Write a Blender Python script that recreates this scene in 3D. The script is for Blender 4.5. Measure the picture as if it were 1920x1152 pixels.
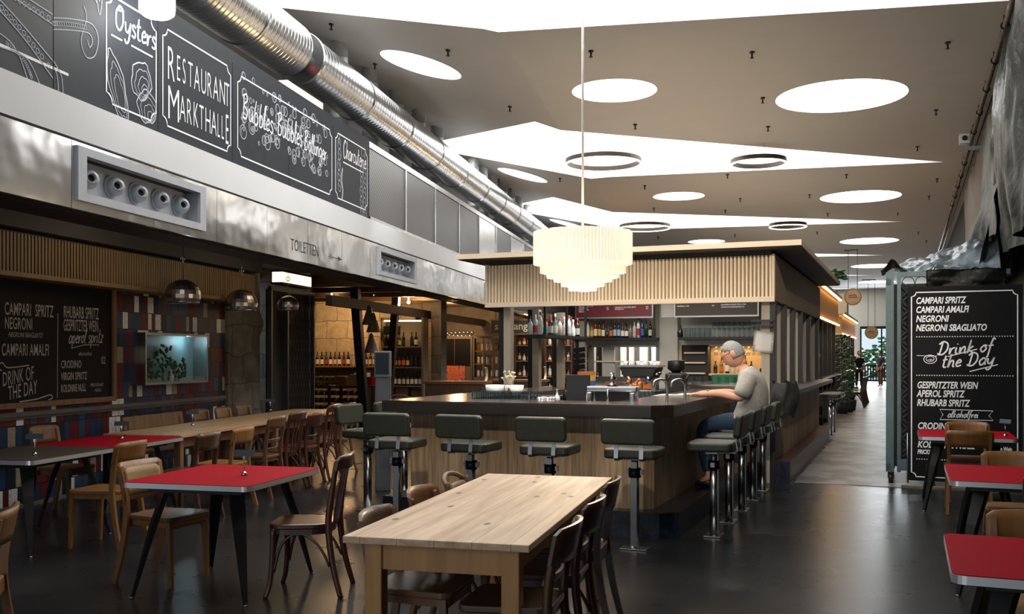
import bpy, bmesh, math, random
from mathutils import Vector, Matrix, noise
R = math.radians
random.seed(7)
for o in list(bpy.data.objects): bpy.data.objects.remove(o)
SC = bpy.context.scene
COL = SC.collection
EYE = 1.55
# ------------------------------------------------------------------ camera, world, exposure, big lights
cam_d = bpy.data.cameras.new('camera'); cam = bpy.data.objects.new('camera', cam_d); COL.objects.link(cam)
cam.location = (0, 0, EYE); cam.rotation_euler = (R(90), 0, 0)
cam_d.sensor_width = 36; cam_d.lens = 33.75; cam_d.shift_y = 0.0474; cam_d.clip_start = .05; cam_d.clip_end = 300
SC.camera = cam
SC.view_settings.view_transform = 'Standard'; SC.view_settings.look = 'None'
SC.view_settings.exposure = 0.0; SC.view_settings.gamma = 1.0
wd = bpy.data.worlds.new('sky'); SC.world = wd; wd.use_nodes = True
wd.node_tree.nodes['Background'].inputs[0].default_value = (.80, .90, 1.0, 1)
wd.node_tree.nodes['Background'].inputs[1].default_value = 1.0
TB = R(22.4); TL = R(11.25)
cB, sB, cL, sL = math.cos(TB), math.sin(TB), math.cos(TL), math.sin(TL)
def W(a, b, z=0): return Vector((a*cB + b*sB, -a*sB + b*cB, z))     # bar axes: a across to the right, b into the hall
def L(u, v, z=0): return Vector((u*cL + v*sL, -u*sL + v*cL, z))     # arcade axes: u across, v along the left arcade
def A(x, y, z=0): return Vector((x, y, z))
FR = {'B': (W, -TB), 'L': (L, -TL), 'A': (A, 0.0)}
def light(name, kind, loc, energy, color=(1, 1, 1), size=.1, rot=None, size_y=None, spot=None):
    d = bpy.data.lights.new(name, kind); o = bpy.data.objects.new(name, d); COL.objects.link(o)
    o.location = loc; d.energy = energy; d.color = color
    if kind == 'AREA':
        d.size = size
        if size_y: d.shape = 'RECTANGLE'; d.size_y = size_y
    elif kind in ('POINT', 'SPOT'): d.shadow_soft_size = size
    if spot: d.spot_size = R(spot); d.spot_blend = .6
    if rot: o.rotation_euler = rot
    return o
def aim(p, q): return (Vector(q)-Vector(p)).to_track_quat('-Z', 'Y').to_euler()
WARM = (1, .62, .30)
# unseen area light added behind the camera, standing in for entrance daylight
light('added_rear_fill', 'AREA', W(-2.6, -3.85, 2.3), 80, (.92, .96, 1), 6.0, (R(90), 0, -TB), 3.6)
# daylight through the glazed far end of the hall
light('far_door_daylight', 'AREA', W(-1.4, 61.0, 1.7), 650, (.88, .95, 1), 2.6, (R(-90), 0, -TB), 3.0)

# unseen warm spots added above the camera to brighten the bar front
for x, y, tx, ty, tz, e in ((1.9, 2.6, 3.0, 11.6, 2.4, 1900), (-.4, 3.2, .3, 8.8, .8, 650)):
    light('added_warm_spot', 'SPOT', (x, y, 5.2), e, (1, .86, .68), .12, aim((x, y, 5.2), (tx, ty, tz)), None, 32)

# ------------------------------------------------------------------ materials
MATS = {}
def nodes(m): return m.node_tree.nodes, m.node_tree.links
def mat(name, col, rough=.5, metal=0., var=0., vs=8., bump=0., bs=40., stretch=None, spec=None, emit=None, es=0., trans=0., coat=0., alpha=None, col2=None, detail=4):
    if name in MATS: return MATS[name]
    m = bpy.data.materials.new(name); m.use_nodes = True; N, K = nodes(m)
    p = N['Principled BSDF']; c = tuple(col) + (1,)
    p.inputs['Base Color'].default_value = c; p.inputs['Roughness'].default_value = rough; p.inputs['Metallic'].default_value = metal
    if spec is not None: p.inputs['Specular IOR Level'].default_value = spec
    if trans: p.inputs['Transmission Weight'].default_value = trans
    if coat: p.inputs['Coat Weight'].default_value = coat; p.inputs['Coat Roughness'].default_value = .15
    if alpha is not None: p.inputs['Alpha'].default_value = alpha
    if emit: p.inputs['Emission Color'].default_value = tuple(emit) + (1,); p.inputs['Emission Strength'].default_value = es
    if var or bump:
        tc = N.new('ShaderNodeTexCoord'); mp = N.new('ShaderNodeMapping'); K.new(tc.outputs['Object'], mp.inputs[0])
        if stretch: mp.inputs['Scale'].default_value = stretch
        if var:
            n = N.new('ShaderNodeTexNoise'); n.inputs['Scale'].default_value = vs; n.inputs['Detail'].default_value = detail
            K.new(mp.outputs[0], n.inputs['Vector'])
            r = N.new('ShaderNodeValToRGB'); r.color_ramp.elements[0].position = .3; r.color_ramp.elements[1].position = .7
            a = col2 if col2 else [max(0, x*(1-var)) for x in col]; b = [min(1, x*(1+var)) for x in col]
            r.color_ramp.elements[0].color = tuple(a)+(1,); r.color_ramp.elements[1].color = (tuple(col) if col2 else tuple(b))+(1,)
            K.new(n.outputs[0], r.inputs[0]); K.new(r.outputs[0], p.inputs['Base Color'])
        if bump:
            n2 = N.new('ShaderNodeTexNoise'); n2.inputs['Scale'].default_value = bs; n2.inputs['Detail'].default_value = 3
            K.new(mp.outputs[0], n2.inputs['Vector'])
            bp = N.new('ShaderNodeBump'); bp.inputs['Strength'].default_value = bump; bp.inputs['Distance'].default_value = .05 if bs < 3 else .02
            K.new(n2.outputs[0], bp.inputs['Height']); K.new(bp.outputs[0], p.inputs['Normal'])
    MATS[name] = m; return m
def emat(name, col, s):
    if name in MATS: return MATS[name]
    m = bpy.data.materials.new(name); m.use_nodes = True; N, K = nodes(m)
    N.remove(N['Principled BSDF']); e = N.new('ShaderNodeEmission'); e.inputs[0].default_value = tuple(col)+(1,); e.inputs[1].default_value = s
    K.new(e.outputs[0], N['Material Output'].inputs[0]); MATS[name] = m; return m
def wood(name, c1, c2, axis='y', rough=.45, scale=3., coat=0.):
    st = {'x': (.12, 1, 1), 'y': (1, .12, 1), 'z': (1, 1, .12)}[axis]
    return mat(name, c1, rough, var=.01, col2=c2, vs=scale*6, stretch=st, bump=.06, bs=60, coat=coat, detail=6)
# floor: polished black mastic with fine pale specks
def floor_mat():
    m = bpy.data.materials.new('black_floor'); m.use_nodes = True; N, K = nodes(m); p = N['Principled BSDF']
    tc = N.new('ShaderNodeTexCoord')
    n = N.new('ShaderNodeTexNoise'); n.inputs['Scale'].default_value = 1.3; n.inputs['Detail'].default_value = 6; K.new(tc.outputs['Object'], n.inputs['Vector'])
    r = N.new('ShaderNodeValToRGB'); r.color_ramp.elements[0].color = (.008, .0085, .0095, 1); r.color_ramp.elements[1].color = (.020, .020, .021, 1)
    r.color_ramp.elements[0].position = .35; r.color_ramp.elements[1].position = .75
    K.new(n.outputs[0], r.inputs[0])
    v = N.new('ShaderNodeTexVoronoi'); v.inputs['Scale'].default_value = 9; K.new(tc.outputs['Object'], v.inputs['Vector'])
    lt = N.new('ShaderNodeMath'); lt.operation = 'LESS_THAN'; lt.inputs[1].default_value = .035; K.new(v.outputs['Distance'], lt.inputs[0])
    mx = N.new('ShaderNodeMixRGB'); mx.inputs[2].default_value = (.14, .14, .14, 1); K.new(lt.outputs[0], mx.inputs[0]); K.new(r.outputs[0], mx.inputs[1])
    K.new(mx.outputs[0], p.inputs['Base Color'])
    n2 = N.new('ShaderNodeTexNoise'); n2.inputs['Scale'].default_value = 3; n2.inputs['Detail'].default_value = 5; K.new(tc.outputs['Object'], n2.inputs['Vector'])
    mr = N.new('ShaderNodeMapRange'); mr.inputs[3].default_value = .25; mr.inputs[4].default_value = .31; K.new(n2.outputs[0], mr.inputs[0]); K.new(mr.outputs[0], p.inputs['Roughness'])
    p.inputs['Specular IOR Level'].default_value = .22
    return m
def concrete_mat():
    m = bpy.data.materials.new('worn_concrete'); m.use_nodes = True; N, K = nodes(m); p = N['Principled BSDF']
    tc = N.new('ShaderNodeTexCoord'); mp = N.new('ShaderNodeMapping'); mp.inputs['Scale'].default_value = (1, .8, 1); K.new(tc.outputs['Object'], mp.inputs[0])
    n = N.new('ShaderNodeTexNoise'); n.inputs['Scale'].default_value = 2.2; n.inputs['Detail'].default_value = 8; K.new(mp.outputs[0], n.inputs['Vector'])
    r = N.new('ShaderNodeValToRGB'); r.color_ramp.elements[0].color = (.085, .073, .068, 1); r.color_ramp.elements[1].color = (.20, .19, .18, 1)
    r.color_ramp.elements[0].position = .46; r.color_ramp.elements[1].position = .56
    K.new(n.outputs[0], r.inputs[0]); K.new(r.outputs[0], p.inputs['Base Color'])
    p.inputs['Roughness'].default_value = .42; p.inputs['Specular IOR Level'].default_value = .3
    return m
def tile_mat():
    m = bpy.data.materials.new('glazed_tiles'); m.use_nodes = True; N, K = nodes(m); p = N['Principled BSDF']
    tc = N.new('ShaderNodeTexCoord'); sp = N.new('ShaderNodeSeparateXYZ'); K.new(tc.outputs['Object'], sp.inputs[0])
    def ma(op, a, b=None):
        n = N.new('ShaderNodeMath'); n.operation = op
        for i, q in enumerate((a, b)):
            if q is None: continue
            if isinstance(q, (int, float)): n.inputs[i].default_value = q
            else: K.new(q, n.inputs[i])
        return n.outputs[0]
    zr = ma('DIVIDE', sp.outputs['Z'], .207); row = ma('FLOOR', zr); fz = ma('FRACT', zr)
    wn = N.new('ShaderNodeTexWhiteNoise'); wn.noise_dimensions = '1D'; K.new(row, wn.inputs['W'])
    x = ma('ADD', sp.outputs['Y'], ma('MULTIPLY', wn.outputs['Value'], 37.))
    v = N.new('ShaderNodeTexVoronoi'); v.voronoi_dimensions = '1D'; v.inputs['Scale'].default_value = 9.; v.inputs['Randomness'].default_value = 1.; K.new(x, v.inputs['W'])
    hs = N.new('ShaderNodeSeparateColor'); K.new(v.outputs['Color'], hs.inputs[0])
    r = N.new('ShaderNodeValToRGB'); r.color_ramp.interpolation = 'CONSTANT'
    cols = [(.085, .012, .014), (.016, .034, .085), (.55, .56, .56), (.012, .018, .03), (.10, .014, .014), (.03, .055, .11), (.26, .22, .15), (.02, .02, .022), (.05, .008, .01), (.6, .6, .58), (.022, .045, .11)]
    el = r.color_ramp.elements; el[0].color = cols[0]+(1,); el[1].position = .13; el[1].color = cols[1]+(1,)
    for i, c in enumerate(cols[2:]):
        e = el.new([.30, .38, .5, .6, .7, .76, .82, .9, .95][i]); e.color = c+(1,)
    K.new(hs.outputs[0], r.inputs[0])
    e = ma('LESS_THAN', fz, .05)
    v2 = N.new('ShaderNodeTexVoronoi'); v2.voronoi_dimensions = '1D'; v2.feature = 'DISTANCE_TO_EDGE'; v2.inputs['Scale'].default_value = 9.; v2.inputs['Randomness'].default_value = 1.; K.new(x, v2.inputs['W'])
    e2 = ma('LESS_THAN', v2.outputs['Distance'], .03)
    ee = ma('MAXIMUM', e, e2)
    n = N.new('ShaderNodeTexNoise'); n.inputs['Scale'].default_value = 30; n.inputs['Detail'].default_value = 6; K.new(tc.outputs['Object'], n.inputs['Vector'])
    mr = N.new('ShaderNodeMapRange'); mr.inputs[3].default_value = .6; mr.inputs[4].default_value = 2.1; K.new(n.outputs[0], mr.inputs[0])
    mm = N.new('ShaderNodeMixRGB'); mm.blend_type = 'MULTIPLY'; mm.inputs[0].default_value = 1; K.new(r.outputs[0], mm.inputs[1]); K.new(mr.outputs[0], mm.inputs[2])
    mx = N.new('ShaderNodeMixRGB'); mx.inputs[2].default_value = (.01, .01, .01, 1); K.new(ee, mx.inputs[0]); K.new(mm.outputs[0], mx.inputs[1])
    K.new(mx.outputs[0], p.inputs['Base Color']); p.inputs['Roughness'].default_value = .4; p.inputs['Specular IOR Level'].default_value = .25
    b = N.new('ShaderNodeBump'); b.inputs['Strength'].default_value = .5; b.invert = True; K.new(ee, b.inputs['Height']); K.new(b.outputs[0], p.inputs['Normal'])
    return m
def stone_mat(name, c1, c2, sx=.9, sz=1.6):
    m = bpy.data.materials.new(name); m.use_nodes = True; N, K = nodes(m); p = N['Principled BSDF']
    tc = N.new('ShaderNodeTexCoord')
    # brick courses on the (x or y)+z face: use x+y as horizontal
    sp = N.new('ShaderNodeSeparateXYZ'); K.new(tc.outputs['Object'], sp.inputs[0])
    ad = N.new('ShaderNodeMath'); ad.operation = 'ADD'; K.new(sp.outputs['X'], ad.inputs[0]); K.new(sp.outputs['Y'], ad.inputs[1])
    cb0 = N.new('ShaderNodeCombineXYZ'); K.new(ad.outputs[0], cb0.inputs[0]); K.new(sp.outputs['Z'], cb0.inputs[1])
    nw = N.new('ShaderNodeTexNoise'); nw.inputs['Scale'].default_value = 2.2; nw.inputs['Detail'].default_value = 3; K.new(tc.outputs['Object'], nw.inputs['Vector'])
    vm = N.new('ShaderNodeVectorMath'); vm.operation = 'SCALE'; vm.inputs['Scale'].default_value = .22; K.new(nw.outputs['Color'], vm.inputs[0])
    cb = N.new('ShaderNodeVectorMath'); cb.operation = 'ADD'; K.new(cb0.outputs[0], cb.inputs[0]); K.new(vm.outputs[0], cb.inputs[1])
    br = N.new('ShaderNodeTexBrick'); br.inputs['Scale'].default_value = 1.; br.inputs['Brick Width'].default_value = .62*sx; br.inputs['Row Height'].default_value = .42; br.inputs['Mortar Size'].default_value = .012
    br.inputs['Mortar Smooth'].default_value = .8; br.inputs['Color1'].default_value = c1+(1,); br.inputs['Color2'].default_value = c2+(1,); br.inputs['Mortar'].default_value = tuple(x*.5 for x in c1)+(1,)
    K.new(cb.outputs[0], br.inputs['Vector'])
    n = N.new('ShaderNodeTexNoise'); n.inputs['Scale'].default_value = 6; n.inputs['Detail'].default_value = 8; K.new(tc.outputs['Object'], n.inputs['Vector'])
    mr = N.new('ShaderNodeMapRange'); mr.inputs[3].default_value = .5; mr.inputs[4].default_value = 1.4; K.new(n.outputs[0], mr.inputs[0])
    mm = N.new('ShaderNodeMixRGB'); mm.blend_type = 'MULTIPLY'; mm.inputs[0].default_value = 1; K.new(br.outputs[0], mm.inputs[1]); K.new(mr.outputs[0], mm.inputs[2])
    K.new(mm.outputs[0], p.inputs['Base Color']); p.inputs['Roughness'].default_value = .85
    b = N.new('ShaderNodeBump'); b.inputs['Strength'].default_value = .8; b.inputs['Distance'].default_value = .06; K.new(mm.outputs[0], b.inputs['Height']); K.new(b.outputs[0], p.inputs['Normal'])
    return m
def pine_mat(name, pale, mid, knot, plank=.17):
    # planks run along local y; knots are sparse dark ovals
    m = bpy.data.materials.new(name); m.use_nodes = True; N, K = nodes(m); p = N['Principled BSDF']
    tc = N.new('ShaderNodeTexCoord'); sp = N.new('ShaderNodeSeparateXYZ'); K.new(tc.outputs['Object'], sp.inputs[0])
    mp = N.new('ShaderNodeMapping'); mp.inputs['Scale'].default_value = (9, .7, 9); K.new(tc.outputs['Object'], mp.inputs[0])
    n = N.new('ShaderNodeTexNoise'); n.inputs['Scale'].default_value = 2; n.inputs['Detail'].default_value = 6; n.inputs['Distortion'].default_value = .4; K.new(mp.outputs[0], n.inputs['Vector'])
    r = N.new('ShaderNodeValToRGB'); r.color_ramp.elements[0].position = .32; r.color_ramp.elements[1].position = .68
    r.color_ramp.elements[0].color = mid+(1,); r.color_ramp.elements[1].color = pale+(1,); K.new(n.outputs[0], r.inputs[0])
    mp2 = N.new('ShaderNodeMapping'); mp2.inputs['Scale'].default_value = (6.2, 3.1, .001); K.new(tc.outputs['Object'], mp2.inputs[0])
    v = N.new('ShaderNodeTexVoronoi'); v.voronoi_dimensions = '2D'; v.inputs['Scale'].default_value = 1; K.new(mp2.outputs[0], v.inputs['Vector'])
    r2 = N.new('ShaderNodeValToRGB'); e = r2.color_ramp.elements; e[0].position = .06; e[0].color = (1, 1, 1, 1); e[1].position = .13; e[1].color = (0, 0, 0, 1)
    K.new(v.outputs['Distance'], r2.inputs[0])
    sc = N.new('ShaderNodeSeparateColor'); K.new(v.outputs['Color'], sc.inputs[0])
    gt = N.new('ShaderNodeMath'); gt.operation = 'GREATER_THAN'; gt.inputs[1].default_value = .62; K.new(sc.outputs[0], gt.inputs[0])
    mu = N.new('ShaderNodeMath'); mu.operation = 'MULTIPLY'; K.new(r2.outputs[0], mu.inputs[0]); K.new(gt.outputs[0], mu.inputs[1])
    mx = N.new('ShaderNodeMixRGB'); mx.inputs[2].default_value = knot+(1,); K.new(mu.outputs[0], mx.inputs[0]); K.new(r.outputs[0], mx.inputs[1])
    dv = N.new('ShaderNodeMath'); dv.operation = 'DIVIDE'; dv.inputs[1].default_value = plank; K.new(sp.outputs['X'], dv.inputs[0])
    fr = N.new('ShaderNodeMath'); fr.operation = 'FRACT'; K.new(dv.outputs[0], fr.inputs[0])
    lt = N.new('ShaderNodeMath'); lt.operation = 'LESS_THAN'; lt.inputs[1].default_value = .018; K.new(fr.outputs[0], lt.inputs[0])
    mx2 = N.new('ShaderNodeMixRGB'); mx2.inputs[2].default_value = tuple(x*.55 for x in mid)+(1,); K.new(lt.outputs[0], mx2.inputs[0]); K.new(mx.outputs[0], mx2.inputs[1])
    K.new(mx2.outputs[0], p.inputs['Base Color']); p.inputs['Roughness'].default_value = .48
    return m
def stain_wood(name, c1, c2):
    # vertical veneer boards, grain along z, alternating tone per board across x and y
    m = bpy.data.materials.new(name); m.use_nodes = True; N, K = nodes(m); p = N['Principled BSDF']
    tc = N.new('ShaderNodeTexCoord'); mp = N.new('ShaderNodeMapping'); mp.inputs['Scale'].default_value = (14, 14, .8); K.new(tc.outputs['Object'], mp.inputs[0])
    n = N.new('ShaderNodeTexNoise'); n.inputs['Scale'].default_value = 3; n.inputs['Detail'].default_value = 8; K.new(mp.outputs[0], n.inputs['Vector'])
    r = N.new('ShaderNodeValToRGB'); r.color_ramp.elements[0].position = .33; r.color_ramp.elements[1].position = .66
    r.color_ramp.elements[0].color = c1+(1,); r.color_ramp.elements[1].color = c2+(1,); K.new(n.outputs[0], r.inputs[0])
    sp = N.new('ShaderNodeSeparateXYZ'); K.new(tc.outputs['Object'], sp.inputs[0])
    ad = N.new('ShaderNodeMath'); ad.operation = 'ADD'; K.new(sp.outputs['X'], ad.inputs[0]); K.new(sp.outputs['Y'], ad.inputs[1])
    dv = N.new('ShaderNodeMath'); dv.operation = 'DIVIDE'; dv.inputs[1].default_value = .22; K.new(ad.outputs[0], dv.inputs[0])
    fl = N.new('ShaderNodeMath'); fl.operation = 'FLOOR'; K.new(dv.outputs[0], fl.inputs[0])
    wn = N.new('ShaderNodeTexWhiteNoise'); wn.noise_dimensions = '1D'; K.new(fl.outputs[0], wn.inputs['W'])
    mr = N.new('ShaderNodeMapRange'); mr.inputs[3].default_value = .72; mr.inputs[4].default_value = 1.2; K.new(wn.outputs['Value'], mr.inputs[0])
    mm = N.new('ShaderNodeMixRGB'); mm.blend_type = 'MULTIPLY'; mm.inputs[0].default_value = 1; K.new(r.outputs[0], mm.inputs[1]); K.new(mr.outputs[0], mm.inputs[2])
    K.new(mm.outputs[0], p.inputs['Base Color']); p.inputs['Roughness'].default_value = .5
    return m
def mesh_mat():
    m = bpy.data.materials.new('perforated_steel'); m.use_nodes = True; N, K = nodes(m); p = N['Principled BSDF']
    tc = N.new('ShaderNodeTexCoord'); v = N.new('ShaderNodeTexVoronoi'); v.inputs['Scale'].default_value = 22; v.inputs['Randomness'].default_value = 0
    mp = N.new('ShaderNodeMapping'); mp.inputs['Rotation'].default_value = (R(45), 0, 0); mp.inputs['Scale'].default_value = (.001, 1, 1)
    K.new(tc.outputs['Object'], mp.inputs[0]); K.new(mp.outputs[0], v.inputs['Vector'])
    r = N.new('ShaderNodeValToRGB'); e = r.color_ramp.elements; e[0].position = .36; e[0].color = (.02, .022, .025, 1); e[1].position = .42; e[1].color = (.16, .165, .17, 1)
    K.new(v.outputs['Distance'], r.inputs[0]); K.new(r.outputs[0], p.inputs['Base Color']); p.inputs['Metallic'].default_value = .75; p.inputs['Roughness'].default_value = .38
    return m
M = {}
M['floor'] = floor_mat(); M['concrete'] = concrete_mat(); M['tiles'] = tile_mat()
M['stone'] = stone_mat('rough_stone', (.11, .095, .075), (.16, .14, .11)); M['warmstone'] = stone_mat('yellow_stone', (.32, .26, .17), (.42, .34, .22))
M['pine'] = pine_mat('pale_pine', (.68, .49, .32), (.44, .27, .14), (.10, .045, .02))
M['oak'] = pine_mat('oiled_oak', (.46, .30, .16), (.33, .20, .10), (.12, .06, .03), .14)
M['pineleg'] = wood('golden_pine', (.50, .26, .085), (.36, .17, .05), 'z', .42, 3)
M['barwood'] = stain_wood('bar_veneer', (.22, .145, .085), (.42, .29, .175))
M['ceil'] = mat('ceiling_plaster', (.51, .50, .49), .95, var=.02, vs=2)
M['well'] = mat('white_plaster', (.93, .92, .89), .9, var=.01, vs=3)
M['white'] = mat('white_paint', (.60, .62, .64), .6, var=.03, vs=2)
M['sky'] = emat('skylight_glass', (1, .985, .96), 7.0)
M['steel'] = mat('wavy_steel', (.72, .73, .74), .17, 1., var=.06, vs=1.2, bump=.55, bs=1.0)
M['galv'] = mat('galvanised_steel', (.56, .58, .60), .27, 1., var=.12, vs=5, bump=.02, bs=90)
M['riser'] = mat('zinc_riser', (.34, .35, .35), .5, .4, var=.1, vs=9)
M['chrome'] = mat('brushed_chrome', (.46, .47, .48), .24, 1., var=.05, vs=20)
M['alu'] = mat('satin_aluminium', (.36, .37, .39), .42, 1., var=.04, vs=15)
M['tedge'] = mat('bright_metal_edge', (.80, .81, .82), .30, .75, var=.03, vs=15)
M['greyp'] = mat('grey_powder_coat', (.40, .43, .47), .42, .25, var=.05, vs=6)
M['black'] = mat('black_metal', (.012, .012, .013), .42, .2, var=.2, vs=12)
M['dark'] = mat('dark_paint', (.018, .017, .016), .7, var=.2, vs=5)
M['slate'] = mat('chalkboard_slate', (.011, .015, .023), .6, spec=.3, var=.18, vs=9, detail=8)
M['slate2'] = mat('chalkboard_black', (.006, .006, .0065), .65, spec=.2, var=.25, vs=9, detail=8)
M['chalk'] = mat('white_chalk', (.86, .88, .90), .9, var=.04, vs=80)
M['chalkg'] = mat('soft_chalk', (.42, .45, .50), .9, var=.1, vs=80)
M['chalkd'] = mat('dusty_chalk', (.45, .45, .45), .9, var=.2, vs=60)
M['green'] = mat('green_leather', (.026, .030, .019), .42, var=.12, vs=18, bump=.10, bs=220)
M['counter'] = mat('dark_walnut_top', (.045, .030, .022), .20, var=.25, vs=9, stretch=(.15, 1, 1), coat=.3)
M['counterb'] = mat('dark_walnut_edge', (.022, .016, .012), .35, var=.25, vs=9, stretch=(.15, 1, 1))
M['plinth'] = mat('blue_black_tile', (.010, .014, .030), .28, var=.7, vs=26, detail=8)
M['plinthtop'] = mat('black_stone', (.012, .012, .015), .25, var=.3, vs=10)
M['redreflect'] = mat('red_reflection_stone', (.075, .032, .030), .28, var=.3, vs=16, detail=8)  # plinth side with its reddish reflection put into the colour
M['slat'] = wood('ash_slats', (.80, .67, .50), (.70, .57, .41), 'z', .5, 2)
M['slatd'] = wood('brown_slats', (.30, .20, .09), (.22, .145, .065), 'z', .55, 2)
M['ashtrim'] = wood('ash_trim', (.70, .57, .42), (.60, .48, .35), 'x', .5, 2)
M['red'] = mat('red_linoleum', (.30, .004, .013), .6, var=.06, vs=60, spec=.04)
M['brownlino'] = mat('brown_linoleum', (.055, .043, .032), .4, var=.1, vs=60)
M['ochre'] = wood('ochre_beech', (.225, .095, .022), (.15, .058, .014), 'z', .42, 3, .08)
M['ochre2'] = wood('honey_beech', (.29, .14, .040), (.21, .092, .025), 'z', .42, 3, .08)
M['walnut'] = wood('walnut_stain', (.085, .036, .015), (.052, .021, .009), 'z', .34, 3, .4)
M['mahog'] = wood('red_mahogany', (.085, .024, .012), (.05, .014, .008), 'z', .32, 3, .4)
M['umber'] = wood('umber_beech', (.15, .07, .03), (.09, .04, .017), 'z', .4, 3, .3)
M['tan'] = wood('worn_tan_wood', (.25, .13, .058), (.16, .08, .036), 'z', .5, 3)
M['cane'] = mat('cane_panel', (.29, .18, .08), .6, var=.25, vs=120)
M['glass'] = mat('clear_glass', (.95, .97, .98), .03, trans=1., spec=.5)
def thin_glass(name, tint, fac):
    m = bpy.data.materials.new(name); m.use_nodes = True; N, K = nodes(m); N.remove(N['Principled BSDF'])
    t = N.new('ShaderNodeBsdfTransparent'); t.inputs[0].default_value = tint + (1,); g = N.new('ShaderNodeBsdfGlossy'); g.inputs['Roughness'].default_value = .04
    lw = N.new('ShaderNodeLayerWeight'); lw.inputs[0].default_value = fac; mx = N.new('ShaderNodeMixShader'); mu = N.new('ShaderNodeMath'); mu.operation = 'MULTIPLY'; mu.inputs[1].default_value = .55
    K.new(lw.outputs['Facing'], mu.inputs[0]); K.new(mu.outputs[0], mx.inputs[0]); K.new(t.outputs[0], mx.inputs[1]); K.new(g.outputs[0], mx.inputs[2]); K.new(mx.outputs[0], N['Material Output'].inputs[0]); return m
M['glassp'] = thin_glass('thin_glass', (.80, .86, .88), .55); M['pane'] = thin_glass('window_pane', (.95, .98, .98), .12)
M['tarpg'] = mat('grey_tarp', (.085, .088, .074), .42, var=.55, vs=2.2, bump=.8, bs=11, detail=8)
M['tarpd'] = mat('dark_green_tarp', (.012, .016, .011), .42, var=.5, vs=4, bump=.6, bs=12, detail=8)
M['tarpw'] = mat('pale_blue_tarp', (.24, .30, .35), .30, var=.6, vs=4, bump=1., bs=9, detail=6, col2=(.012, .02, .015))
M['teal'] = mat('teal_grey_steel', (.075, .12, .135), .45, .1, var=.15, vs=10)
M['skin'] = mat('skin', (.55, .29, .20), .5, var=.08, vs=20)
M['hair'] = mat('grey_hair', (.26, .26, .26), .7, var=.4, vs=90, bump=.4, bs=140)
M['shirt'] = mat('grey_shirt', (.36, .345, .315), .85, var=.08, vs=30, bump=.35, bs=16)
M['denim'] = mat('blue_denim', (.025, .05, .10), .85, var=.2, vs=60)
M['paper'] = mat('paper', (.80, .78, .74), .8, var=.03, vs=8)
M['bulb'] = emat('warm_bulb', (1, .72, .42), 30.)
M['chrom2'] = mat('mirror_facets', (.46, .42, .41), .33, 1., var=.15, vs=30)
M['leaf'] = mat('leaf_green', (.035, .10, .03), .5, var=.4, vs=30)
M['tubes'] = None
def glow_glass(name, col, e, es):
    m = mat(name, col, .25, trans=.0, emit=e, es=es); N, K = nodes(m); return m
M['tubes'] = glow_glass('lit_glass_tubes', (.85, .78, .62), (1, .84, .62), .66)
M['lampcore'] = emat('lamp_core', (1, .83, .58), 16.)
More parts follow.
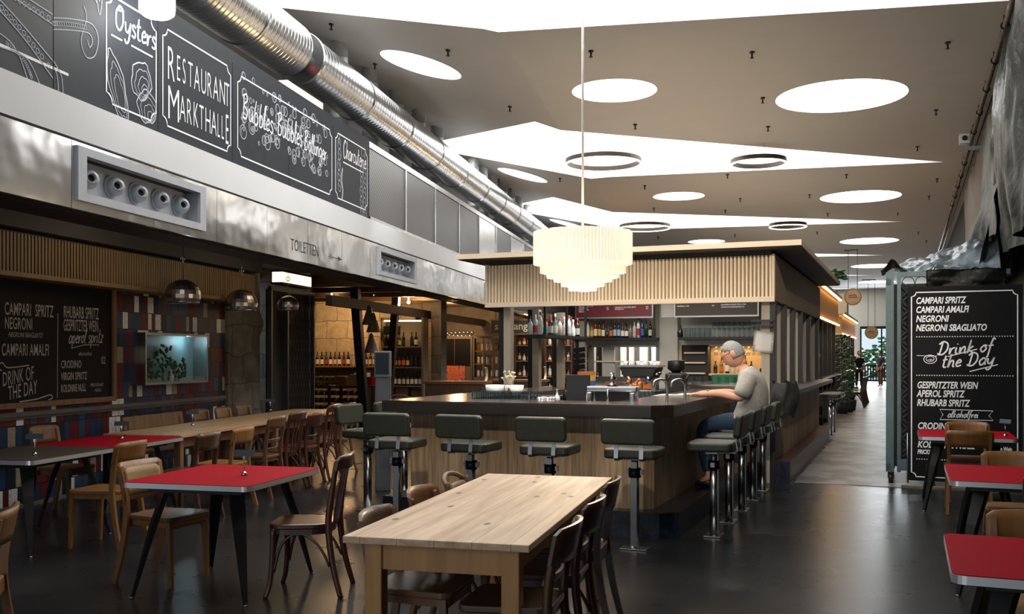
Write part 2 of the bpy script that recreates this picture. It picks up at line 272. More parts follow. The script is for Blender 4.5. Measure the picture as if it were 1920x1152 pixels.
# ------------------------------------------------------------------ mesh helpers
BASE = {}
class MB:
    def __init__(s): s.bm = bmesh.new()
    def _t(s, vs, m):
        if m is not None: bmesh.ops.transform(s.bm, matrix=m, verts=vs)
    def b(s, x0, x1, y0, y1, z0, z1, m=None, smooth=False):
        v = [s.bm.verts.new(c) for c in ((x0, y0, z0), (x1, y0, z0), (x1, y1, z0), (x0, y1, z0), (x0, y0, z1), (x1, y0, z1), (x1, y1, z1), (x0, y1, z1))]
        for f in ((0, 3, 2, 1), (4, 5, 6, 7), (0, 1, 5, 4), (1, 2, 6, 5), (2, 3, 7, 6), (3, 0, 4, 7)):
            s.bm.faces.new([v[i] for i in f]).smooth = smooth
        s._t(v, m); return s
    def c(s, x, y, z, sx, sy, sz, rz=0, rx=0, ry=0, smooth=False):
        m = Matrix.Translation((x, y, z)) @ Matrix.Rotation(rz, 4, 'Z') @ Matrix.Rotation(ry, 4, 'Y') @ Matrix.Rotation(rx, 4, 'X')
        return s.b(-sx/2, sx/2, -sy/2, sy/2, -sz/2, sz/2, m, smooth)
    def ring(s, P, U, V, n, r, r2=None):
        r2 = r if r2 is None else r2
        return [s.bm.verts.new(P + U*math.cos(2*math.pi*i/n)*r + V*math.sin(2*math.pi*i/n)*r2) for i in range(n)]
    def tube(s, pts, r, n=8, closed=False, caps=True, flat=1.):
        pts = [Vector(p) for p in pts]; k = len(pts); rs = r if isinstance(r, (list, tuple)) else [r]*k
        rings = []; up = None
        for i, p in enumerate(pts):
            if closed: d = pts[(i+1) % k] - pts[i-1]
            else: d = pts[min(i+1, k-1)] - pts[max(i-1, 0)]
            d.normalize()
            if up is None: up = d.orthogonal().normalized()
            u = (up - d*up.dot(d))
            u = u.normalized() if u.length > 1e-5 else d.orthogonal().normalized()
            up = u; v = d.cross(u)
            rings.append(s.ring(p, u, v, n, rs[i], rs[i]*flat))
        for i in range(k if closed else k-1):
            a, b = rings[i], rings[(i+1) % k]
            for j in range(n): s.bm.faces.new((a[j], a[(j+1) % n], b[(j+1) % n], b[j])).smooth = True
        if caps and not closed:
            s.bm.faces.new(rings[0][::-1]); s.bm.faces.new(rings[-1])
        return s
    def bar(s, pts, w, h, up=(0, 0, 1)):
        # rectangular section swept along pts; w across, h along up
        pts = [Vector(p) for p in pts]; k = len(pts); up = Vector(up); rings = []
        ws = w if isinstance(w, (list, tuple)) else [w]*k; hs = h if isinstance(h, (list, tuple)) else [h]*k
        for i, p in enumerate(pts):
            d = (pts[min(i+1, k-1)] - pts[max(i-1, 0)]).normalized(); x = d.cross(up)
            x = x.normalized() if x.length > 1e-5 else d.orthogonal().normalized(); u = x.cross(d).normalized()
            rings.append([s.bm.verts.new(p + x*a*ws[i]/2 + u*b_*hs[i]/2) for a, b_ in ((-1, -1), (1, -1), (1, 1), (-1, 1))])
        for i in range(k-1):
            a, b = rings[i], rings[i+1]
            for j in range(4): s.bm.faces.new((a[j], a[(j+1) % 4], b[(j+1) % 4], b[j]))
        s.bm.faces.new(rings[0][::-1]); s.bm.faces.new(rings[-1]); return s
    def cyl(s, x, y, z0, z1, r, n=12, r2=None): return s.tube([(x, y, z0), (x, y, z1)], [r, r if r2 is None else r2], n)
    def lathe(s, x, y, z, prof, n=12, cap=True):
        rings = [s.ring(Vector((x, y, z+h)), Vector((1, 0, 0)), Vector((0, 1, 0)), n, max(r, 1e-4)) for r, h in prof]
        for a, b in zip(rings, rings[1:]):
            for j in range(n): s.bm.faces.new((a[j], a[(j+1) % n], b[(j+1) % n], b[j])).smooth = True
        if cap: s.bm.faces.new(rings[0][::-1]); s.bm.faces.new(rings[-1])
        return s
    def prism(s, poly, d0, d1, ax='z', m=None, smooth_side=False):
        # poly is 2D; extruded along ax between d0 and d1
        f = {'z': lambda p, d: (p[0], p[1], d), 'y': lambda p, d: (p[0], d, p[1]), 'x': lambda p, d: (d, p[0], p[1])}[ax]
        a = [s.bm.verts.new(f(p, d0)) for p in poly]; b = [s.bm.verts.new(f(p, d1)) for p in poly]; n = len(poly)
        fs = [s.bm.faces.new(a[::-1]), s.bm.faces.new(b)]
        for i in range(n):
            q = s.bm.faces.new((a[i], a[(i+1) % n], b[(i+1) % n], b[i])); q.smooth = smooth_side; fs.append(q)
        s._t(a+b, m); return s
    def grid(s, fn, nu, nv, thick=0., smooth=True):
        V = [[s.bm.verts.new(fn(i/nu, j/nv)) for j in range(nv+1)] for i in range(nu+1)]
        fs = []
        for i in range(nu):
            for j in range(nv):
                f = s.bm.faces.new((V[i][j], V[i+1][j], V[i+1][j+1], V[i][j+1])); f.smooth = smooth; fs.append(f)
        if thick: bmesh.ops.solidify(s.bm, geom=fs, thickness=thick)
        return s
    def ell(s, c, r, n=12, m=8, rot=None):
        M4 = Matrix.Translation(c) @ (rot or Matrix.Identity(4)) @ Matrix.Diagonal((r[0], r[1], r[2], 1))
        q = bmesh.ops.create_uvsphere(s.bm, u_segments=n, v_segments=m, radius=1, matrix=M4)
        for v in q['verts']:
            for f in v.link_faces: f.smooth = True
        return s
    def ribbon(s, pts, w, P, off=.003, closed=False):
        # flat painted line in the plane P (3x4 affine: origin, x axis, y axis, normal)
        o, X, Y, Nn = P; k = len(pts); L_, R_ = [], []
        pts = [Vector(p) for p in pts]
        for i, p in enumerate(pts):
            if closed: d = pts[(i+1) % k] - pts[i-1]
            else: d = pts[min(i+1, k-1)] - pts[max(i-1, 0)]
            if d.length < 1e-9: d = Vector((1, 0))
            d.normalize(); nrm = Vector((-d.y, d.x))
            for S, q in ((L_, p + nrm*w/2), (R_, p - nrm*w/2)): S.append(s.bm.verts.new(o + X*q.x + Y*q.y + Nn*off))
        for i in range(k if closed else k-1):
            j = (i+1) % k; s.bm.faces.new((R_[i], R_[j], L_[j], L_[i]))
        return s
    def text(s, txt, size, x, y, P, xs=1., shear=0., align='LEFT', off=.003, bold=0., space=1., rot=0.):
        cu = bpy.data.curves.new('t', 'FONT'); cu.body = txt; cu.size = size; cu.shear = shear; cu.align_x = align; cu.offset = bold; cu.space_character = space; cu.resolution_u = 3
        ob = bpy.data.objects.new('t', cu); COL.objects.link(ob)
        me = bpy.data.meshes.new_from_object(ob.evaluated_get(bpy.context.evaluated_depsgraph_get()))
        bpy.data.objects.remove(ob); bpy.data.curves.remove(cu)
        o, X, Y, Nn = P; c, n_ = math.cos(rot), math.sin(rot)
        vs = []
        for v in me.vertices:
            a, b_ = v.co.x*xs, v.co.y; a, b_ = a*c-b_*n_, a*n_+b_*c
            vs.append(s.bm.verts.new(o + X*(x+a) + Y*(y+b_) + Nn*off))
        for f in me.polygons:
            try: s.bm.faces.new([vs[i] for i in f.vertices])
            except ValueError: pass
        bpy.data.meshes.remove(me); return s
    def build(s, name, m, parent=None, bevel=0., seg=2, sub=0, base=(0, 0, 0), solid=0.):
        base = BASE.get(parent.name, base) if parent else base
        bmesh.ops.recalc_face_normals(s.bm, faces=s.bm.faces) if not getattr(s, 'raw', 0) else None
        if any(base): bmesh.ops.translate(s.bm, verts=s.bm.verts, vec=-Vector(base))
        me = bpy.data.meshes.new(name); s.bm.to_mesh(me); s.bm.free()
        o = bpy.data.objects.new(name, me); COL.objects.link(o)
        if m: me.materials.append(M[m] if isinstance(m, str) else m)
        if parent: o.parent = parent; BASE[o.name] = base
        if solid: q = o.modifiers.new('s', 'SOLIDIFY'); q.thickness = solid; q.offset = 0
        if bevel: q = o.modifiers.new('b', 'BEVEL'); q.width = bevel; q.segments = seg; q.limit_method = 'ANGLE'; q.angle_limit = R(40)
        if sub: q = o.modifiers.new('u', 'SUBSURF'); q.levels = sub; q.render_levels = sub
        return o
    def part(s, name, m, parent, **k): return s.build(name, m, parent, **k)
    def top(s, name, m, frame, base, label=None, cat=None, group=None, kind=None, **k):
        o = s.build(name, m, None, base=base, **k); fn, rz = FR[frame]
        o.location = fn(*base); o.rotation_euler = (0, 0, rz); tag(o, label, cat, group, kind); BASE[o.name] = tuple(base); return o
def tag(o, label=None, cat=None, group=None, kind=None):
    if label: o['label'] = label
    if cat: o['category'] = cat
    if group: o['group'] = group
    if kind: o['kind'] = kind
    return o
def thing(name, label, cat, frame='A', base=(0, 0, 0), rz=0., group=None, local=False):
    # local=True: parts are given around the thing's own origin; otherwise in frame coordinates
    o = bpy.data.objects.new(name, None); COL.objects.link(o); o.empty_display_size = .1
    fn, fr = FR[frame]; o.location = fn(*base); o.rotation_euler = (0, 0, fr + rz)
    BASE[o.name] = (0, 0, 0) if local else tuple(base)
    return tag(o, label, cat, group)
def dup(root, loc, rz, label, group=None):
    r = root.copy(); COL.objects.link(r); r.location = loc; r.rotation_euler = (0, 0, rz); r['label'] = label
    if group: r['group'] = group
    for ch in root.children:
        c = ch.copy(); COL.objects.link(c); c.parent = r
        for g in ch.children:
            d = g.copy(); COL.objects.link(d); d.parent = c
    return r
def struct(s, name, m, frame, base=(0, 0, 0), **k): return s.top(name, m, frame, base, kind='structure', **k)
def planeL(u, v, z): return (Vector((u, v, z)), Vector((0, 1, 0)), Vector((0, 0, 1)), Vector((1, 0, 0)))      # faces the hall, reads along v
def planeB(a, b, z): return (Vector((a, b, z)), Vector((1, 0, 0)), Vector((0, 0, 1)), Vector((0, -1, 0)))      # faces the viewer, reads along a
ORD = ['first', 'second', 'third', 'fourth', 'fifth', 'sixth', 'seventh', 'eighth', 'ninth', 'tenth', 'eleventh', 'twelfth', 'thirteenth', 'fourteenth', 'fifteenth', 'sixteenth', 'seventeenth', 'eighteenth', 'nineteenth', 'twentieth'] + ['%dth' % i for i in range(21, 60)]
def crom(pts, n=6):
    P = [Vector(p) for p in pts]; out = []
    if len(P) < 3: return P
    for i in range(len(P)-1):
        p0 = P[max(i-1, 0)]; p1 = P[i]; p2 = P[i+1]; p3 = P[min(i+2, len(P)-1)]
        for k in range(n):
            t = k/n; out.append(.5*((2*p1) + (p2-p0)*t + (2*p0-5*p1+4*p2-p3)*t*t + (3*p1-p0-3*p2+p3)*t**3))
    out.append(P[-1]); return out
def circ(x, y, r, n=16, ry=None, a0=0): return [(x + r*math.cos(a0+2*math.pi*i/n), y + (ry or r)*math.sin(a0+2*math.pi*i/n)) for i in range(n)]
def rrect(x0, x1, y0, y1, r, n=5):
    out = []
    for cx, cy, a in ((x1-r, y1-r, 0), (x0+r, y1-r, 90), (x0+r, y0+r, 180), (x1-r, y0+r, 270)):
        for i in range(n+1): t = R(a + 90*i/n); out.append((cx + r*math.cos(t), cy + r*math.sin(t)))
    return out
# brush-script alphabet: strokes in a box with x-height .5, ascender 1, descender -.4; (width, strokes)
G = {
 'a': (.46, [[(.40,.40),(.25,.52),(.06,.30),(.12,.03),(.28,.06),(.40,.30),(.41,.48),(.38,.12),(.46,.02)]]),
 'b': (.44, [[(.05,.3),(.20,.95),(.12,.6),(.08,.05),(.28,.02),(.38,.26),(.24,.48),(.10,.36)]]),
 'c': (.38, [[(.36,.40),(.24,.52),(.06,.28),(.14,.03),(.36,.10)]]),
 'd': (.46, [[(.38,.42),(.22,.50),(.06,.25),(.16,.02),(.36,.16),(.42,.98),(.38,.15),(.46,.02)]]),
 'e': (.38, [[(.05,.24),(.32,.34),(.24,.52),(.07,.32),(.12,.03),(.38,.10)]]),
 'f': (.32, [[(.36,.88),(.24,.98),(.16,.6),(.10,-.30),(.02,-.36)], [(.02,.44),(.32,.48)]]),
 'g': (.44, [[(.38,.40),(.22,.52),(.06,.30),(.16,.06),(.36,.22),(.40,.48),(.34,-.25),(.14,-.38),(.04,-.22)]]),
 'h': (.46, [[(.05,.0),(.14,.98),(.07,.0),(.16,.38),(.30,.50),(.36,.34),(.36,.06),(.46,.02)]]),
 'i': (.22, [[(.06,.48),(.06,.08),(.20,.03)], [(.08,.70),(.10,.74)]]),
 'k': (.42, [[(.05,.0),(.14,.98),(.07,.0)], [(.34,.50),(.12,.26),(.38,.02)]]),
 'l': (.22, [[(.05,.2),(.20,.95),(.10,.8),(.06,.10),(.22,.03)]]),
 'n': (.46, [[(.04,.48),(.07,.0),(.16,.38),(.30,.50),(.36,.34),(.36,.06),(.46,.02)]]),
 'm': (.66, [[(.04,.48),(.07,.0),(.16,.40),(.28,.48),(.32,.0),(.42,.42),(.54,.48),(.56,.06),(.66,.02)]]),
 'o': (.44, [[(.22,.51),(.05,.26),(.20,.01),(.38,.25),(.24,.51),(.42,.46)]]),
 'p': (.44, [[(.04,.48),(.08,-.36),(.08,.3),(.24,.50),(.38,.28),(.24,.02),(.09,.12)]]),
 'r': (.34, [[(.04,.48),(.07,.0),(.14,.36),(.32,.48)]]),
 's': (.34, [[(.30,.44),(.16,.52),(.07,.38),(.28,.18),(.20,.01),(.03,.06)]]),
 't': (.30, [[(.14,.90),(.10,.10),(.28,.03)], [(.0,.56),(.28,.60)]]),
 'u': (.46, [[(.04,.48),(.06,.08),(.22,.02),(.36,.30),(.38,.48),(.38,.06),(.46,.02)]]),
 'y': (.44, [[(.04,.48),(.08,.14),(.24,.10),(.38,.40),(.40,.48),(.30,-.22),(.12,-.38),(.02,-.24)]]),
 'v': (.4, [[(.04,.48),(.16,.02),(.34,.46)]]), 'w': (.56, [[(.04,.48),(.12,.02),(.28,.40),(.36,.02),(.54,.48)]]),
 'O': (.66, [[(.34,.98),(.10,.70),(.12,.15),(.36,.0),(.56,.35),(.52,.85),(.30,.98),(.24,.80),(.60,.86)]]),
 'B': (.56, [[(.14,.95),(.10,.0)], [(.02,.85),(.34,.98),(.44,.76),(.16,.52),(.46,.34),(.38,.04),(.06,.02)]]),
 'C': (.54, [[(.50,.84),(.34,.98),(.10,.60),(.16,.06),(.36,.0),(.52,.16)]]),
 'D': (.66, [[(.20,.92),(.14,.04)], [(.0,.78),(.22,.98),(.52,.80),(.56,.36),(.34,.02),(.08,.03),(.02,.14)]]),
 'z': (.40, [[(.04,.46),(.34,.48),(.05,.02),(.38,.05)]]),
 ' ': (.30, []), '.': (.16, [[(.05,.02),(.08,.04)]]), "'": (.16, [[(.06,.98),(.04,.8)]]),
}
def script(mb, txt, size, x, y, P, w, xs=1., slant=.2, rot=0., off=.003):
    c, n_ = math.cos(rot), math.sin(rot); cx = 0
    for ch in txt:
        wd_, st = G.get(ch, G['n'])
        for s_ in st:
            pts = []
            for p in crom([(q[0], q[1]) for q in s_], 5):
                a = (cx + (p.x + p.y*slant)*xs)*size; b_ = p.y*size
                pts.append((x + a*c - b_*n_, y + a*n_ + b_*c))
            mb.ribbon(pts, w, P, off)
        cx += (wd_+.03)*xs
    return cx*size
def notch_frame(mb, x0, x1, y0, y1, r, w, P, off=.003):
    pts = []
    for cx, cy, a0 in ((x1, y1, 270), (x0, y1, 360), (x0, y0, 90), (x1, y0, 180)):
        for i in range(5):
            t = R(a0 - 90*i/4); pts.append((cx + r*math.cos(t), cy + r*math.sin(t)))
    mb.ribbon(pts, w, P, off, closed=True)
# ------------------------------------------------------------------ shell: floor, ceiling with skylights, walls
HC = 5.55; U0 = -2.48; DEL = 4.0
def zceil(x, y):
    u = x*cL - y*sL
    return HC + .27*max(0., U0 - u)
q = MB(); q.prism([tuple(W(a, b).xy) for a, b in ((9, -6), (9, 66), (1.4, 66))] + [tuple(L(-12, 72).xy), tuple(L(-12, -9).xy)], -.2, 0)
struct(q, 'floor', 'floor', 'A')
q = MB(); q.b(-1.28, 1.4, 12.15, 18.6, 0.0, .004); q.b(-4.5, 1.4, 18.6, 61.4, 0.0, .004); struct(q, 'floor_aisle', 'concrete', 'B')
# skylight discs (x, y, radius) in units of the ceiling height above the eye, following the fanning rows
DISC = []
for (x, y, r, dx, dy) in ((1.27, 3.71, .243, .925, 2.34), (.387, 3.629, .16, .66, 2.40), (-.352, 3.706, .156, .418, 2.33)):
    for k in range(-1, 5): DISC.append((x+dx*k, y+dy*k, r))
SLOT = [[(1.42, 2.70), (-.5, 1.82), (-1.02, 3.5), (-.09, 2.975)], [(2.23, 4.96), (.10, 4.22), (-.6, 5.98), (.546, 5.373)],
        [(2.91, 7.17), (.70, 6.69), (.288, 6.73), (-.12, 8.55), (.85, 7.66)]]
for k in range(3): SLOT.append([(3.72+.8*k, 9.57+2.4*k), (1.42+.7*k, 9.10+2.4*k), (.95+.7*k, 9.16+2.4*k), (.6+.55*k, 10.5+2.36*k), (1.6+.7*k, 10.0+2.4*k)])
def flat_mesh(outer, holes):
    cu = bpy.data.curves.new('c', 'CURVE'); cu.dimensions = '2D'; cu.fill_mode = 'BOTH'
    for pts in [outer] + holes:
        sp = cu.splines.new('POLY'); sp.points.add(len(pts)-1); sp.use_cyclic_u = True
        for p, c_ in zip(sp.points, pts): p.co = (c_[0], c_[1], 0, 1)
    ob = bpy.data.objects.new('c', cu); COL.objects.link(ob)
    me = bpy.data.meshes.new_from_object(ob.evaluated_get(bpy.context.evaluated_depsgraph_get()))
    bpy.data.objects.remove(ob); return me
holes = [[(p[0]*DEL, p[1]*DEL) for p in s] for s in SLOT] + [circ(x*DEL, y*DEL, r*DEL, 48) for x, y, r in DISC]
outer = [tuple(W(1.34, -4.0).xy), tuple(W(1.34, 62.).xy), tuple(L(-7.7, 66).xy), tuple(L(-7.7, -8.5).xy)]
me = flat_mesh(outer, holes)
q = MB(); q.bm.from_mesh(me)
pn = L(U0, 0); g = q.bm.verts[:] + q.bm.edges[:] + q.bm.faces[:]
bmesh.ops.bisect_plane(q.bm, geom=g, plane_co=(pn.x, pn.y, 0), plane_no=(cL, -sL, 0))
for v in q.bm.verts: v.co.z = zceil(v.co.x, v.co.y)
struct(q, 'ceiling', 'ceil', 'A')
win = 0
q = MB()   # plaster reveals of every opening
def reveal(pts, h):
    pts2 = []
    n = len(pts)
    for i in range(n):
        a, b = Vector(pts[i]), Vector(pts[(i+1) % n]); pts2.append(a)
        ua, ub = a.x*cL - a.y*sL, b.x*cL - b.y*sL
        if (ua-U0)*(ub-U0) < 0: pts2.append(a + (b-a)*((U0-ua)/(ub-ua)))
    lo = [q.bm.verts.new((p.x, p.y, zceil(p.x, p.y))) for p in pts2]; hi = [q.bm.verts.new((p.x, p.y, zceil(p.x, p.y)+h)) for p in pts2]
    for i in range(len(lo)):
        j = (i+1) % len(lo); q.bm.faces.new((lo[i], lo[j], hi[j], hi[i]))
    return pts2
for i, h in enumerate(holes):
    slot = i < len(SLOT); hh = .95 if slot else .10
    p2 = reveal(h, hh)
    w = MB(); vs = [w.bm.verts.new((p.x, p.y, zceil(p.x, p.y)+hh)) for p in p2]; w.bm.faces.new(vs)
    win += 1; struct(w, 'window_%d' % win, 'sky', 'A')
q.raw = 1
struct(q, 'ceiling_reveals', 'well', 'A')
# upper right wall above the bays, dark side bay, back wall, far wall
q = MB(); q.b(1.34, 1.6, -4, 62, 2.95, 6.0); struct(q, 'wall_right', 'dark', 'B', (1.4, 10, 0))
q = MB(); q.b(1.34, 1.6, 13.4, 62, 0, 2.95); struct(q, 'wall_right_lower', 'dark', 'B', (1.4, 14, 0))
q = MB(); q.b(1.6, 6, -4, 13.4, 2.95, 3.05); struct(q, 'ceiling_side_bay', 'dark', 'B', (2, 0, 2.9))
q = MB(); q.b(5.6, 5.8, -4, 13.5, 0, 3); q.b(1.6, 5.8, 13.4, 13.6, 0, 3); struct(q, 'wall_side_bay', 'dark', 'B', (5, 0, 0))
q = MB(); q.b(-9, 6, -4.3, -4.1, 0, .5); q.b(-9, 6, -4.3, -4.1, 4.1, 8); q.b(-9, -5.6, -4.3, -4.1, .5, 4.1); q.b(.4, 6, -4.3, -4.1, .5, 4.1)
struct(q, 'wall_back', 'white', 'B', (0, -4, 0))
q = MB(); q.b(-16, -2.65, 61.6, 61.8, 0, 8); q.b(-.3, 2, 61.6, 61.8, 0, 8); q.b(-2.65, -.3, 61.6, 61.8, 3.3, 8); struct(q, 'wall_far', mat('cream_wall', (.80, .76, .66), .9, var=.03), 'B', (0, 61.6, 0))
# far glazed door: steel frame and panes that show the day outside
q = MB()
for a in (-2.65, -1.48, -.38): q.b(a, a+.08, 61.4, 61.6, 0, 3.3)
q.b(-2.65, -.3, 61.4, 61.6, 3.15, 3.3); q.b(-2.65, -.3, 61.4, 61.6, 0, .06)
dr = struct(q, 'door_1', 'black', 'B', (0, 61.5, 0))
q = MB(); q.b(-2.57, -1.48, 61.49, 61.51, .06, 3.2); q.b(-1.40, -.38, 61.49, 61.51, .06, 3.2); q.part('glass_pane', 'pane', dr)

# ------------------------------------------------------------------ left arcade front: steel band, white band, boards
UF = -4.40
q = MB(); v0 = 2.0
vj = [v0 + .0] + [4.0 + 1.04*k for k in range(58)]
NZ = ((6.12, 7.92), (12.6, 14.4), (19.3, 21.1))
for a, b in zip(vj, vj[1:]):
    a += .003; b -= .003; cut = [(max(a, c0), min(b, c1)) for c0, c1 in NZ if c0 < b and c1 > a]
    if not cut: q.b(UF-.04, UF, a, b, 2.60, 3.085); continue
    c0, c1 = cut[0]
    if c0 > a: q.b(UF-.04, UF, a, c0, 2.60, 3.085)
    if c1 < b: q.b(UF-.04, UF, c1, b, 2.60, 3.085)
    q.b(UF-.04, UF, c0, c1, 2.60, 2.67); q.b(UF-.04, UF, c0, c1, 3.05, 3.085)
struct(q, 'trim_1', 'steel', 'L', (UF, 10, 2.6))
q = MB(); q.b(UF-.5, UF-.16, v0, 64, 2.60, 3.38); struct(q, 'trim_2', 'dark', 'L', (UF, 10, 2.6))
q = MB(); q.b(UF-.4, UF+.015, v0, 64, 3.10, 3.385); struct(q, 'trim_3', 'white', 'L', (UF, 10, 3.1))
q = MB(); q.b(UF-.5, UF-.02, v0, 12.32, 4.36, 4.47); q.b(UF-.5, UF-.06, v0, 64, 3.385, 4.36); struct(q, 'trim_4', 'slate', 'L', (UF, 10, 4.4))
q = MB(); q.b(UF-.3, UF-.01, 12.32, 64, 4.36, 4.44); struct(q, 'trim_5', 'galv', 'L', (UF, 20, 4.4))
def nozzle_panel(v, ulab):
    t = thing('air_nozzle_panel', ulab, 'air vent', 'L', (UF, v+.9, 2.68), group='air nozzle panels')
    v1 = v+1.80; z0, z1 = 2.665, 3.055
    q = MB(); q.b(UF-.02, UF+.025, v, v1, z1-.06, z1); q.b(UF-.02, UF+.025, v, v1, z0, z0+.06); q.b(UF-.02, UF+.025, v, v+.10, z0+.06, z1-.06); q.b(UF-.02, UF+.025, v1-.10, v1, z0+.06, z1-.06)
    for a in ((v+.09, v+.10, z0+.05, z1-.05), (v1-.10, v1-.09, z0+.05, z1-.05), (v+.09, v1-.09, z0+.05, z0+.06), (v+.09, v1-.09, z1-.06, z1-.05)): q.b(UF-.11, UF-.01, *a)
    q.part('frame', 'greyp', t)
    q = MB(); q.b(UF-.13, UF-.11, v+.09, v1-.09, z0+.05, z1-.05); q.part('back_plate', 'greyp', t)
    for k in range(5):
        y = v + .26 + k*.32
        zc = 2.86; c_ = Vector((UF-.075, y, zc)); d = Vector((.80, -.55, .03)).normalized(); U_ = d.orthogonal().normalized(); V_ = d.cross(U_)
        q = MB(); q.tube([(UF-.112, y, zc), (UF-.095, y, zc)], .088, 24); rings = []
        for i in range(9):
            an = R(24 + 13*i); rings.append(q.ring(c_ + d*(.075*math.cos(an)), U_, V_, 22, .075*math.sin(an)))
        rings.insert(0, q.ring(c_ + d*.028, U_, V_, 22, .026))
        for a, b in zip(rings, rings[1:]):
            for j in range(22): q.bm.faces.new((a[j], a[(j+1) % 22], b[(j+1) % 22], b[j])).smooth = True
        n_ = q.part('nozzle', 'greyp', t)
        q = MB(); q.tube([c_ + d*.030, c_ + d*.034], .0275, 18); q.part('opening', 'black', n_)
for i, (v, lb) in enumerate(((6.12, 'large grey five-nozzle air panel nearest the viewer on the steel band, below the lettered chalkboards'), (12.6, 'grey five-nozzle air panel on the steel band just right of the toilet lettering'), (19.3, 'small far five-nozzle air panel on the steel band beside the bar canopy'))): nozzle_panel(v, lb)
t = thing('direction_lettering', 'thin black toilet lettering with an arrow on the polished steel band', 'lettering', 'L', (UF+.002, 10.2, 2.7))
q = MB(); P = planeL(UF+.001, 9.78, 2.70)
q.text('TOILETTEN', .185, 0, 0, P, xs=.78, space=1.05, bold=-.002); q.part('letters', 'black', t)
q = MB(); P = planeL(UF+.001, 10.85, 2.74)
q.ribbon([(0, 0), (.34, 0)], .008, P); q.prism([(11.17, 2.715), (11.17, 2.765), (11.27, 2.74)], UF+.002, UF+.004, 'x')
for k in range(3): q.ribbon([(.02+.04*k, .03), (.05+.04*k, 0), (.02+.04*k, -.03)], .007, P)
q.part('arrow', 'black', t)
# chalkboards
def board(name, v0, v1, label, cuts=()):
    t = thing(name, label, 'chalkboard', 'L', (UF, (v0+v1)/2, 3.39), group='chalkboards above the arcade')
    e = [v0] + list(cuts) + [v1]
    for a, b in zip(e, e[1:]):
        q = MB(); q.b(UF-.055, UF-.012, a+.004, b-.004, 3.392, 4.356); q.part('panel', 'slate', t)
    return t
Zb = 3.39
def PB(v): return planeL(UF-.012, v, Zb)
# octopus board
t = board('chalkboard', 4.62, 5.90, 'grey chalkboard at the far left with white octopus arms drawn on it'); P = PB(4.62)
q = MB()
for pts, w in (([(.1, .80), (.55, .62), (.95, .55), (1.27, .52)], .010), ([(.15, .95), (.35, .66), (.80, .52), (1.27, .45)], .010), ([(.55, .62), (.78, .72), (.85, .90), (.90, .97)], .007), ([(.28, .1), (.30, .48), (.50, .52), (.85, .40), (1.27, .20)], .010), ([(.36, .02), (.38, .38), (.60, .42), (.95, .28), (1.27, .08)], .010), ([(.0, .35), (.4, .25), (.85, .20), (1.02, .0)], .009), ([(.3, .22), (.7, .14), (1.0, .14), (1.14, .0)], .008)):
    q.ribbon(crom(pts, 8), w, P)
for k in range(26):
    s_ = k/25; c_ = crom([(.2, .86), (.5, .60), (.9, .50), (1.25, .48)], 9)[int(s_*26)]; q.ribbon(circ(c_.x, c_.y, .017, 9), .005, P, closed=True)
    c_ = crom([(.34, .44), (.55, .46), (.9, .34), (1.25, .14)], 9)[int(s_*26)]; q.ribbon(circ(c_.x, c_.y, .017, 9), .005, P, closed=True)
    c_ = crom([(.82, .18), (.98, .12), (1.06, .02)], 9)[int(s_*17)]; q.ribbon(circ(c_.x, c_.y, .012, 8), .004, P, closed=True)
q.part('chalk_drawing', 'chalkg', t)
q = MB(); q.ribbon([(.0, .150), (1.27, .150)], .02, P, .002); q.part('chalk_line', 'chalk', t)
# oysters board
t = board('chalkboard', 5.90, 7.20, 'chalkboard lettered Oysters above drawn oyster shells and a curling octopus arm'); P = PB(5.90)
q = MB()
for pts in ([(.0, .50), (.2, .56), (.42, .60), (.50, .52), (.46, .38), (.36, .34), (.30, .44), (.36, .62), (.33, .70)], [(.0, .42), (.2, .48), (.38, .52), (.43, .48), (.40, .42), (.37, .47)], [(.0, .20), (.08, .12), (.10, .0)], [(.0, .16), (.04, .10), (.05, .0)]):
    q.ribbon(crom(pts, 8), .008, P)
for k in range(16):
    c_ = crom([(.0, .46), (.2, .52), (.40, .56)], 9)[k]; q.ribbon(circ(c_.x, c_.y, .016, 9), .005, P, closed=True)
for pts in ([(.02, .96), (.12, .82), (.24, .76), (.34, .80), (.44, .90), (.52, .70), (.56, .96)], [(.1, .96), (.14, .88), (.22, .80)], [(.36, .90), (.50, .76)], [(.38, .94), (.52, .80)], [(.40, .97), (.54, .86)]): q.ribbon(crom(pts, 6), .006, P)
for cx, cy, rx, ry, ro, n_ in ((.74, .22, .10, .27, .38, 3), (1.06, .36, .135, .155, -.4, 4), (1.14, .17, .135, .13, .2, 4)):
    for k in range(n_):
        f_ = 1 - .24*k; pts = []
        for i in range(26):
            t_ = 2*math.pi*i/26; rr = 1 + .07*math.sin(5*t_+k) + .04*math.sin(9*t_)
            a, b = rx*f_*rr*math.cos(t_), ry*f_*rr*math.sin(t_); pts.append((cx+.015*k + a*math.cos(ro)-b*math.sin(ro), cy-.02*k + a*math.sin(ro)+b*math.cos(ro)))
        q.ribbon(pts, .011 if k == 0 else .006, P, closed=True)
q.part('chalk_drawing', 'chalkg', t)
q = MB(); notch_frame(q, .60, 1.27, .075, .90, .075, .014, P)
script(q, 'Oysters', .19, .70, .67, P, .017, 1.0, .05); q.ribbon([(.66, .60), (.80, .60)], .013, P); q.ribbon([(.92, .60), (1.22, .60)], .013, P); q.ribbon([(.0, .150), (.16, .150)], .02, P, .002)
q.part('lettering', 'chalk', t)
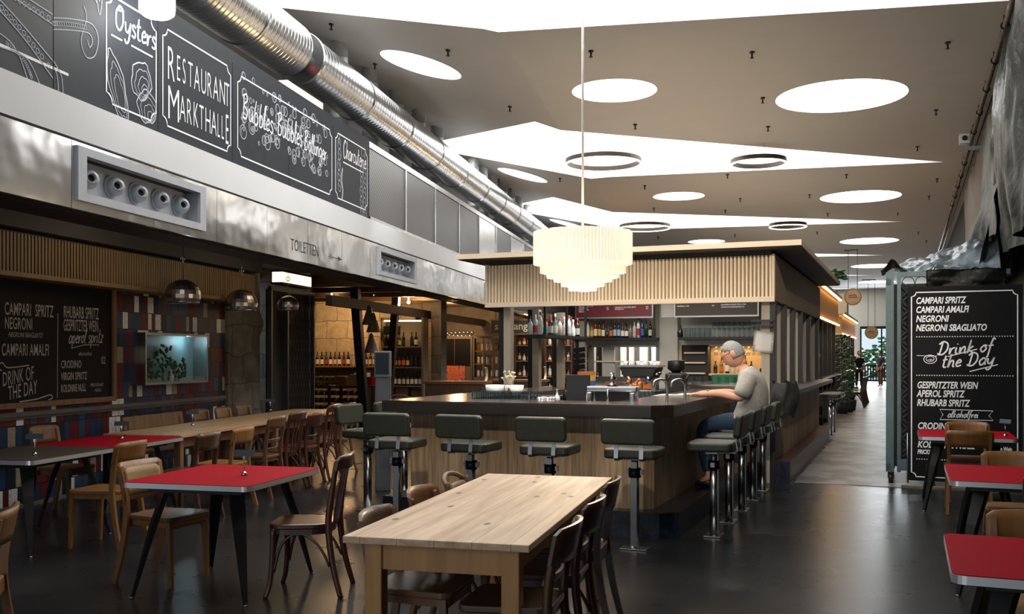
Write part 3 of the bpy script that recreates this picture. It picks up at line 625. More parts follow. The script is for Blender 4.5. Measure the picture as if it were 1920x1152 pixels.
# restaurant board
t = board('chalkboard', 7.20, 8.48, 'bluish chalkboard lettered Restaurant Markthalle in two rows of white serif capitals'); P = PB(7.20)
q = MB(); notch_frame(q, .07, 1.24, .09, .90, .07, .014, P)
def serif_caps(txt, x, y, h, first, total, last=False):
    n = len(txt); w0 = .64; ws = []
    for i, ch in enumerate(txt): ws.append({'R': .60, 'E': .52, 'S': .50, 'T': .54, 'A': .62, 'U': .60, 'N': .62, 'M': .80, 'K': .58, 'H': .62, 'L': .42}.get(ch, .55)*(1.35 if i == 0 else 1))
    s_ = total/sum(ws); cx = x
    for i, ch in enumerate(txt):
        hh = h*(1.28 if (i == 0 or (last and i == n-1)) else 1); yy = y-(hh-h)*.45
        q.text(ch, hh*1.38, cx, yy, P, xs=ws[i]*s_/(hh*1.38)/.72, bold=-.004)
        wch = ws[i]*s_
        cx += wch
serif_caps('RESTAURANT', .13, .515, .235, 1, 1.10); serif_caps('MARKTHALLE', .13, .185, .235, 1, 1.10, True)
q.part('lettering', 'chalk', t)
# bubbles board
t = board('chalkboard', 8.48, 11.03, 'long chalkboard lettered Bubbles Bubbles among many drawn round bubbles', (9.755,)); P = PB(8.48)
q = MB(); x0, x1, y0, y1, r = .10, 2.50, .10, .88, .07
notch_frame(q, x0, x1, y0, y1, r, .014, P)
script(q, 'Bubbles', .25, .19, .49, P, .017, .92, .04, -.02); script(q, 'Bubbles', .25, .98, .50, P, .017, .86, .04, 0); script(q, 'Bollinger', .23, 1.68, .49, P, .015, .80, .04, -.02)
q.part('lettering', 'chalk', t)
q = MB(); rg = random.Random(3)
for k in range(150):
    u_ = rg.random(); x = .16 + 2.2*u_; y = .30 + .42*rg.random() + (.22*(rg.random() < .35)); rr = rg.choice((.014, .02, .028, .036, .05, .05)) * (1.35 if u_ < .35 and y < .45 else 1)
    if y + rr > .95: y = .9
    q.ribbon(circ(x, y, rr, 16), .006 if rr < .03 else .009, P, closed=True); q.ribbon(circ(x, y, rr*.68, 6, a0=2)[:3], .006, P)
q.part('chalk_drawing', 'chalkg', t)
# charcuterie board
t = board('chalkboard', 11.03, 12.30, 'rightmost chalkboard lettered Charcuterie with hanging sausages drawn down both sides'); P = PB(11.03)
q = MB(); notch_frame(q, .07, 1.20, .10, .90, .07, .014, P)
script(q, 'Charcuterie', .23, .32, .64, P, .015, .80, .04); q.ribbon([(.32, .58), (1.04, .58)], .014, P); q.part('lettering', 'chalk', t)
q = MB()
for x in (.19, .98, 1.10):
    for k in range(5):
        y = .78 - k*.13 - (.2 if x > .5 else 0)
        if y < .05: break
        q.ribbon(circ(x + .015*math.sin(k*2), y, .045, 14, .07), .009, P, closed=True); q.ribbon([(x-.05, y+.02), (x+.05, y-.01)], .006, P)
    q.ribbon([(x, .78), (x, .88)], .008, P)
q.ribbon(crom([(.30, .50), (.27, .35), (.31, .22), (.28, .1)], 5), .03, P)
q.part('chalk_drawing', 'chalkg', t)
# perforated steel grilles further along
M['mesh'] = mesh_mat()
e = [12.33 + 1.62*k for k in range(10)]
for i, (a, b) in enumerate(zip(e, e[1:])):
    t = thing('vent_grille', 'perforated steel grille, %s from the chalkboards along the upper arcade' % ORD[i], 'grille', 'L', (UF, a, 3.39), group='grilles above the arcade')
    q = MB(); q.b(UF-.055, UF-.02, a+.01, b-.01, 3.40, 4.35); q.part('perforated_sheet', 'mesh' if i < 3 or i % 2 else 'galv', t)
    q = MB(); q.b(UF-.05, UF, b-.05, b, 3.39, 4.36); q.b(UF-.05, UF, a, b-.05, 3.39, 3.43); q.part('frame', 'galv', t)

# ------------------------------------------------------------------ big spiral duct on the arcade roof, riser pipes
UD = -5.0; ZD = 5.32; RD = .32
def duct(name, v0, v1, r, label, pitch, endcap):
    t = thing(name, label, 'duct', 'L', (UD, v0, ZD-r), group=None)
    prof = []; v = v0
    n = int((v1-v0)/pitch); pts, rs = [], []
    for k in range(n+1):
        y = v0 + k*(v1-v0)/n
        pts += [(UD, y+d_, ZD) for d_ in (-.016, -.005, -.002, .002, .005, .016)]; rs += [r, r, r-.005, r-.005, r, r]
    q = MB(); q.tube(pts, rs, 40); q.part('spiral_pipe', 'galv', t)
    k = 0; y = v0+.02
    while y < v1:
        q = MB(); q.tube([(UD, y-.03, ZD), (UD, y-.03, ZD), (UD, y+.03, ZD), (UD, y+.03, ZD)], [r, r+.009, r+.009, r], 40); q.part('clamp_band', 'galv', t); y += 1.9
    return t
t = duct('ventilation_duct', 2.2, 11.0, .335, 'thick near spiral-seam steel duct running above the chalkboards', .085, True)
q = MB(); q.tube([(UD, 11.0, ZD), (UD, 11.02, ZD)], .33, 40); q.part('end_cap', 'black', t)
t = duct('ventilation_duct', 11.40, 60, .325, 'longer spiral-seam steel duct continuing behind the gap, with close clamp bands', .11, True)
q = MB(); q.tube([(UD, 11.38, ZD), (UD, 11.40, ZD)], .325, 40); q.part('end_cap', 'galv', t)
q = MB(); q.tube([(UD, 11.0, ZD-.02), (UD, 11.39, ZD-.02)], .12, 20); cp = q.top('duct_coupling', 'black', 'L', (UD, 11.0, ZD-.14), 'dark coupling with red pilot lights in the gap between the two ducts', 'duct fitting')
q = MB()
for dy in (.12, .24): q.ell((UD+.11, 11.0+dy, ZD-.1), (.02, .02, .02), 10, 6)
q.part('pilot_light', emat('red_pilot', (1, .03, .02), 1.2), cp)
q = MB(); q.c(UD+.5, 10.3, 4.52, .1, 1.0, .08); lt = q.top('strip_lamp', emat('warm_strip', (1, .68, .32), 7.), 'L', (UD+.5, 10.3, 4.48), 'warm strip lamp glowing under the duct above the chalkboards', 'lamp')
for i, v in enumerate([14.0, 15.4, 16.8, 18.2, 19.55, 22.8, 23.8, 25.0, 26.3, 27.4, 28.6, 30.2]):
    x, y, _ = L(-5.5, v)
    q = MB(); pts, rs = [], []; zt = zceil(x, y)-.005
    for k in range(9):
        z = 4.5 + (zt-4.5)*k/8; pts += [(-5.5, v, z-.005), (-5.5, v, z), (-5.5, v, z+.005)]; rs += [.135, .139, .135]
    q.tube(pts, rs, 20); q.top('riser_pipe', 'riser', 'L', (-5.5, v, 4.5), 'steel riser pipe behind the big duct, %s counted from the near end' % ORD[i], 'pipe', 'riser pipes behind the duct')
# hidden roof deck of the arcade so nothing is seen behind the duct
q = MB(); q.b(-7.7, -4.9, 2, 64, 4.38, 4.44); struct(q, 'trim_6', 'dark', 'L', (-6, 10, 4.4))
q = MB(); q.b(-7.75, -7.65, -8, 64, 2.9, 8.2); struct(q, 'wall_left_upper', 'ceil', 'L', (-7.1, 10, 3))

# ------------------------------------------------------------------ sprinklers, ring lamps
SPR = [(1108, 95), (1410, 97), (1777, 79), (1430, 183), (1191, 233), (1755, 206), (1440, 237), (1209, 348), (1518, 365), (1552, 400), (1683, 400), (1587, 327), (1757, 335), (1742, 368), (1720, 275), (1532, 435), (1722, 435), (1737, 451), (1364, 327), (1388, 372), (1226, 390), (1360, 394), (1378, 440), (1234, 444)]
SPF = [(621, 44), (703, 119), (840, 93), (956, 199), (893, 304), (935, 336), (957, 354), (962, 380), (1050, 334), (991, 410)]
q = MB(); q.cyl(0, 0, -.02, 0, .035, 10); q.cyl(0, 0, -.08, -.02, .012, 8); q.cyl(0, 0, -.09, -.08, .025, 8)
spr0 = q.build('sprinkler_head', 'black'); tag(spr0, 'small dark sprinkler head fixed to the pale ceiling plaster', 'sprinkler', 'ceiling sprinklers')
first = True
for k, (px, py) in enumerate(SPR + SPF):
    dx, dz = (px-960)/1800, (667-py)/1800
    if (px, py) in SPF: D_ = (.195-dx*.981); y = .833*DEL/(dz-.27*D_)
    else: y = 4.0/dz
    x = dx*y; z = zceil(x, y)
    o = spr0 if first else spr0.copy()
    if not first: COL.objects.link(o)
    first = False; o.location = (x, y, z)
def ring_lamp(x, y, z, r, label):
    t = thing('ring_lamp', label, 'pendant light', 'A', (x, y, z), group='ring lamps in the skylight slots', local=True)
    q = MB(); pts = circ(0, 0, r, 56); q.tube([(a, b, 0) for a, b in pts], .02, 6, True)
    n = 56
    q.bm.free(); q = MB()
    for ra, rb in ((r-.02, r+.02),):
        A_ = [q.ring(Vector((0, 0, z_)), Vector((1, 0, 0)), Vector((0, 1, 0)), n, rr) for rr, z_ in ((r-.025, .045), (r+.025, .045), (r+.025, -.045), (r-.025, -.045))]
        for i in range(4):
            a, b = A_[i], A_[(i+1) % 4]
            for j in range(n): q.bm.faces.new((a[j], a[(j+1) % n], b[(j+1) % n], b[j]))
    q.part('hoop', mat('bronze_hoop', (.05, .033, .024), .5), t)
    q = MB(); q.tube([(a, b, -.05) for a, b in circ(0, 0, r+.012, n)], .018, 6, True); q.part('light_strip', emat('ring_light', (1, .86, .66), 6.), t)
    for k in range(3):
        a = 2*math.pi*k/3 + .5; q = MB(); q.tube([(r*math.cos(a), r*math.sin(a), .03), (.35*r*math.cos(a), .35*r*math.sin(a), .95)], .004, 5); q.part('suspension_wire', 'alu', t)
ring_lamp(1.77, 18.6, 5.31, .71, 'large ring lamp nearest the chandelier, in the second skylight slot')
ring_lamp(4.75, 18.5, 5.29, .50, 'smaller ring lamp right of the large one in the second skylight slot')
ring_lamp(3.86, 27.9, 5.30, .71, 'far large ring lamp in the third skylight slot above the bar canopy')
ring_lamp(7.93, 27.6, 5.30, .50, 'far smaller ring lamp at the right of the third skylight slot')
# glowing tube pendant in front of the boards
t = thing('tube_pendant', 'glowing white cylinder pendant in front of the Oysters chalkboard', 'pendant light', 'L', (-4.02, 6.55, 4.10))
q = MB(); q.lathe(-4.02, 6.55, 4.10, [(.10, 0), (.125, .02), (.13, .05), (.13, .45)], 28); q.part('shade', emat('pendant_glow', (1, .93, .80), 11.), t)
q = MB(); q.cyl(-4.02, 6.55, 4.55, 6.3, .006, 6); q.part('cord', 'black', t)
light('pendant_throw', 'POINT', L(-4.12, 6.8, 4.22), 16, (.93, .96, 1), .12)
# small spot lamps that wash the white band further along (bright patches on band)
for v in (12.9, 17.6): light('band_spot', 'SPOT', L(-3.8, v, 4.2), 30, (.95, .97, 1), .05, aim(L(-3.8, v, 4.2), L(UF, v+.1, 3.25)), None, 75)
# ------------------------------------------------------------------ left bay under the arcade
q = MB(); q.b(-7.1, -4.45, 2, 15.7, 2.99, 3.05); struct(q, 'ceiling_bay', 'dark', 'L', (-6, 10, 3))
q = MB(); q.b(-11, -4.45, 15.7, 34, 2.99, 3.05); struct(q, 'ceiling_shop', wood('shop_boards', (.30, .19, .09), (.17, .10, .045), 'y'), 'L', (-6, 20, 3))
UW = -6.80
q = MB(); q.b(UW-.2, UW, 3, 12.85, 0, 3.0); struct(q, 'wall_left', 'tiles', 'L', (UW, 8, 0))
q = MB(); q.b(UW-.001, UW+.045, 3, 12.8, .93, .975); q.b(UW-.001, UW+.02, 3, 12.8, .90, .93); struct(q, 'trim_7', mat('grey_ledge', (.10, .095, .085), .5, var=.1), 'L', (UW, 8, .93))
q = MB(); q.b(UW-.001, UW+.03, 3, 12.8, .0, .04); struct(q, 'baseboard_left', mat('pale_base', (.20, .20, .20), .5), 'L', (UW, 8, 0))
# slatted wooden band
t = thing('slatted_panel', 'brown vertical slat panel running above the big chalk menu', 'wall panel', 'L', (UW, 8, 2.3))
q = MB()
for k in range(201): y = 3.2 + k*.05; q.b(UW+.25, UW+.28, y, y+.030, 2.36, 2.74)
q.part('slat_row', 'slatd', t); q = MB(); q.b(UW+.22, UW+.25, 3.2, 13.26, 2.33, 2.76); q.part('backing', 'dark', t)
q = MB(); q.b(UW, UW+.30, 3.2, 12.80, 2.315, 2.36); q.b(UW+.22, UW+.30, 12.80, 13.26, 2.315, 2.36); q.part('bottom_rail', 'slatd', t)
q = MB(); q.b(UW, UW+.36, 3.2, 13.3, 2.78, 2.93); struct(q, 'beam_left', mat('grey_beam', (.05, .048, .045), .7, var=.15, vs=4), 'L', (UW, 8, 2.78))
# big menu blackboard
t = thing('menu_board', 'large wood framed blackboard with two columns of chalked drink names', 'blackboard', 'L', (UW, 8.2, 1.0))
y0, y1, z0, z1 = 6.9, 10.12, 1.02, 2.31
q = MB(); q.b(UW, UW+.04, y0, y1, z0, z1); q.part('slate', 'slate2', t)
q = MB(); q.b(UW, UW+.07, y1-.055, y1, z0, z1); q.b(UW, UW+.07, y0, y1-.055, z0, z0+.055); q.b(UW, UW+.07, y0, y0+.05, z0+.055, z1); q.part('frame', 'tan', t)
q = MB(); P = planeL(UW+.041, 0, 0)
for txt, s_, v, z, xs, sp in (('CAMPARI  SPRITZ', .178, 8.31, 1.955, .50, 1.05), ('NEGRONI', .168, 8.31, 1.815, .52, 1.05), ('CAMPARI AMALFI', .172, 8.27, 1.55, .50, 1.05), ('RHUBARB SPRITZ', .185, 9.20, 1.96, .42, 1.02), ('GESPRITZTER WEIN', .18, 9.20, 1.82, .375, 1.02), ('CRODINO', .118, 9.16, 1.415, .60, 1.04), ('VIRGIN SPRITZ', .118, 9.16, 1.285, .55, 1.04), ('KOLONNE NULL', .118, 9.16, 1.155, .46, 1.04)):
    q.text(txt, s_, v, z, P, xs=xs, space=sp, bold=.001)
q.text('NEGRONI SBAGLIATO', .07, 8.36, 1.735, P, xs=.72, shear=.3); q.text('02', .12, 9.86, 1.455, P, xs=.7); q.text('PRICKELND', .05, 9.66, 1.20, P, shear=.3, xs=.9); q.text('NULL', .05, 9.74, 1.14, P, shear=.3)
q.text('alkoholfrei', .06, 9.45, 1.55, P, shear=.3, xs=.9)
q.text('DRINK OF', .20, 8.28, 1.245, P, xs=.48, shear=.25, rot=.13, space=1.05); q.text('THE DAY', .20, 8.36, 1.105, P, xs=.50, shear=.25, rot=.13, space=1.05)
q.ribbon(crom([(8.27, 1.40), (8.22, 1.44), (8.28, 1.48), (8.36, 1.43), (8.66, 1.45)], 6), .012, P); q.ribbon(crom([(8.52, 1.083), (8.78, 1.10), (8.98, 1.135), (9.02, 1.10), (8.96, 1.085)], 6), .012, P)
script(q, 'aperol spritz', .165, 9.28, 1.68, P, .012, .74, .3, .03); q.ribbon([(9.34, 1.63), (9.56, 1.67), (9.82, 1.67)], .008, P)
q.ribbon([(9.10, 1.10), (9.11, 2.0)], .008, P)
q.part('lettering', 'chalkd', t)
# terrarium niche
t = thing('display_case', 'lit glass display case with green plants let into the tiled wall', 'display case', 'L', (UW, 11.4, 1.2))
y0, y1, z0, z1 = 10.5, 11.93, 1.22, 1.80
q = MB()
for a in ((y0-.03, y0, z0-.03, z1+.03), (y1, y1+.03, z0-.03, z1+.03), (y0, y1, z0-.03, z0), (y0, y1, z1, z1+.03)): q.b(UW, UW+.22, *a)
q.part('frame', 'chrome', t)
q = MB(); q.b(UW, UW+.012, y0, y1, z0, z1); q.part('back_panel', mat('teal_back', (.16, .28, .31), .5, var=.15, vs=3), t)
q = MB(); q.b(UW+.195, UW+.20, y0, y1, z0, z1); q.part('glass_front', 'pane', t)
rg = random.Random(5)
for k, (y, h, w_) in enumerate(((10.66, .26, .12), (11.05, .42, .18), (11.42, .24, .15))):
    q = MB()
    for i in range(46):
        a = rg.random()*6.28; e_ = rg.random(); rr = w_*(.3+.7*e_); z = z0 + .04 + h*rg.random()
        q.ell((UW+.1+.07*math.sin(a), y+rr*math.cos(a), z), (.02, .035, .012), 6, 4, Matrix.Rotation(a, 4, 'X'))
    q.tube([(UW+.1, y, z0), (UW+.1, y, z0+h*.7)], .008, 5)
    q.top('plant', 'leaf', 'L', (UW+.1, y, z0), 'small green plant, %s inside the glass display case' % ('leftmost', 'tallest, in the middle', 'rightmost')[k], 'plant', 'plants in the display case')
q = MB(); q.lathe(UW+.1, 11.24, z0, [(.03, 0), (.035, .06), (.012, .1), (.012, .15)], 10); q.top('jar', 'paper', 'L', (UW+.1, 11.24, z0), 'small pale jar among the plants in the display case', 'jar')
light('case_light', 'POINT', L(UW+.14, 11.6, 1.74), 2.6, (.75, .93, 1), .03)
# faceted dome pendants
for k, (px, py, w_, lab) in enumerate(((343, 543, 66, 'mirrored dome pendant at the left, hanging before the slat panel'), (453, 560, 60, 'mirrored dome pendant in the middle, at the right end of the slat panel'), (540, 566, 40, 'mirrored dome pendant at the right, hanging before the dark lattice gate'))):
    D_ = 6.25; zz = D_/.9808/(.199+(960-px)/1800); x = (px-960)/1800*zz; u = x*cL - zz*sL; v = x*sL + zz*cL
    r = w_*zz/3600; zc = EYE + (667-py)*zz/1800 - r*.35
    t = thing('dome_pendant', lab, 'pendant light', 'L', (u, v, zc), group='mirrored dome pendants')
    q = MB(); n, m_ = 26, 8; rings = []
    for i in range(m_+1): a = -.45 + (.5*math.pi+.45)*i/m_; rings.append(q.ring(Vector((u, v, zc + r*.92*math.sin(a))), Vector((1, 0, 0)), Vector((0, 1, 0)), n, max(.006, r*math.cos(a))))
    for i in range(m_):
        f0 = .12
        for j in range(n): q.bm.faces.new((rings[i][j], rings[i][(j+1) % n], rings[i+1][(j+1) % n], rings[i+1][j]))
    r2 = bmesh.ops.inset_individual(q.bm, faces=q.bm.faces[:], thickness=.0045, depth=-.004)
    q.part('faceted_shade', 'chrom2', t)
    q = MB(); q.tube([(a+u, b+v, zc-.40*r) for a, b in circ(0, 0, r*.90, 26)], .008, 6, True); q.part('rim', 'chrome', t)
    q = MB(); q.cyl(u, v, zc+r*.9, 2.99, .005, 6); q.part('cord', 'chrome', t)
    q = MB(); q.tube([(a+u, v, zc+r*.9+.26+b) for a, b in circ(0, 0, .03, 12)], .006, 5, True); q.part('hook', 'chrome', t)
light('bay_lamp', 'POINT', L(-5.6, 9.2, 2.85), 11, (1, .80, .58), .3)
light('bay_lamp', 'POINT', L(-5.5, 12.3, 2.85), 10, (1, .78, .52), .3)
# stone pier
q = MB()
def pier(i, j):
    a = i; y = 12.84 + 1.02*a; z = j*3.0
    d = .10*noise.noise(Vector((y*2.2, z*2.2, 1))) + .05*noise.noise(Vector((y*6, z*6, 4)))
    return Vector((-6.66 + d - .18*(2*abs(a-.5))**4, y, z))
q.grid(pier, 24, 60); q.raw = 1
struct(q, 'pier_stone', 'stone', 'L', (-6.7, 13.3, 0))
q = MB(); q.b(-8, -6.85, 12.84, 13.9, 0, 3.0); q.b(-7.0, -6.75, 12.84, 13.86, 0, 3.0); struct(q, 'pier_core', 'stone', 'L', (-7, 13.3, 0))
# lattice gate
t = thing('lattice_gate', 'tall black metal lattice gate folded beside the stone pier', 'gate', 'L', (-6.6, 14.7, 0))
q = MB()
for y in (13.95, 14.55, 15.62): q.b(-6.66, -6.60, y, y+.05, 0, 2.62)
q.b(-6.66, -6.60, 13.95, 15.67, 2.57, 2.64); q.part('gate_frame', mat('dull_steel', (.07, .075, .08), .4, .6), t)
q = MB()
for k in range(-12, 46):
    for s_ in (1, -1):
        yA = 14.6 + k*.11 if s_ > 0 else 15.62 - k*.11
        p0, p1 = (yA, 0.05), (yA + s_*1.55*.6, 2.57)
        lo, hi = 14.6, 15.62
        def clip(p, r_):
            (a, b), (c_, d) = p, r_
            pts = []
            t0, t1 = 0, 1
            for lim, sg in ((lo, 1), (hi, -1)):
                fa, fc = sg*(a-lim), sg*(c_-lim)
                if fa < 0 and fc < 0: return None
                if fa < 0: t0 = max(t0, fa/(fa-fc))
                if fc < 0: t1 = min(t1, fa/(fa-fc))
            if t0 >= t1: return None
            return (a+(c_-a)*t0, b+(d-b)*t0), (a+(c_-a)*t1, b+(d-b)*t1)
        cl = clip(p0, p1)
        if cl: q.bar([(-6.63+.012*s_, cl[0][0], cl[0][1]), (-6.63+.012*s_, cl[1][0], cl[1][1])], .010, .010, (1, 0, 0))
q.part('lattice', 'black', t)
q = MB(); q.b(-6.72, -6.69, 14.0, 15.62, 0, 2.6); q.part('dark_panel', 'dark', t)
# strip light sign above the gate
t = thing('light_box', 'bright warm light box above the black lattice gate', 'lamp', 'L', (-6.5, 14.6, 2.55))
q = MB(); q.b(-6.62, -6.45, 14.02, 15.15, 2.70, 2.86); q.part('diffuser', emat('box_glow', (1, .76, .42), 2.6), t)
q = MB(); q.b(-6.64, -6.44, 14.0, 15.17, 2.86, 2.89); q.b(-6.64, -6.44, 14.0, 15.17, 2.67, 2.70); q.part('housing', 'black', t)

# ------------------------------------------------------------------ wine shop behind the arcade openings
q = MB(); q.b(-11, -6.3, 22.6, 22.8, 0, 3.0); struct(q, 'wall_shop', 'warmstone', 'L', (-8, 22.6, 0))
q = MB(); q.b(-11, -10.8, 15.8, 22.6, 0, 3.0); q.b(-11, -6.7, 15.7, 15.8, 0, 3.0); struct(q, 'wall_shop_side', 'stone', 'L', (-10.8, 19, 0))
q = MB(); q.b(-7.6, -1.2, 27.6, 27.8, 0, 3.2); struct(q, 'wall_shop_rear', mat('brown_plaster', (.20, .155, .105), .85, var=.2, vs=3), 'L', (-6, 27.6, 0))
q = MB()
for v in (16.5, 18.0, 19.5, 21.0): q.b(-10.9, -4.6, v, v+.16, 2.80, 2.99)
struct(q, 'beam_shop', wood('old_timber', (.16, .09, .04), (.09, .05, .022), 'x'), 'L', (-7, 18, 2.8))
q = MB(); q.b(-6.42, -6.30, 15.7, 30, 2.42, 2.60); struct(q, 'beam_steel', mat('grey_steel_beam', (.055, .05, .045), .6), 'L', (-6.4, 20, 2.42))
# raking dark posts
q = MB(); q.bar([(-6.55, 17.45, 2.99), (-6.55, 18.1, 0)], .16, .16, (1, 0, 0)); q.top('raking_post', 'black', 'L', (-6.55, 18.1, 0), 'leaning black post left of the hanging lampshades in the wine shop', 'post')
q = MB(); q.bar([(-6.60, 20.2, 2.99), (-6.60, 19.5, 0)], .15, .15, (1, 0, 0)); q.top('raking_post', 'black', 'L', (-6.6, 19.5, 0), 'black post behind the hanging lampshades in the wine shop', 'post')
# stack of cone lampshades
for k, (px, py, w_, h) in enumerate(((692, 592, 22, 30), (700, 606, 24, 32), (696, 645, 24, 36))):
    zz = 17.6; x = (px-960)/1800*zz; u = x*cL - zz*sL; v = x*sL + zz*cL; zc = EYE + (667-py)*zz/1800
    q = MB(); q.lathe(u, v, zc-.17, [(.13, 0), (.125, .02), (.03, .34), (.012, .36)], 18, False); q.tube([(u, v, zc+.18), (u, v, 2.42)], .006, 5)
    q.top('cone_pendant', mat('brown_grey_shade', (.14, .11, .10), .4, .3), 'L', (u, v, zc-.17), 'brown metal cone lampshade, %s of the cluster in the wine shop' % ('upper left', 'upper right', 'lowest')[k], 'pendant light', 'cone lampshades')
# bottles
def bottle(mb, x, y, z, h, r, kind=0):
    sh = {0: [(r, 0), (r, .55*h), (r*.9, .62*h), (r*.36, .74*h), (r*.34, .97*h), (r*.40, .97*h), (r*.40, h)], 1: [(r, 0), (r, .62*h), (r*.85, .70*h), (r*.32, .78*h), (r*.32, h)],
          2: [(r*.9, 0), (r, .1*h), (r*.95, .45*h), (r*.3, .70*h), (r*.3, h)], 3: [(r*1.15, 0), (r*1.2, .3*h), (r*1.1, .52*h), (r*.4, .64*h), (r*.35, .9*h), (r*.45, .9*h), (r*.45, h)]}[kind]
    mb.lathe(x, y, z, sh, 10); return mb
BC = {'dark': (.012, .012, .010), 'green': (.012, .035, .015), 'brown': (.05, .02, .008), 'clear': (.55, .60, .62), 'blue': (.015, .03, .14), 'amber': (.30, .12, .02), 'red': (.20, .015, .015), 'teal': (.04, .32, .36), 'orange': (.45, .12, .02), 'yellow': (.55, .36, .03), 'white': (.75, .74, .70), 'tanned': (.34, .22, .12)}
for k, c in BC.items(): M['b_'+k] = mat('bottle_'+k, c, .14, spec=.7)
LC = {'white': (.75, .73, .68), 'yellow': (.60, .42, .05), 'red': (.40, .03, .03), 'cream': (.60, .52, .36), 'green': (.35, .42, .06), 'blue': (.06, .10, .35), 'black': (.015, .015, .015), 'orange': (.55, .17, .04), 'silver': (.4, .45, .5)}
for k, c in LC.items(): M['l_'+k] = mat('label_'+k, c, .6)
def put_bottle(frame, x, y, z, h, r, glass, lab, label, group, cap=None, kind=0, cat='bottle'):
    q = MB(); bottle(q, x, y, z, h, r, kind); o = q.top('bottle', 'b_'+glass, frame, (x, y, z), label, cat, group)
    if lab: q = MB(); rr = r*(1.25 if kind == 3 else 1)+.0015; q.lathe(x, y, z, [(rr, .12*h), (rr, .46*h)], 12, False); q.part('bottle_label', 'l_'+lab, o)
    if cap: q = MB(); q.lathe(x, y, z, [(r*.43, .86*h), (r*.43, 1.005*h), (.001, 1.005*h)], 10, False); q.part('cap', 'l_'+cap, o)
    return o
# bottles in front of the stone wall
t = thing('wall_shelf', 'long shelf with wine bottles along the yellow stone wall of the shop', 'shelf', 'L', (-8.5, 22.4, 1.2))
q = MB(); q.b(-9.8, -6.9, 22.25, 22.6, 1.26, 1.30); q.part('board', 'tan', t)
q = MB()
for x in (-9.7, -8.4, -7.1): q.b(x, x+.04, 22.3, 22.6, 1.0, 1.26)
q.part('bracket', 'black', t)
for k in range(24):
    x = -9.7 + k*.115
    if k in (11,): continue
    put_bottle('L', x, 22.36, 1.30, .34, .042, ('dark', 'green', 'dark', 'brown')[k % 4], ('white', 'cream', 'white', 'red')[(k*7) % 4], 'wine bottle, %s from the left on the shelf along the stone wall' % ORD[k], 'bottles on the stone wall shelf')
# slanted rack with lying bottles
t = thing('wine_rack', 'slanted dark rack of lying wine bottles at the left of the shop', 'wine rack', 'L', (-8.9, 20.5, 0))
q = MB()
for k in range(6):
    q.b(-9.9, -7.6, 20.9+.03*k, 21.3, .12+.17*k, .14+.17*k)
q.b(-9.92, -9.88, 20.6, 21.4, 0, 1.2); q.b(-7.62, -7.58, 20.6, 21.4, 0, 1.2); q.part('rack_frame', 'dark', t)
c_ = 0
for k in range(6):
    for j in range(15):
        x = -9.78 + j*.15; z = .14+.17*k+.045
        q = MB(); q.tube([(x, 21.2, z), (x, 21.0, z), (x, 20.96, z), (x, 20.86, z)], [.042, .042, .016, .016], 8)
        q.top('bottle', ('b_dark', 'b_green', 'b_brown')[(j+k) % 3], 'L', (x, 21, z-.045), 'dark bottle lying in the slanted rack at the left of the wine shop', 'bottle', 'bottles lying in the wine rack'); c_ += 1
# tasting table with boxes
t = thing('shop_table', 'dark wooden table under the boxes in the wine shop', 'table', 'L', (-7.3, 20.0, 0))
q = MB(); q.b(-8.0, -6.9, 19.6, 20.4, .86, .90); q.part('tabletop', 'walnut', t)
for x in (-7.95, -6.95):
    for y in (19.65, 20.35): q = MB(); q.b(x-.03, x+.03, y-.03, y+.03, 0, .86); q.part('leg', 'walnut', t)
for k, (x, y, s_, c) in enumerate(((-7.75, 19.9, .22, 'tan'), (-7.45, 19.9, .26, 'cane'), (-7.15, 19.95, .2, 'red'), (-7.4, 20.2, .3, 'paper'))):
    q = MB(); q.b(x-s_/2, x+s_/2, y-.1, y+.1, .90, .90+s_*.9); q.b(x-s_/2-.005, x+s_/2+.005, y-.105, y+.105, .90+s_*.7, .90+s_*.72)
    q.top('gift_box', c, 'L', (x, y, .9), ('tan wooden', 'woven', 'red', 'pale paper')[k]+' gift box standing on the dark shop table', 'box')
# bottle shelf unit, three shelves
xa = (-2.37, -1.62)
t = thing('bottle_shelf', 'grey shelf unit with three rows of wine bottles beside the pillar', 'shelf', 'L', (-6.6, 21.2, 0))
x0, x1, y0 = -7.20, -6.28, 21.3
q = MB(); q.b(x0-.05, x0, y0-.3, y0+.1, 0, 2.42); q.b(x1, x1+.05, y0-.3, y0+.1, 0, 2.42); q.b(x0-.05, x1+.05, y0-.3, y0+.1, 2.36, 2.42); q.part('carcass', mat('grey_brown', (.16, .13, .10), .6, var=.1), t)
q = MB(); q.b(x0, x1, y0+.06, y0+.1, 0, 2.36); q.part('back_panel', mat('warm_grey', (.22, .18, .13), .7, var=.1), t)
SZ = (.86, 1.29, 1.76)
for z in SZ: q = MB(); q.b(x0, x1, y0-.3, y0+.06, z-.03, z); q.part('shelf', mat('grey_brown', (.16, .13, .10)), t)
q = MB(); q.b(x0, x1, y0-.2, y0-.15, 2.33, 2.36); q.part('light_strip', emat('shelf_strip', (1, .72, .36), 6.), t)
for r_, z in enumerate(SZ):
    n = (9, 9, 8)[r_]
    for k in range(n):
        if r_ == 2 and k == 5: continue
        put_bottle('L', x0+.06+k*.10, y0-.18, z, .33, .041, ('dark', 'dark', 'brown')[(k+r_) % 3], (('white',)*9, ('cream', 'green', 'cream', 'orange', 'orange', 'cream', 'black', 'black', 'black'), ('black', 'green', 'yellow', 'green', 'black', 'black', 'black', 'white'))[r_][k], 'wine bottle, %s from the left on the %s shelf of the grey unit' % (ORD[k], ('lowest', 'middle', 'top')[r_]), 'bottles in the grey shelf unit')
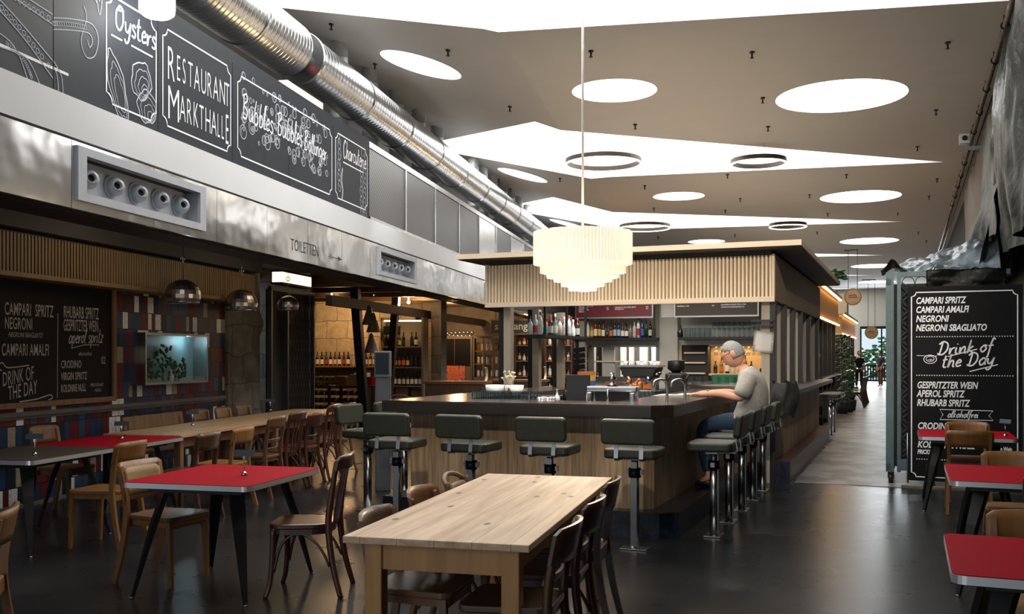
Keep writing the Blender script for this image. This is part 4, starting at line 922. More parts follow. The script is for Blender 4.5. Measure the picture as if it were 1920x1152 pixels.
q = MB(); q.b(-6.9, -6.62, 21.05, 21.3, .56, .83); q.b(-6.55, -6.32, 21.1, 21.3, .56, .74); q.top('carton', 'tan', 'L', (-6.4, 21.1, .55), 'pale carton pair low in the grey shelf unit', 'box')
# dark pillar and small sign
q = MB(); q.b(-6.22, -5.98, 21.6, 22.1, 0, 3.0); struct(q, 'pillar_shop', 'stone', 'L', (-5.6, 21.8, 0))
q = MB(); q.b(-7.15, -6.75, 20.9, 20.93, 2.02, 2.22); o = q.top('hanging_sign', 'black', 'L', (-6.95, 20.9, 2.02), 'small black sign hanging left of the grey bottle shelf', 'sign')
# rear cabinets
t = thing('kitchen_cabinet', 'grey cabinet with two small chalkboards in its upper doors', 'cabinet', 'L', (-6.9, 26, 0))
y0 = 26.2
q = MB(); q.b(-7.35, -6.35, y0, y0+.5, 0, 2.10); q.part('body', mat('taupe_front', (.12, .095, .07), .6, var=.08), t)
for a in (-7.31, -6.85): q = MB(); q.b(a, a+.44, y0-.02, y0, 1.28, 2.02); q.part('chalk_door', 'slate2', t)
for a in (-7.31, -6.85): q = MB(); q.b(a, a+.44, y0-.02, y0, .1, 1.22); q.part('door', mat('taupe_door', (.14, .115, .09), .55), t)
q = MB(); q.b(-7.12, -6.55, y0-.05, y0-.03, .72, 1.26)
def poster():
    m = bpy.data.materials.new('festival_poster'); m.use_nodes = True; N, K = nodes(m); p = N['Principled BSDF']
    tc = N.new('ShaderNodeTexCoord'); n = N.new('ShaderNodeTexNoise'); n.inputs['Scale'].default_value = 9; n.inputs['Detail'].default_value = 2; K.new(tc.outputs['Object'], n.inputs[0])
    r = N.new('ShaderNodeValToRGB'); e = r.color_ramp.elements; e[0].position = .35; e[0].color = (.10, .10, .45, 1); e[1].position = .5; e[1].color = (.75, .22, .05, 1)
    e2 = e.new(.62); e2.color = (.80, .10, .04, 1); K.new(n.outputs[0], r.inputs[0]); K.new(r.outputs[0], p.inputs['Base Color']); return m
q.top('poster', poster(), 'L', (-6.8, y0-.04, .72), 'orange and blue poster on the grey cabinet doors', 'poster')
q = MB()
for k in range(16): q.ell((-7.3+.06*k, y0+.2, 2.15+.05*math.sin(k*3)), (.05, .06, .05), 8, 6)
q.top('crockery', 'chrome', 'L', (-7, y0+.2, 2.1), 'shiny crockery heaped on the grey cabinet', 'crockery', kind='stuff')
t = thing('glass_cabinet', 'tall glazed cabinet of jars right of the poster', 'cabinet', 'L', (-5.9, 26, 0))
q = MB(); q.b(-6.33, -5.15, y0+.02, y0+.5, 0, .95); q.part('base', mat('taupe_front', (.12, .1, .08)), t)
q = MB()
for a in (-6.33, -6.05, -5.78, -5.5, -5.2): q.b(a, a+.04, y0, y0+.05, .95, 2.05)
q.b(-6.33, -5.15, y0, y0+.05, 2.03, 2.1); q.part('glazing_bar', mat('taupe_front', (.12, .1, .08)), t)
for z in (.95, 1.32, 1.69): q = MB(); q.b(-6.3, -5.18, y0+.05, y0+.45, z-.03, z); q.part('shelf', 'tan', t)
for r_, z in enumerate((.95, 1.32, 1.69)):
    for k in range(8):
        x = -6.22 + k*.135; q = MB(); q.lathe(x, y0+.2, z, [(.045, 0), (.05, .02), (.05, .17), (.035, .2)], 8); o = q.top('jar', ('l_white', 'l_cream', 'b_amber', 'b_clear')[(k*3+r_) % 4], 'L', (x, y0+.2, z), 'jar, %s from the left on the %s shelf of the glazed cabinet' % (ORD[k], ('lowest', 'middle', 'top')[r_]), 'jar', 'jars in the glazed cabinet')
        q = MB(); q.lathe(x, y0+.2, z, [(.04, .2), (.04, .225), (.001, .225)], 8); q.part('lid', 'chrome', o)
# long warm shelving seen through the bar's left side
for s_, (x0, x1) in enumerate(((-5.1, -4.35), (-4.25, -3.5), (-3.4, -2.65), (-2.55, -1.8))):
    t = thing('shop_shelving', 'warm lit shop shelving bay, %s from the left behind the bar' % ORD[s_], 'shelf', 'L', (x0, 26.2, 0), group='shelving bays behind the bar')
    q = MB(); q.b(x0, x0+.04, 26.0, 26.5, 0, 2.3); q.b(x1-.04, x1, 26.0, 26.5, 0, 2.3); q.b(x0, x1, 26.46, 26.5, 0, 2.3); q.b(x0, x1, 26.0, 26.5, 2.26, 2.3); q.part('carcass', 'walnut', t)
    for r_, z in enumerate((.55, .98, 1.41, 1.84)):
        q = MB(); q.b(x0+.04, x1-.04, 26.0, 26.46, z-.03, z); q.part('shelf', 'tan', t)
        for k in range(5):
            x = x0+.11+k*.13; cc = ('amber', 'white', 'brown', 'clear', 'dark', 'orange')[(k*5+r_*2+s_) % 6]
            put_bottle('L', x, 26.15, z, .18+.11*((k*7+r_+s_) % 3)/2, .045, cc, ('cream', 'white', 'orange')[(k+s_) % 3], 'small product, %s on shelf %s of the %s shelving bay behind the bar' % (ORD[k], ('one', 'two', 'three', 'four')[r_], ORD[s_]), 'goods in the shelving behind the bar', kind=(k+r_) % 3)
t = thing('shop_sign', 'dark hanging shop sign with pale letters left of the bar canopy', 'sign', 'L', (-5.6, 23.5, 2.2))
q = MB(); q.b(-5.20, -3.95, 23.5, 23.54, 2.10, 2.42); q.part('panel', mat('sign_brown', (.035, .026, .02), .5), t)
q = MB(); q.b(-5.22, -3.93, 23.49, 23.55, 2.07, 2.10); q.b(-5.22, -3.93, 23.49, 23.55, 2.42, 2.45); q.b(-5.1, -5.08, 23.51, 23.53, 2.45, 2.99); q.b(-4.1, -4.08, 23.51, 23.53, 2.45, 2.99); q.part('border', 'tan', t)
P = (Vector((-5.12, 23.5, 2.20)), Vector((1, 0, 0)), Vector((0, 0, 1)), Vector((0, -1, 0)))
q = MB(); q.text('südhang', .26, 0, 0, P, bold=.004); q.part('lettering', 'l_cream', t)
# cafe furniture in front of the shop: low wooden counters
for k, (x, v, w_) in enumerate(((-4.9, 18.6, 1.3), (-3.9, 20.2, 1.2))):
    t = thing('shop_counter', 'low orange-brown wooden counter, %s the shop' % ('nearer one before', 'further one before')[k], 'counter', 'L', (x, v, 0))
    q = MB(); q.b(x-w_/2, x+w_/2, v, v+.7, .98, 1.03); q.part('top', 'ochre', t); q = MB(); q.b(x-w_/2+.05, x+w_/2-.05, v+.05, v+.65, 0, .98); q.part('body', 'umber', t)
    q = MB(); pts = [(x+w_/2-.06, v+.3+.14*math.cos(a), 1.17+.14*math.sin(a)) for a in [R(-80+16*i) for i in range(11)]]; q.bar(pts, .05, .012, (0, 1, .3)); q.top('bent_holder', 'ashtrim', 'L', (x+w_/2-.06, v+.3, 1.03), 'pale curved wooden holder on the %s shop counter' % ('nearer', 'further')[k], 'holder')
# spot lamps and light in the shop
for k, (px, py, zz) in enumerate(((622, 562, 20.5), (702, 554, 20.5), (766, 567, 20.8))):
    x = (px-960)/1800*zz; z = EYE+(667-py)*zz/1800; o = MB().ell((0, 0, 0), (.035, .035, .035), 8, 6)
    q = o; u = x*cL-zz*sL; v = x*sL+zz*cL; bmesh.ops.translate(q.bm, verts=q.bm.verts, vec=(u, v, z)); q.tube([(u, v, z+.03), (u, v, 2.99)], .012, 6)
    q.top('spot_lamp', 'bulb', 'L', (u, v, z), 'small glowing spot lamp, %s from the left in the wine shop' % ORD[k], 'lamp', 'spot lamps in the shop')
light('shop_glow', 'POINT', L(-8.4, 21.3, 2.7), 95, WARM, .15)
light('shop_glow', 'POINT', L(-6.4, 20.4, 2.75), 60, WARM, .15)
light('shop_glow', 'POINT', L(-6.6, 25.4, 2.75), 110, WARM, .15)
light('shop_glow', 'POINT', L(-4.6, 25.2, 2.7), 80, WARM, .15)
light('shop_glow', 'POINT', L(-2.6, 25.0, 2.6), 80, WARM, .15)
light('shop_glow', 'POINT', L(-4.8, 18.2, 2.7), 30, WARM, .15)
# ------------------------------------------------------------------ bar island: counter, front, plinth
AL, AR, BF, BB = -4.57, -1.83, 7.88, 12.0
OUT = [(AL+.0, BF), (AR-.16, BF), (AR, BF+.16), (AR, BB), (AR-.62, BB), (AR-.62, BF+.62), (AL+.62, BF+.62), (AL+.62, BB), (AL, BB)]
ct = thing('bar_counter', 'dark walnut counter top wrapping three sides of the bar', 'counter', 'B', (-3.2, 8.2, 1.04))
q = MB(); q.prism(OUT, 1.118, 1.13); q.part('top', 'counter', ct)
q = MB(); q.prism(OUT, 1.025, 1.118); q.part('edge', 'counterb', ct)
bf = thing('service_bar', 'veneered wooden bar front below the dark counter, on a blue-black tiled step', 'bar', 'B', (-3.2, 8.3, 0))
def inset(d): return [(AL+d, BF+d), (AR-.16-d*.6, BF+d), (AR-d, BF+.16+d*.6), (AR-d, BB), (AR-d-.06, BB), (AR-d-.06, BF+.16+d+.06), (AR-.2-d, BF+d+.06), (AL+d+.06, BF+d+.06), (AL+d+.06, BB), (AL+d, BB)]
q = MB(); q.prism(inset(.20), .22, 1.025); q.part('front_panel', 'barwood', bf)
PO = [(AL-.02, BF+.05), (AR-.10, BF+.05), (AR+.04, BF+.19), (AR+.04, BB), (AR-.3, BB), (AR-.3, BF+.4), (AL+.3, BF+.4), (AL+.3, BB), (AL-.02, BB)]
q = MB(); q.prism(PO, 0, .20); q.part('step', 'plinth', bf)
q = MB(); q.prism(PO, .20, .222); q.part('step_top', 'plinthtop', bf)
# inner work surface
q = MB(); q.b(AL+.62, AR-.62, BF+.62, BF+1.20, .96, 1.0); q.b(AL+.62, AL+1.15, BF+1.2, BB, .96, 1.0); q.b(AR-1.15, AR-.62, BF+1.2, BB-.6, .96, 1.0)
ws = q.top('work_surface', 'chrome', 'B', (-3.2, 8.8, .96), 'steel work surface inside the bar, behind the walnut counter', 'worktop')
q = MB(); q.b(AL+.70, AR-.70, BF+.70, BF+1.15, .0, .96); q.b(AL+.70, AL+1.1, BF+1.15, BB, 0, .96); q.b(AR-1.1, AR-.70, BF+1.15, BB-.6, 0, .96); q.part('cabinets', 'dark', ws)

# ------------------------------------------------------------------ kiosk behind the counter
KL, KR, KF, KB = -5.29, -1.48, 11.9, 18.4
KC = -5.16
ks = thing('bar_kiosk', 'wooden bar kiosk with flat overhanging roof and ribbed pale fascia', 'kiosk', 'B', (-3.3, 12, 0))
q = MB(); q.b(KC-.42, KR+.34, KF-.32, KB+.1, 2.835, 2.90); q.part('roof', 'ashtrim', ks)
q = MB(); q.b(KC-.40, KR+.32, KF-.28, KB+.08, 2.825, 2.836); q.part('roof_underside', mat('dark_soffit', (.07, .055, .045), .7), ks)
q = MB(); q.b(KL+.05, KR-.05, KF+.05, KF+.09, 2.21, 2.83); q.b(KL+.05, KL+.09, KF+.09, KB-.05, 2.21, 2.83); q.b(KR-.09, KR-.05, KF+.09, KB-.05, 2.21, 2.83); q.part('fascia_core', 'dark', ks)
q = MB()
n = 80; w = (KR-KL-.06)/n
for k in range(n): x = KL+.03+k*w; q.prism([(x+.003, KF+.05), (x+.012, KF), (x+w-.012, KF), (x+w-.003, KF+.05)], 2.26, 2.765)
q.part('front_ribs', 'slat', ks)
q = MB(); q.b(KL, KL+.035, KF-.02, KF+.06, 2.22, 2.775); q.b(KR-.035, KR, KF-.02, KF+.06, 2.22, 2.775); q.b(KL, KR, KF-.03, KF+.07, 2.20, 2.262); q.part('front_trim', 'ashtrim', ks)
for x0, x1 in ((KR-.05, KR), (KL, KL+.05)):
    q = MB(); n2 = 44; w2 = (KB-KF-.1)/n2
    for k in range(n2): y = KF+.07+k*w2; q.b(x0, x1, y+.004, y+w2-.012, 2.22, 2.775)
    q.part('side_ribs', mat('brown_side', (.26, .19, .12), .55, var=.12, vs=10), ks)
q = MB(); q.b(KL+.09, KR-.09, KF+.09, KB-.05, 2.74, 2.78); q.part('inner_ceiling', mat('pale_inner', (.42, .40, .36), .7), ks)
# columns: a dark and a wooden half each
for x in (KC+.03, KR-.17):
    for y in (KF+.08, KF+1.15, KF+2.2, KF+3.3, KF+4.6, KF+6.2):
        q = MB(); zc0 = 0 if x < -4 or y < KF+.1 else 1.12; q.b(x+(.0 if x < -4 else .10), x+(.07 if x < -4 else .165), y, y+.16, zc0, 2.22); c_ = q.part('column', 'black', ks)
        q = MB(); q.b(x+(.07 if x < -4 else .0), x+(.17 if x < -4 else .10), y, y+.12, zc0, 2.22); q.part('column_cladding', mat('greige_wood', (.30, .26, .205), .6, var=.08, vs=12, stretch=(1, 1, .1)), ks)
# kiosk base on the right and its ledge, with stone step
q = MB(); q.b(KR-.10, KR-.02, KF+.2, KB, .24, 1.06); q.b(AR-.03, KR-.02, KF+.12, KF+.2, .24, 1.06); q.part('side_panel', 'barwood', ks)
q = MB(); q.b(KR-.4, KR+.22, KF+.10, KB, 1.06, 1.12); q.part('side_ledge', mat('grey_ledge_top', (.12, .115, .11), .35), ks)
q = MB(); q.b(KR-.3, KR+.16, KF+.14, KB+.1, 0, .26); q.part('side_step', 'redreflect', ks)
q = MB(); q.b(AR+.02, KR+.165, KF+.12, KF+.15, 0, .262); q.part('step_face', 'plinth', ks)
q = MB(); q.b(KL-.02, KL+.06, KF+.2, KB, 0, 1.06); q.part('side_panel', 'barwood', ks)
# kiosk interior back wall
BW = 15.5
q = MB(); q.b(KL+.2, KR-.2, BW, BW+.06, 1.72, 2.72); q.b(KL+.2, -4.72, BW, BW+.06, 1.0, 1.1); q.b(KL+.55, KL+.75, BW, BW+.06, 1, 1.8); q.b(-3.75, -3.45, BW-.08, BW+.06, 0, 2.72); q.part('back_wall', mat('pale_greige', (.40, .39, .35), .7), ks)
q = MB(); q.b(-3.72, -3.48, BW-.10, BW-.08, 2.17, 2.50); q.part('switch_panel', 'paper', ks)
q = MB(); q.b(-3.45, KR-.2, BW+.3, BW+.36, 0, 2.2); q.b(-3.45, -3.40, BW, BW+.3, 1.0, 1.74); q.b(KR-.25, KR-.2, BW, BW+.3, 1.0, 1.74); q.part('niche', mat('warm_niche', (.52, .38, .22), .6), ks)
q = MB(); q.b(KL+.2, -3.75, BW+.28, BW+.34, 0, 1.04); q.b(KL+.1, KR-.2, BW-.5, BW+.3, 0, .98); q.part('back_cabinet', 'dark', ks)
q = MB(); q.b(KL+.1, KR-.2, BW-.55, BW+.3, .98, 1.02); q.part('back_worktop', 'chrome', ks)
# pass-through window in the back wall
q = MB(); y = BW+.02
x0, x1, z0, z1 = -4.98, -3.78, 1.10, 1.72
q.b(x0, x0+.10, y-.06, y+.06, z0, z1); q.b(x1-.04, x1, y-.06, y+.06, z0, z1); q.b(x0, x1, y-.06, y+.06, z0, z0+.1); q.b(x0, x1, y-.06, y+.06, z1-.03, z1); q.part('hatch_frame', 'chrome', ks)
q = MB(); q.b(x0+.1, x1-.04, y-.05, y+.15, 1.44, 1.46); q.part('hatch_shelf', 'ashtrim', ks)
q = MB()
for k, x in enumerate((-4.86, -4.70, -4.5, -4.28, -4.02)): q.b(x, x+(.10, .08, .14, .18, .06)[k], 17.0, 17.1, .6, 2.1)
q.part('rear_shutters', mat('cream_panel', (.70, .66, .58), .7), ks)
q = MB(); q.b(KL+.2, KR-.3, 17.2, 17.25, 0, 2.2); q.part('rear_wall', mat('rear_grey', (.20, .19, .17), .8), ks)
# bottle shelf and glass shelf on the back wall
for nm, x0, x1 in (('back_shelf', -5.22, -3.76), ('back_shelf', -3.44, -2.12)):
    q = MB(); q.b(x0+.06, x1, BW-.34, BW, 1.80, 1.84); q.part(nm, 'black', ks)
    for xx in (x0+.06, x1-.03): q = MB(); q.b(xx, xx+.03, BW-.34, BW-.31, 1.84, 2.72); q.part('shelf_hanger', 'black', ks)
q = MB(); q.b(KC+.16, KC+.56, KF+.45, KF+2.4, 1.80, 1.84); q.part('side_shelf', 'black', ks)
for y in (KF+.5, KF+1.4, KF+2.3): q = MB(); q.b(KC+.52, KC+.55, y, y+.03, 1.84, 2.72); q.part('shelf_hanger', 'black', ks)
# menu boards under the canopy
def menu(x0, x1, m, label, lines):
    t = thing('price_board', label, 'menu board', 'B', ((x0+x1)/2, BW-.36, 2.15), group=None)
    q = MB(); q.b(x0, x1, BW-.37, BW-.35, 2.18, 2.50); q.part('panel', m, t)
    q = MB(); q.b(x0-.02, x1+.02, BW-.38, BW-.34, 2.155, 2.18); q.b(x0-.02, x0, BW-.38, BW-.34, 2.18, 2.50); q.b(x1, x1+.02, BW-.38, BW-.34, 2.18, 2.50); q.part('frame', 'alu', t)
    q = MB(); P = planeB(x0, BW-.37, 2.17)
    for tx, x, z, s_ in lines: q.text(tx, s_, x, z, P, bold=.0008)
    q.part('lettering', 'chalk', t)
menu(-5.08, -3.80, mat('oxblood_board', (.16, .012, .02), .5), 'dark red menu board with white lettering above the back bar bottles', [('ROT & WEISS 1 DL', .042, .185, .03), ('CHASSELAS', .04, .155, .03), ('PINOT NOIR', .04, .125, .03), ('MERLOT', .04, .095, .03), ('8.5', .52, .155, .03), ('9.0', .52, .125, .03), ('CREMANT DE LOIRE BRUT', .66, .155, .03), ('PROSECCO', .66, .125, .03), ('9.0', 1.18, .125, .03), ('8.0', 1.18, .155, .03)])
menu(-3.42, -2.14, mat('brown_board', (.045, .026, .02), .5), 'dark brown menu board with white lettering above the glass shelf', [('MINERAL 5 DL', .03, .155, .03), ('5.5', .58, .155, .03), ('HAHNENWASSER PRO LITER', .72, .165, .03), ('OHNE KOHLENSAEURE 3.0', .72, .128, .03)])
# back bar bottles, described one by one
SPEC = [('white', 'clear', 'amber', 1, .25, 'orange'), ('brown', 'silver', None, 0, .29, None), ('clear', 'white', 'black', 0, .33, None), ('amber', 'yellow', None, 3, .28, 'yellow'), ('red', 'white', 'white', 1, .33, None), ('brown', 'yellow', 'yellow', 1, .32, None), ('brown', 'white', None, 0, .29, None), ('brown', None, None, 3, .20, None), ('brown', 'orange', 'black', 1, .27, None), ('green', 'silver', 'yellow', 1, .30, None), ('blue', 'silver', 'yellow', 1, .30, None), ('brown', 'white', 'red', 0, .26, None), ('dark', 'white', None, 3, .24, None), ('tanned', None, None, 1, .22, None), ('clear', 'silver', 'white', 1, .26, None), ('white', 'red', 'red', 1, .33, None), ('blue', 'blue', 'silver', 0, .32, None), ('green', None, None, 0, .28, None), ('dark', 'cream', 'red', 1, .28, None), ('green', 'black', None, 0, .27, None)]
for k, s_ in enumerate(SPEC):
    gl, lb, cp, kd, h, _ = s_
    if lb == 'clear': lb = 'white'
    if cp == 'amber': cp = 'orange'
    put_bottle('B', -5.07+k*.0665, BW-.2, 1.84, h, .028 if kd != 3 else .026, gl, lb, '%s bottle%s, %s from the left on the back bar shelf' % (gl if gl != 'tanned' else 'tan', (' with a %s label' % lb) if lb else '', ORD[k]), 'spirits on the back bar shelf', cp, kd)
cs = ['clear', 'white', 'clear', 'teal', 'blue', 'red', 'orange', 'teal', 'brown', 'white', 'red', 'clear', 'amber', 'white', 'green', 'white', 'amber', 'brown']
for k, gl in enumerate(cs):
    put_bottle('B', KC+.30+.11*(k % 2), KF+.56+k*.102, 1.84, .26+.06*((k*5) % 3)/2, .036, gl, ('white', 'silver', 'red', 'cream')[k % 4] if k % 3 else None, '%s bottle, %s from the front on the hanging left shelf of the bar' % (gl, ORD[k]), 'bottles on the hanging side shelf', ('black', 'red', None, 'white')[k % 4], (0, 1, 1, 2)[k % 4])
def glass(x, y, z, h, r, label, group, stem=False, frame='B', inv=False):
    q = MB()
    if stem: pr = [(r*.8, 0), (r*.75, .01), (.006, .02), (.006, h*.45), (r*.7, h*.55), (r, h*.75), (r*.85, h)]
    else: pr = [(r*.8, 0), (r*.86, h*.3), (r, h)]
    if inv: pr = [(a, h-b) for a, b in pr][::-1]
    q.lathe(x, y, z, pr, 10, False); q.raw = 0
    return q.top('drinking_glass', 'glassp', frame, (x, y, z), label, 'glass', group)
for r_ in range(2):
    for k in range(15): glass(-3.30+k*.078, BW-.28+.14*r_, 1.84, .15+.09*((k > 5)*1.), .033, 'clear %s, %s in the %s row under the brown board' % ('wine glass' if k > 5 else 'tumbler', ORD[k], ('front', 'rear')[r_]), 'glasses on the back shelf', k > 5)
q = MB(); q.lathe(-3.36, BW-.3, 1.84, [(.045, 0), (.05, .08), (.02, .16), (.018, .2)], 12); q.top('decanter', 'b_dark', 'B', (-3.36, BW-.3, 1.84), 'dark round flask at the left end of the glass shelf', 'bottle')
# warm niche: hanging glasses, bottles, dark wine fridge
q = MB(); q.b(-3.38, -2.98, BW+.02, BW+.28, 1.14, 1.74); fr_ = q.top('shelf_cabinet', 'dark', 'B', (-3.2, BW+.1, 1.14), 'dark open cabinet with three pale shelves left of the warm bar niche', 'cabinet')
for z in (1.25, 1.42, 1.58): q = MB(); q.b(-3.36, -3.02, BW-.02, BW+.02, z, z+.025); q.part('shelf', 'ashtrim', fr_)
q = MB(); q.b(-2.96, -1.75, BW, BW+.28, 1.23, 1.26); q.b(-2.96, -1.75, BW, BW+.28, 1.70, 1.73); q.top('niche_shelf', 'ashtrim', 'B', (-2.6, BW, 1.24), 'lit wooden shelf with bottles in the warm bar niche', 'shelf')
for k in range(9): glass(-2.86+k*.085, BW+.1, 1.55, .15, .034, 'upturned stemmed glass, %s from the left hanging in the warm bar niche' % ORD[k], 'glasses hanging in the niche', True, inv=True)
for k, (gl, lb) in enumerate((('brown', None), ('amber', 'orange'), ('dark', 'white'), ('clear', 'cream'), ('clear', 'white'), ('amber', 'cream'), ('green', 'cream'))):
    put_bottle('B', -2.88+k*.095, BW+.14, 1.26, .20+.05*(k % 3), .033, gl, lb, '%s bottle, %s from the left in the warm bar niche' % (gl, ORD[k]), 'bottles in the warm niche')
for k in range(5): put_bottle('B', -2.12+k*.08, BW-.2, 1.02, .33, .037, 'dark', 'cream' if k % 2 else None, 'dark wine bottle, %s from the left behind the seated man' % ORD[k], 'wine bottles behind the man')
q = MB(); q.b(-2.5, -1.75, BW-.1, BW+.0, 1.02, 1.04); q.bm.free()
light('niche_light', 'AREA', W(-2.55, BW+.12, 1.69), 5, WARM, .9, (0, 0, -TB), .1)
light('bar_inner_light', 'AREA', W(-3.4, 13.6, 2.70), 70, (1, .93, .82), 2.6, (0, 0, -TB), 1.2)
light('bar_rear_light', 'AREA', W(-4.3, 16.4, 2.15), 45, (1, .95, .85), 1.2, (0, 0, -TB), .8)
light('canopy_light', 'AREA', W(-4.7, 13.4, 2.70), 10, (.92, .97, 1), .2, (0, 0, -TB), 1.6)
# green crate, orange flowers, rows of glasses on the inner right worktop
q = MB(); x0, x1, y0, y1 = -2.62, -2.22, 13.9, 14.2
q.b(x0, x1, y0, y1, 1.16, 1.18)
for a in ((x0, x1, y0, y0+.02), (x0, x1, y1-.02, y1), (x0, x0+.02, y0, y1), (x1-.02, x1, y0, y1)): q.b(*a, 1.18, 1.27)
t = q.top('bottle_crate', mat('crate_green', (.01, .13, .055), .45), 'B', (-2.4, 14, 1.16), 'green plastic crate on the steel shelf in front of the niche', 'crate')
q = MB(); q.b(-3.0, -1.9, 13.85, 14.3, 1.12, 1.16); q.b(-3.0, -2.95, 13.9, 14.3, 0, 1.12); q.b(-1.95, -1.9, 13.9, 14.3, 0, 1.12); sh = q.top('rear_bench', 'chrome', 'B', (-2.4, 14, 0), 'steel bench inside the bar carrying the green crate', 'bench')
for r_ in range(2):
    for k in range(10): glass(-2.96+k*.10, 10.95+.16*r_, 1.0, .13, .033, 'tumbler, %s from the left in the %s row beside the seated man' % (ORD[k], ('front', 'rear')[r_]), 'tumblers beside the man')
for k in range(8): glass(-2.9+k*.11, 13.0, 1.0+.16, .10, .034, 'small upturned glass, %s from the left on the inner rack' % ORD[k], 'glasses on the inner rack', inv=True)
q = MB(); q.b(-3.0, -2.0, 12.9, 13.1, 1.14, 1.16); q.b(-3.0, -2.96, 12.9, 13.1, .0, 1.14); q.b(-2.04, -2.0, 12.9, 13.1, .0, 1.14); q.top('glass_rack', 'chrome', 'B', (-2.5, 13, 0), 'steel rack with small upturned glasses inside the bar', 'rack')
t = thing('flower_vase', 'small vase with orange flowers beside the beer taps', 'vase', 'B', (-2.86, 10.6, 1.0)); rg = random.Random(9)
q = MB(); q.lathe(-2.86, 10.6, 1.0, [(.03, 0), (.045, .05), (.025, .12)], 12); q.part('vessel', 'b_clear', t)
q = MB()
for k in range(18): q.ell((-2.86+rg.uniform(-.09, .09), 10.6+rg.uniform(-.06, .06), 1.17+rg.uniform(0, .12)), (.022, .022, .018), 7, 5)
q.part('petals', 'b_orange', t)
# ------------------------------------------------------------------ equipment on the inner worktop
# glass trays at the front left
q = MB(); q.b(-4.06, -3.34, 8.56, 8.94, 1.045, 1.06); q.b(-4.06, -4.04, 8.56, 8.94, 1.0, 1.045); q.b(-3.36, -3.34, 8.56, 8.94, 1.0, 1.045); q.top('glass_tray', 'chrome', 'B', (-3.7, 8.75, 1.0), 'steel tray of tumblers behind the left part of the front counter', 'tray')
for r_ in range(4):
    for k in range(9): glass(-4.0+k*.075+.01*r_, 8.62+r_*.085, 1.062, .135, .033, 'clear tumbler, %s from the left, tray row %s behind the counter' % (ORD[k], ('one', 'two', 'three', 'four')[r_]), 'tumblers behind the front counter')
for k in range(4): 
    q = MB(); x = -3.28+.085*(k % 2)+.02; y = 8.62+.1*(k//2); q.lathe(x, y, 1.0, [(.03, 0), (.034, .01), (.034, .15), (.030, .15), (.030, .02)], 14); q.top('steel_cup', 'chrome', 'B', (x, y, 1.0), 'steel cup, %s' % ('front left of the four behind the counter', 'front right of the four behind the counter', 'rear left of the four behind the counter', 'rear right of the four behind the counter')[k], 'cup', 'steel cups')
for k, x in enumerate((-4.16, -3.93)):
    q = MB(); q.lathe(x, 9.6, 1.12, [(.05, 0), (.095, .04), (.105, .11), (.098, .11), (.04, .03)], 22); o = q.top('white_bowl', mat('porcelain', (.85, .85, .86), .25), 'B', (x, 9.6, 1.12), 'white bowl on the raised rack, %s of the flower vase' % ('left', 'right')[k], 'bowl')
q = MB(); q.b(-4.4, -3.4, 9.5, 9.8, 1.10, 1.12); q.b(-4.38, -4.34, 9.5, 9.8, 1, 1.1); q.b(-3.46, -3.42, 9.5, 9.8, 1, 1.1); q.top('raised_rack', 'black', 'B', (-3.9, 9.65, 1.0), 'low dark rack carrying the white bowls', 'rack')
t = thing('dried_flowers', 'dried cream flowers in a slim vase between the white bowls', 'vase', 'B', (-3.95, 9.52, 1.12))
q = MB(); q.lathe(-3.95, 9.52, 1.12, [(.03, 0), (.028, .04), (.018, .09), (.02, .11)], 12); q.part('vessel', 'umber', t)
q = MB(); rg = random.Random(4)
for k in range(26):
    a = rg.random()*6.28; r_ = .09*rg.random(); z = 1.30+.08*rg.random(); q.tube([(-3.95, 9.52, 1.2), (-3.95+r_*math.cos(a), 9.52+r_*math.sin(a), z)], .002, 4); q.ell((-3.95+r_*math.cos(a), 9.52+r_*math.sin(a), z), (.014, .014, .011), 6, 4)
q.part('blossom', mat('dry_cream', (.60, .53, .40), .8), t)
# black order screen
t = thing('order_terminal', 'black order terminal standing upright behind the front counter', 'terminal', 'B', (-3.02, 9.05, 1.0))
q = MB(); m4 = Matrix.Translation((-3.02, 9.05, 1.20)) @ Matrix.Rotation(R(8), 4, 'Z'); q.b(-.12, .12, -.015, .015, -.16, .16, m4); q.part('screen', 'black', t, bevel=.006)
q = MB(); q.b(-3.10, -2.94, 9.03, 9.13, 1.0, 1.03); q.b(-3.04, -3.0, 9.06, 9.09, 1.03, 1.2); q.part('stand', 'alu', t)
for k in range(3):
    q = MB(); q.lathe(-2.72+.22*k, 8.9+.1*(k % 2), 1.0, [(.05, 0), (.14, .012), (.14, .02), (.001, .016)], 24); q.top('white_plate', mat('porcelain', (.85, .85, .86), .25), 'B', (-2.72+.22*k, 8.9+.1*(k % 2), 1.0), 'white plate, %s of three on the inner worktop' % ('leftmost', 'middle', 'rightmost')[k], 'plate')
rg = random.Random(12)
for k in range(12):
    x, y = -3.35+.05*k - (.3 if k > 6 else 0), 9.35+.13*(k % 3); gl = ('clear', 'dark', 'clear', 'green', 'white', 'clear')[k % 6]
    put_bottle('B', x, y, 1.0, .2+.06*(k % 3), .032, gl, None, '%s syrup bottle, %s from the left behind the order terminal' % (gl, ORD[k]), 'bottles behind the terminal')
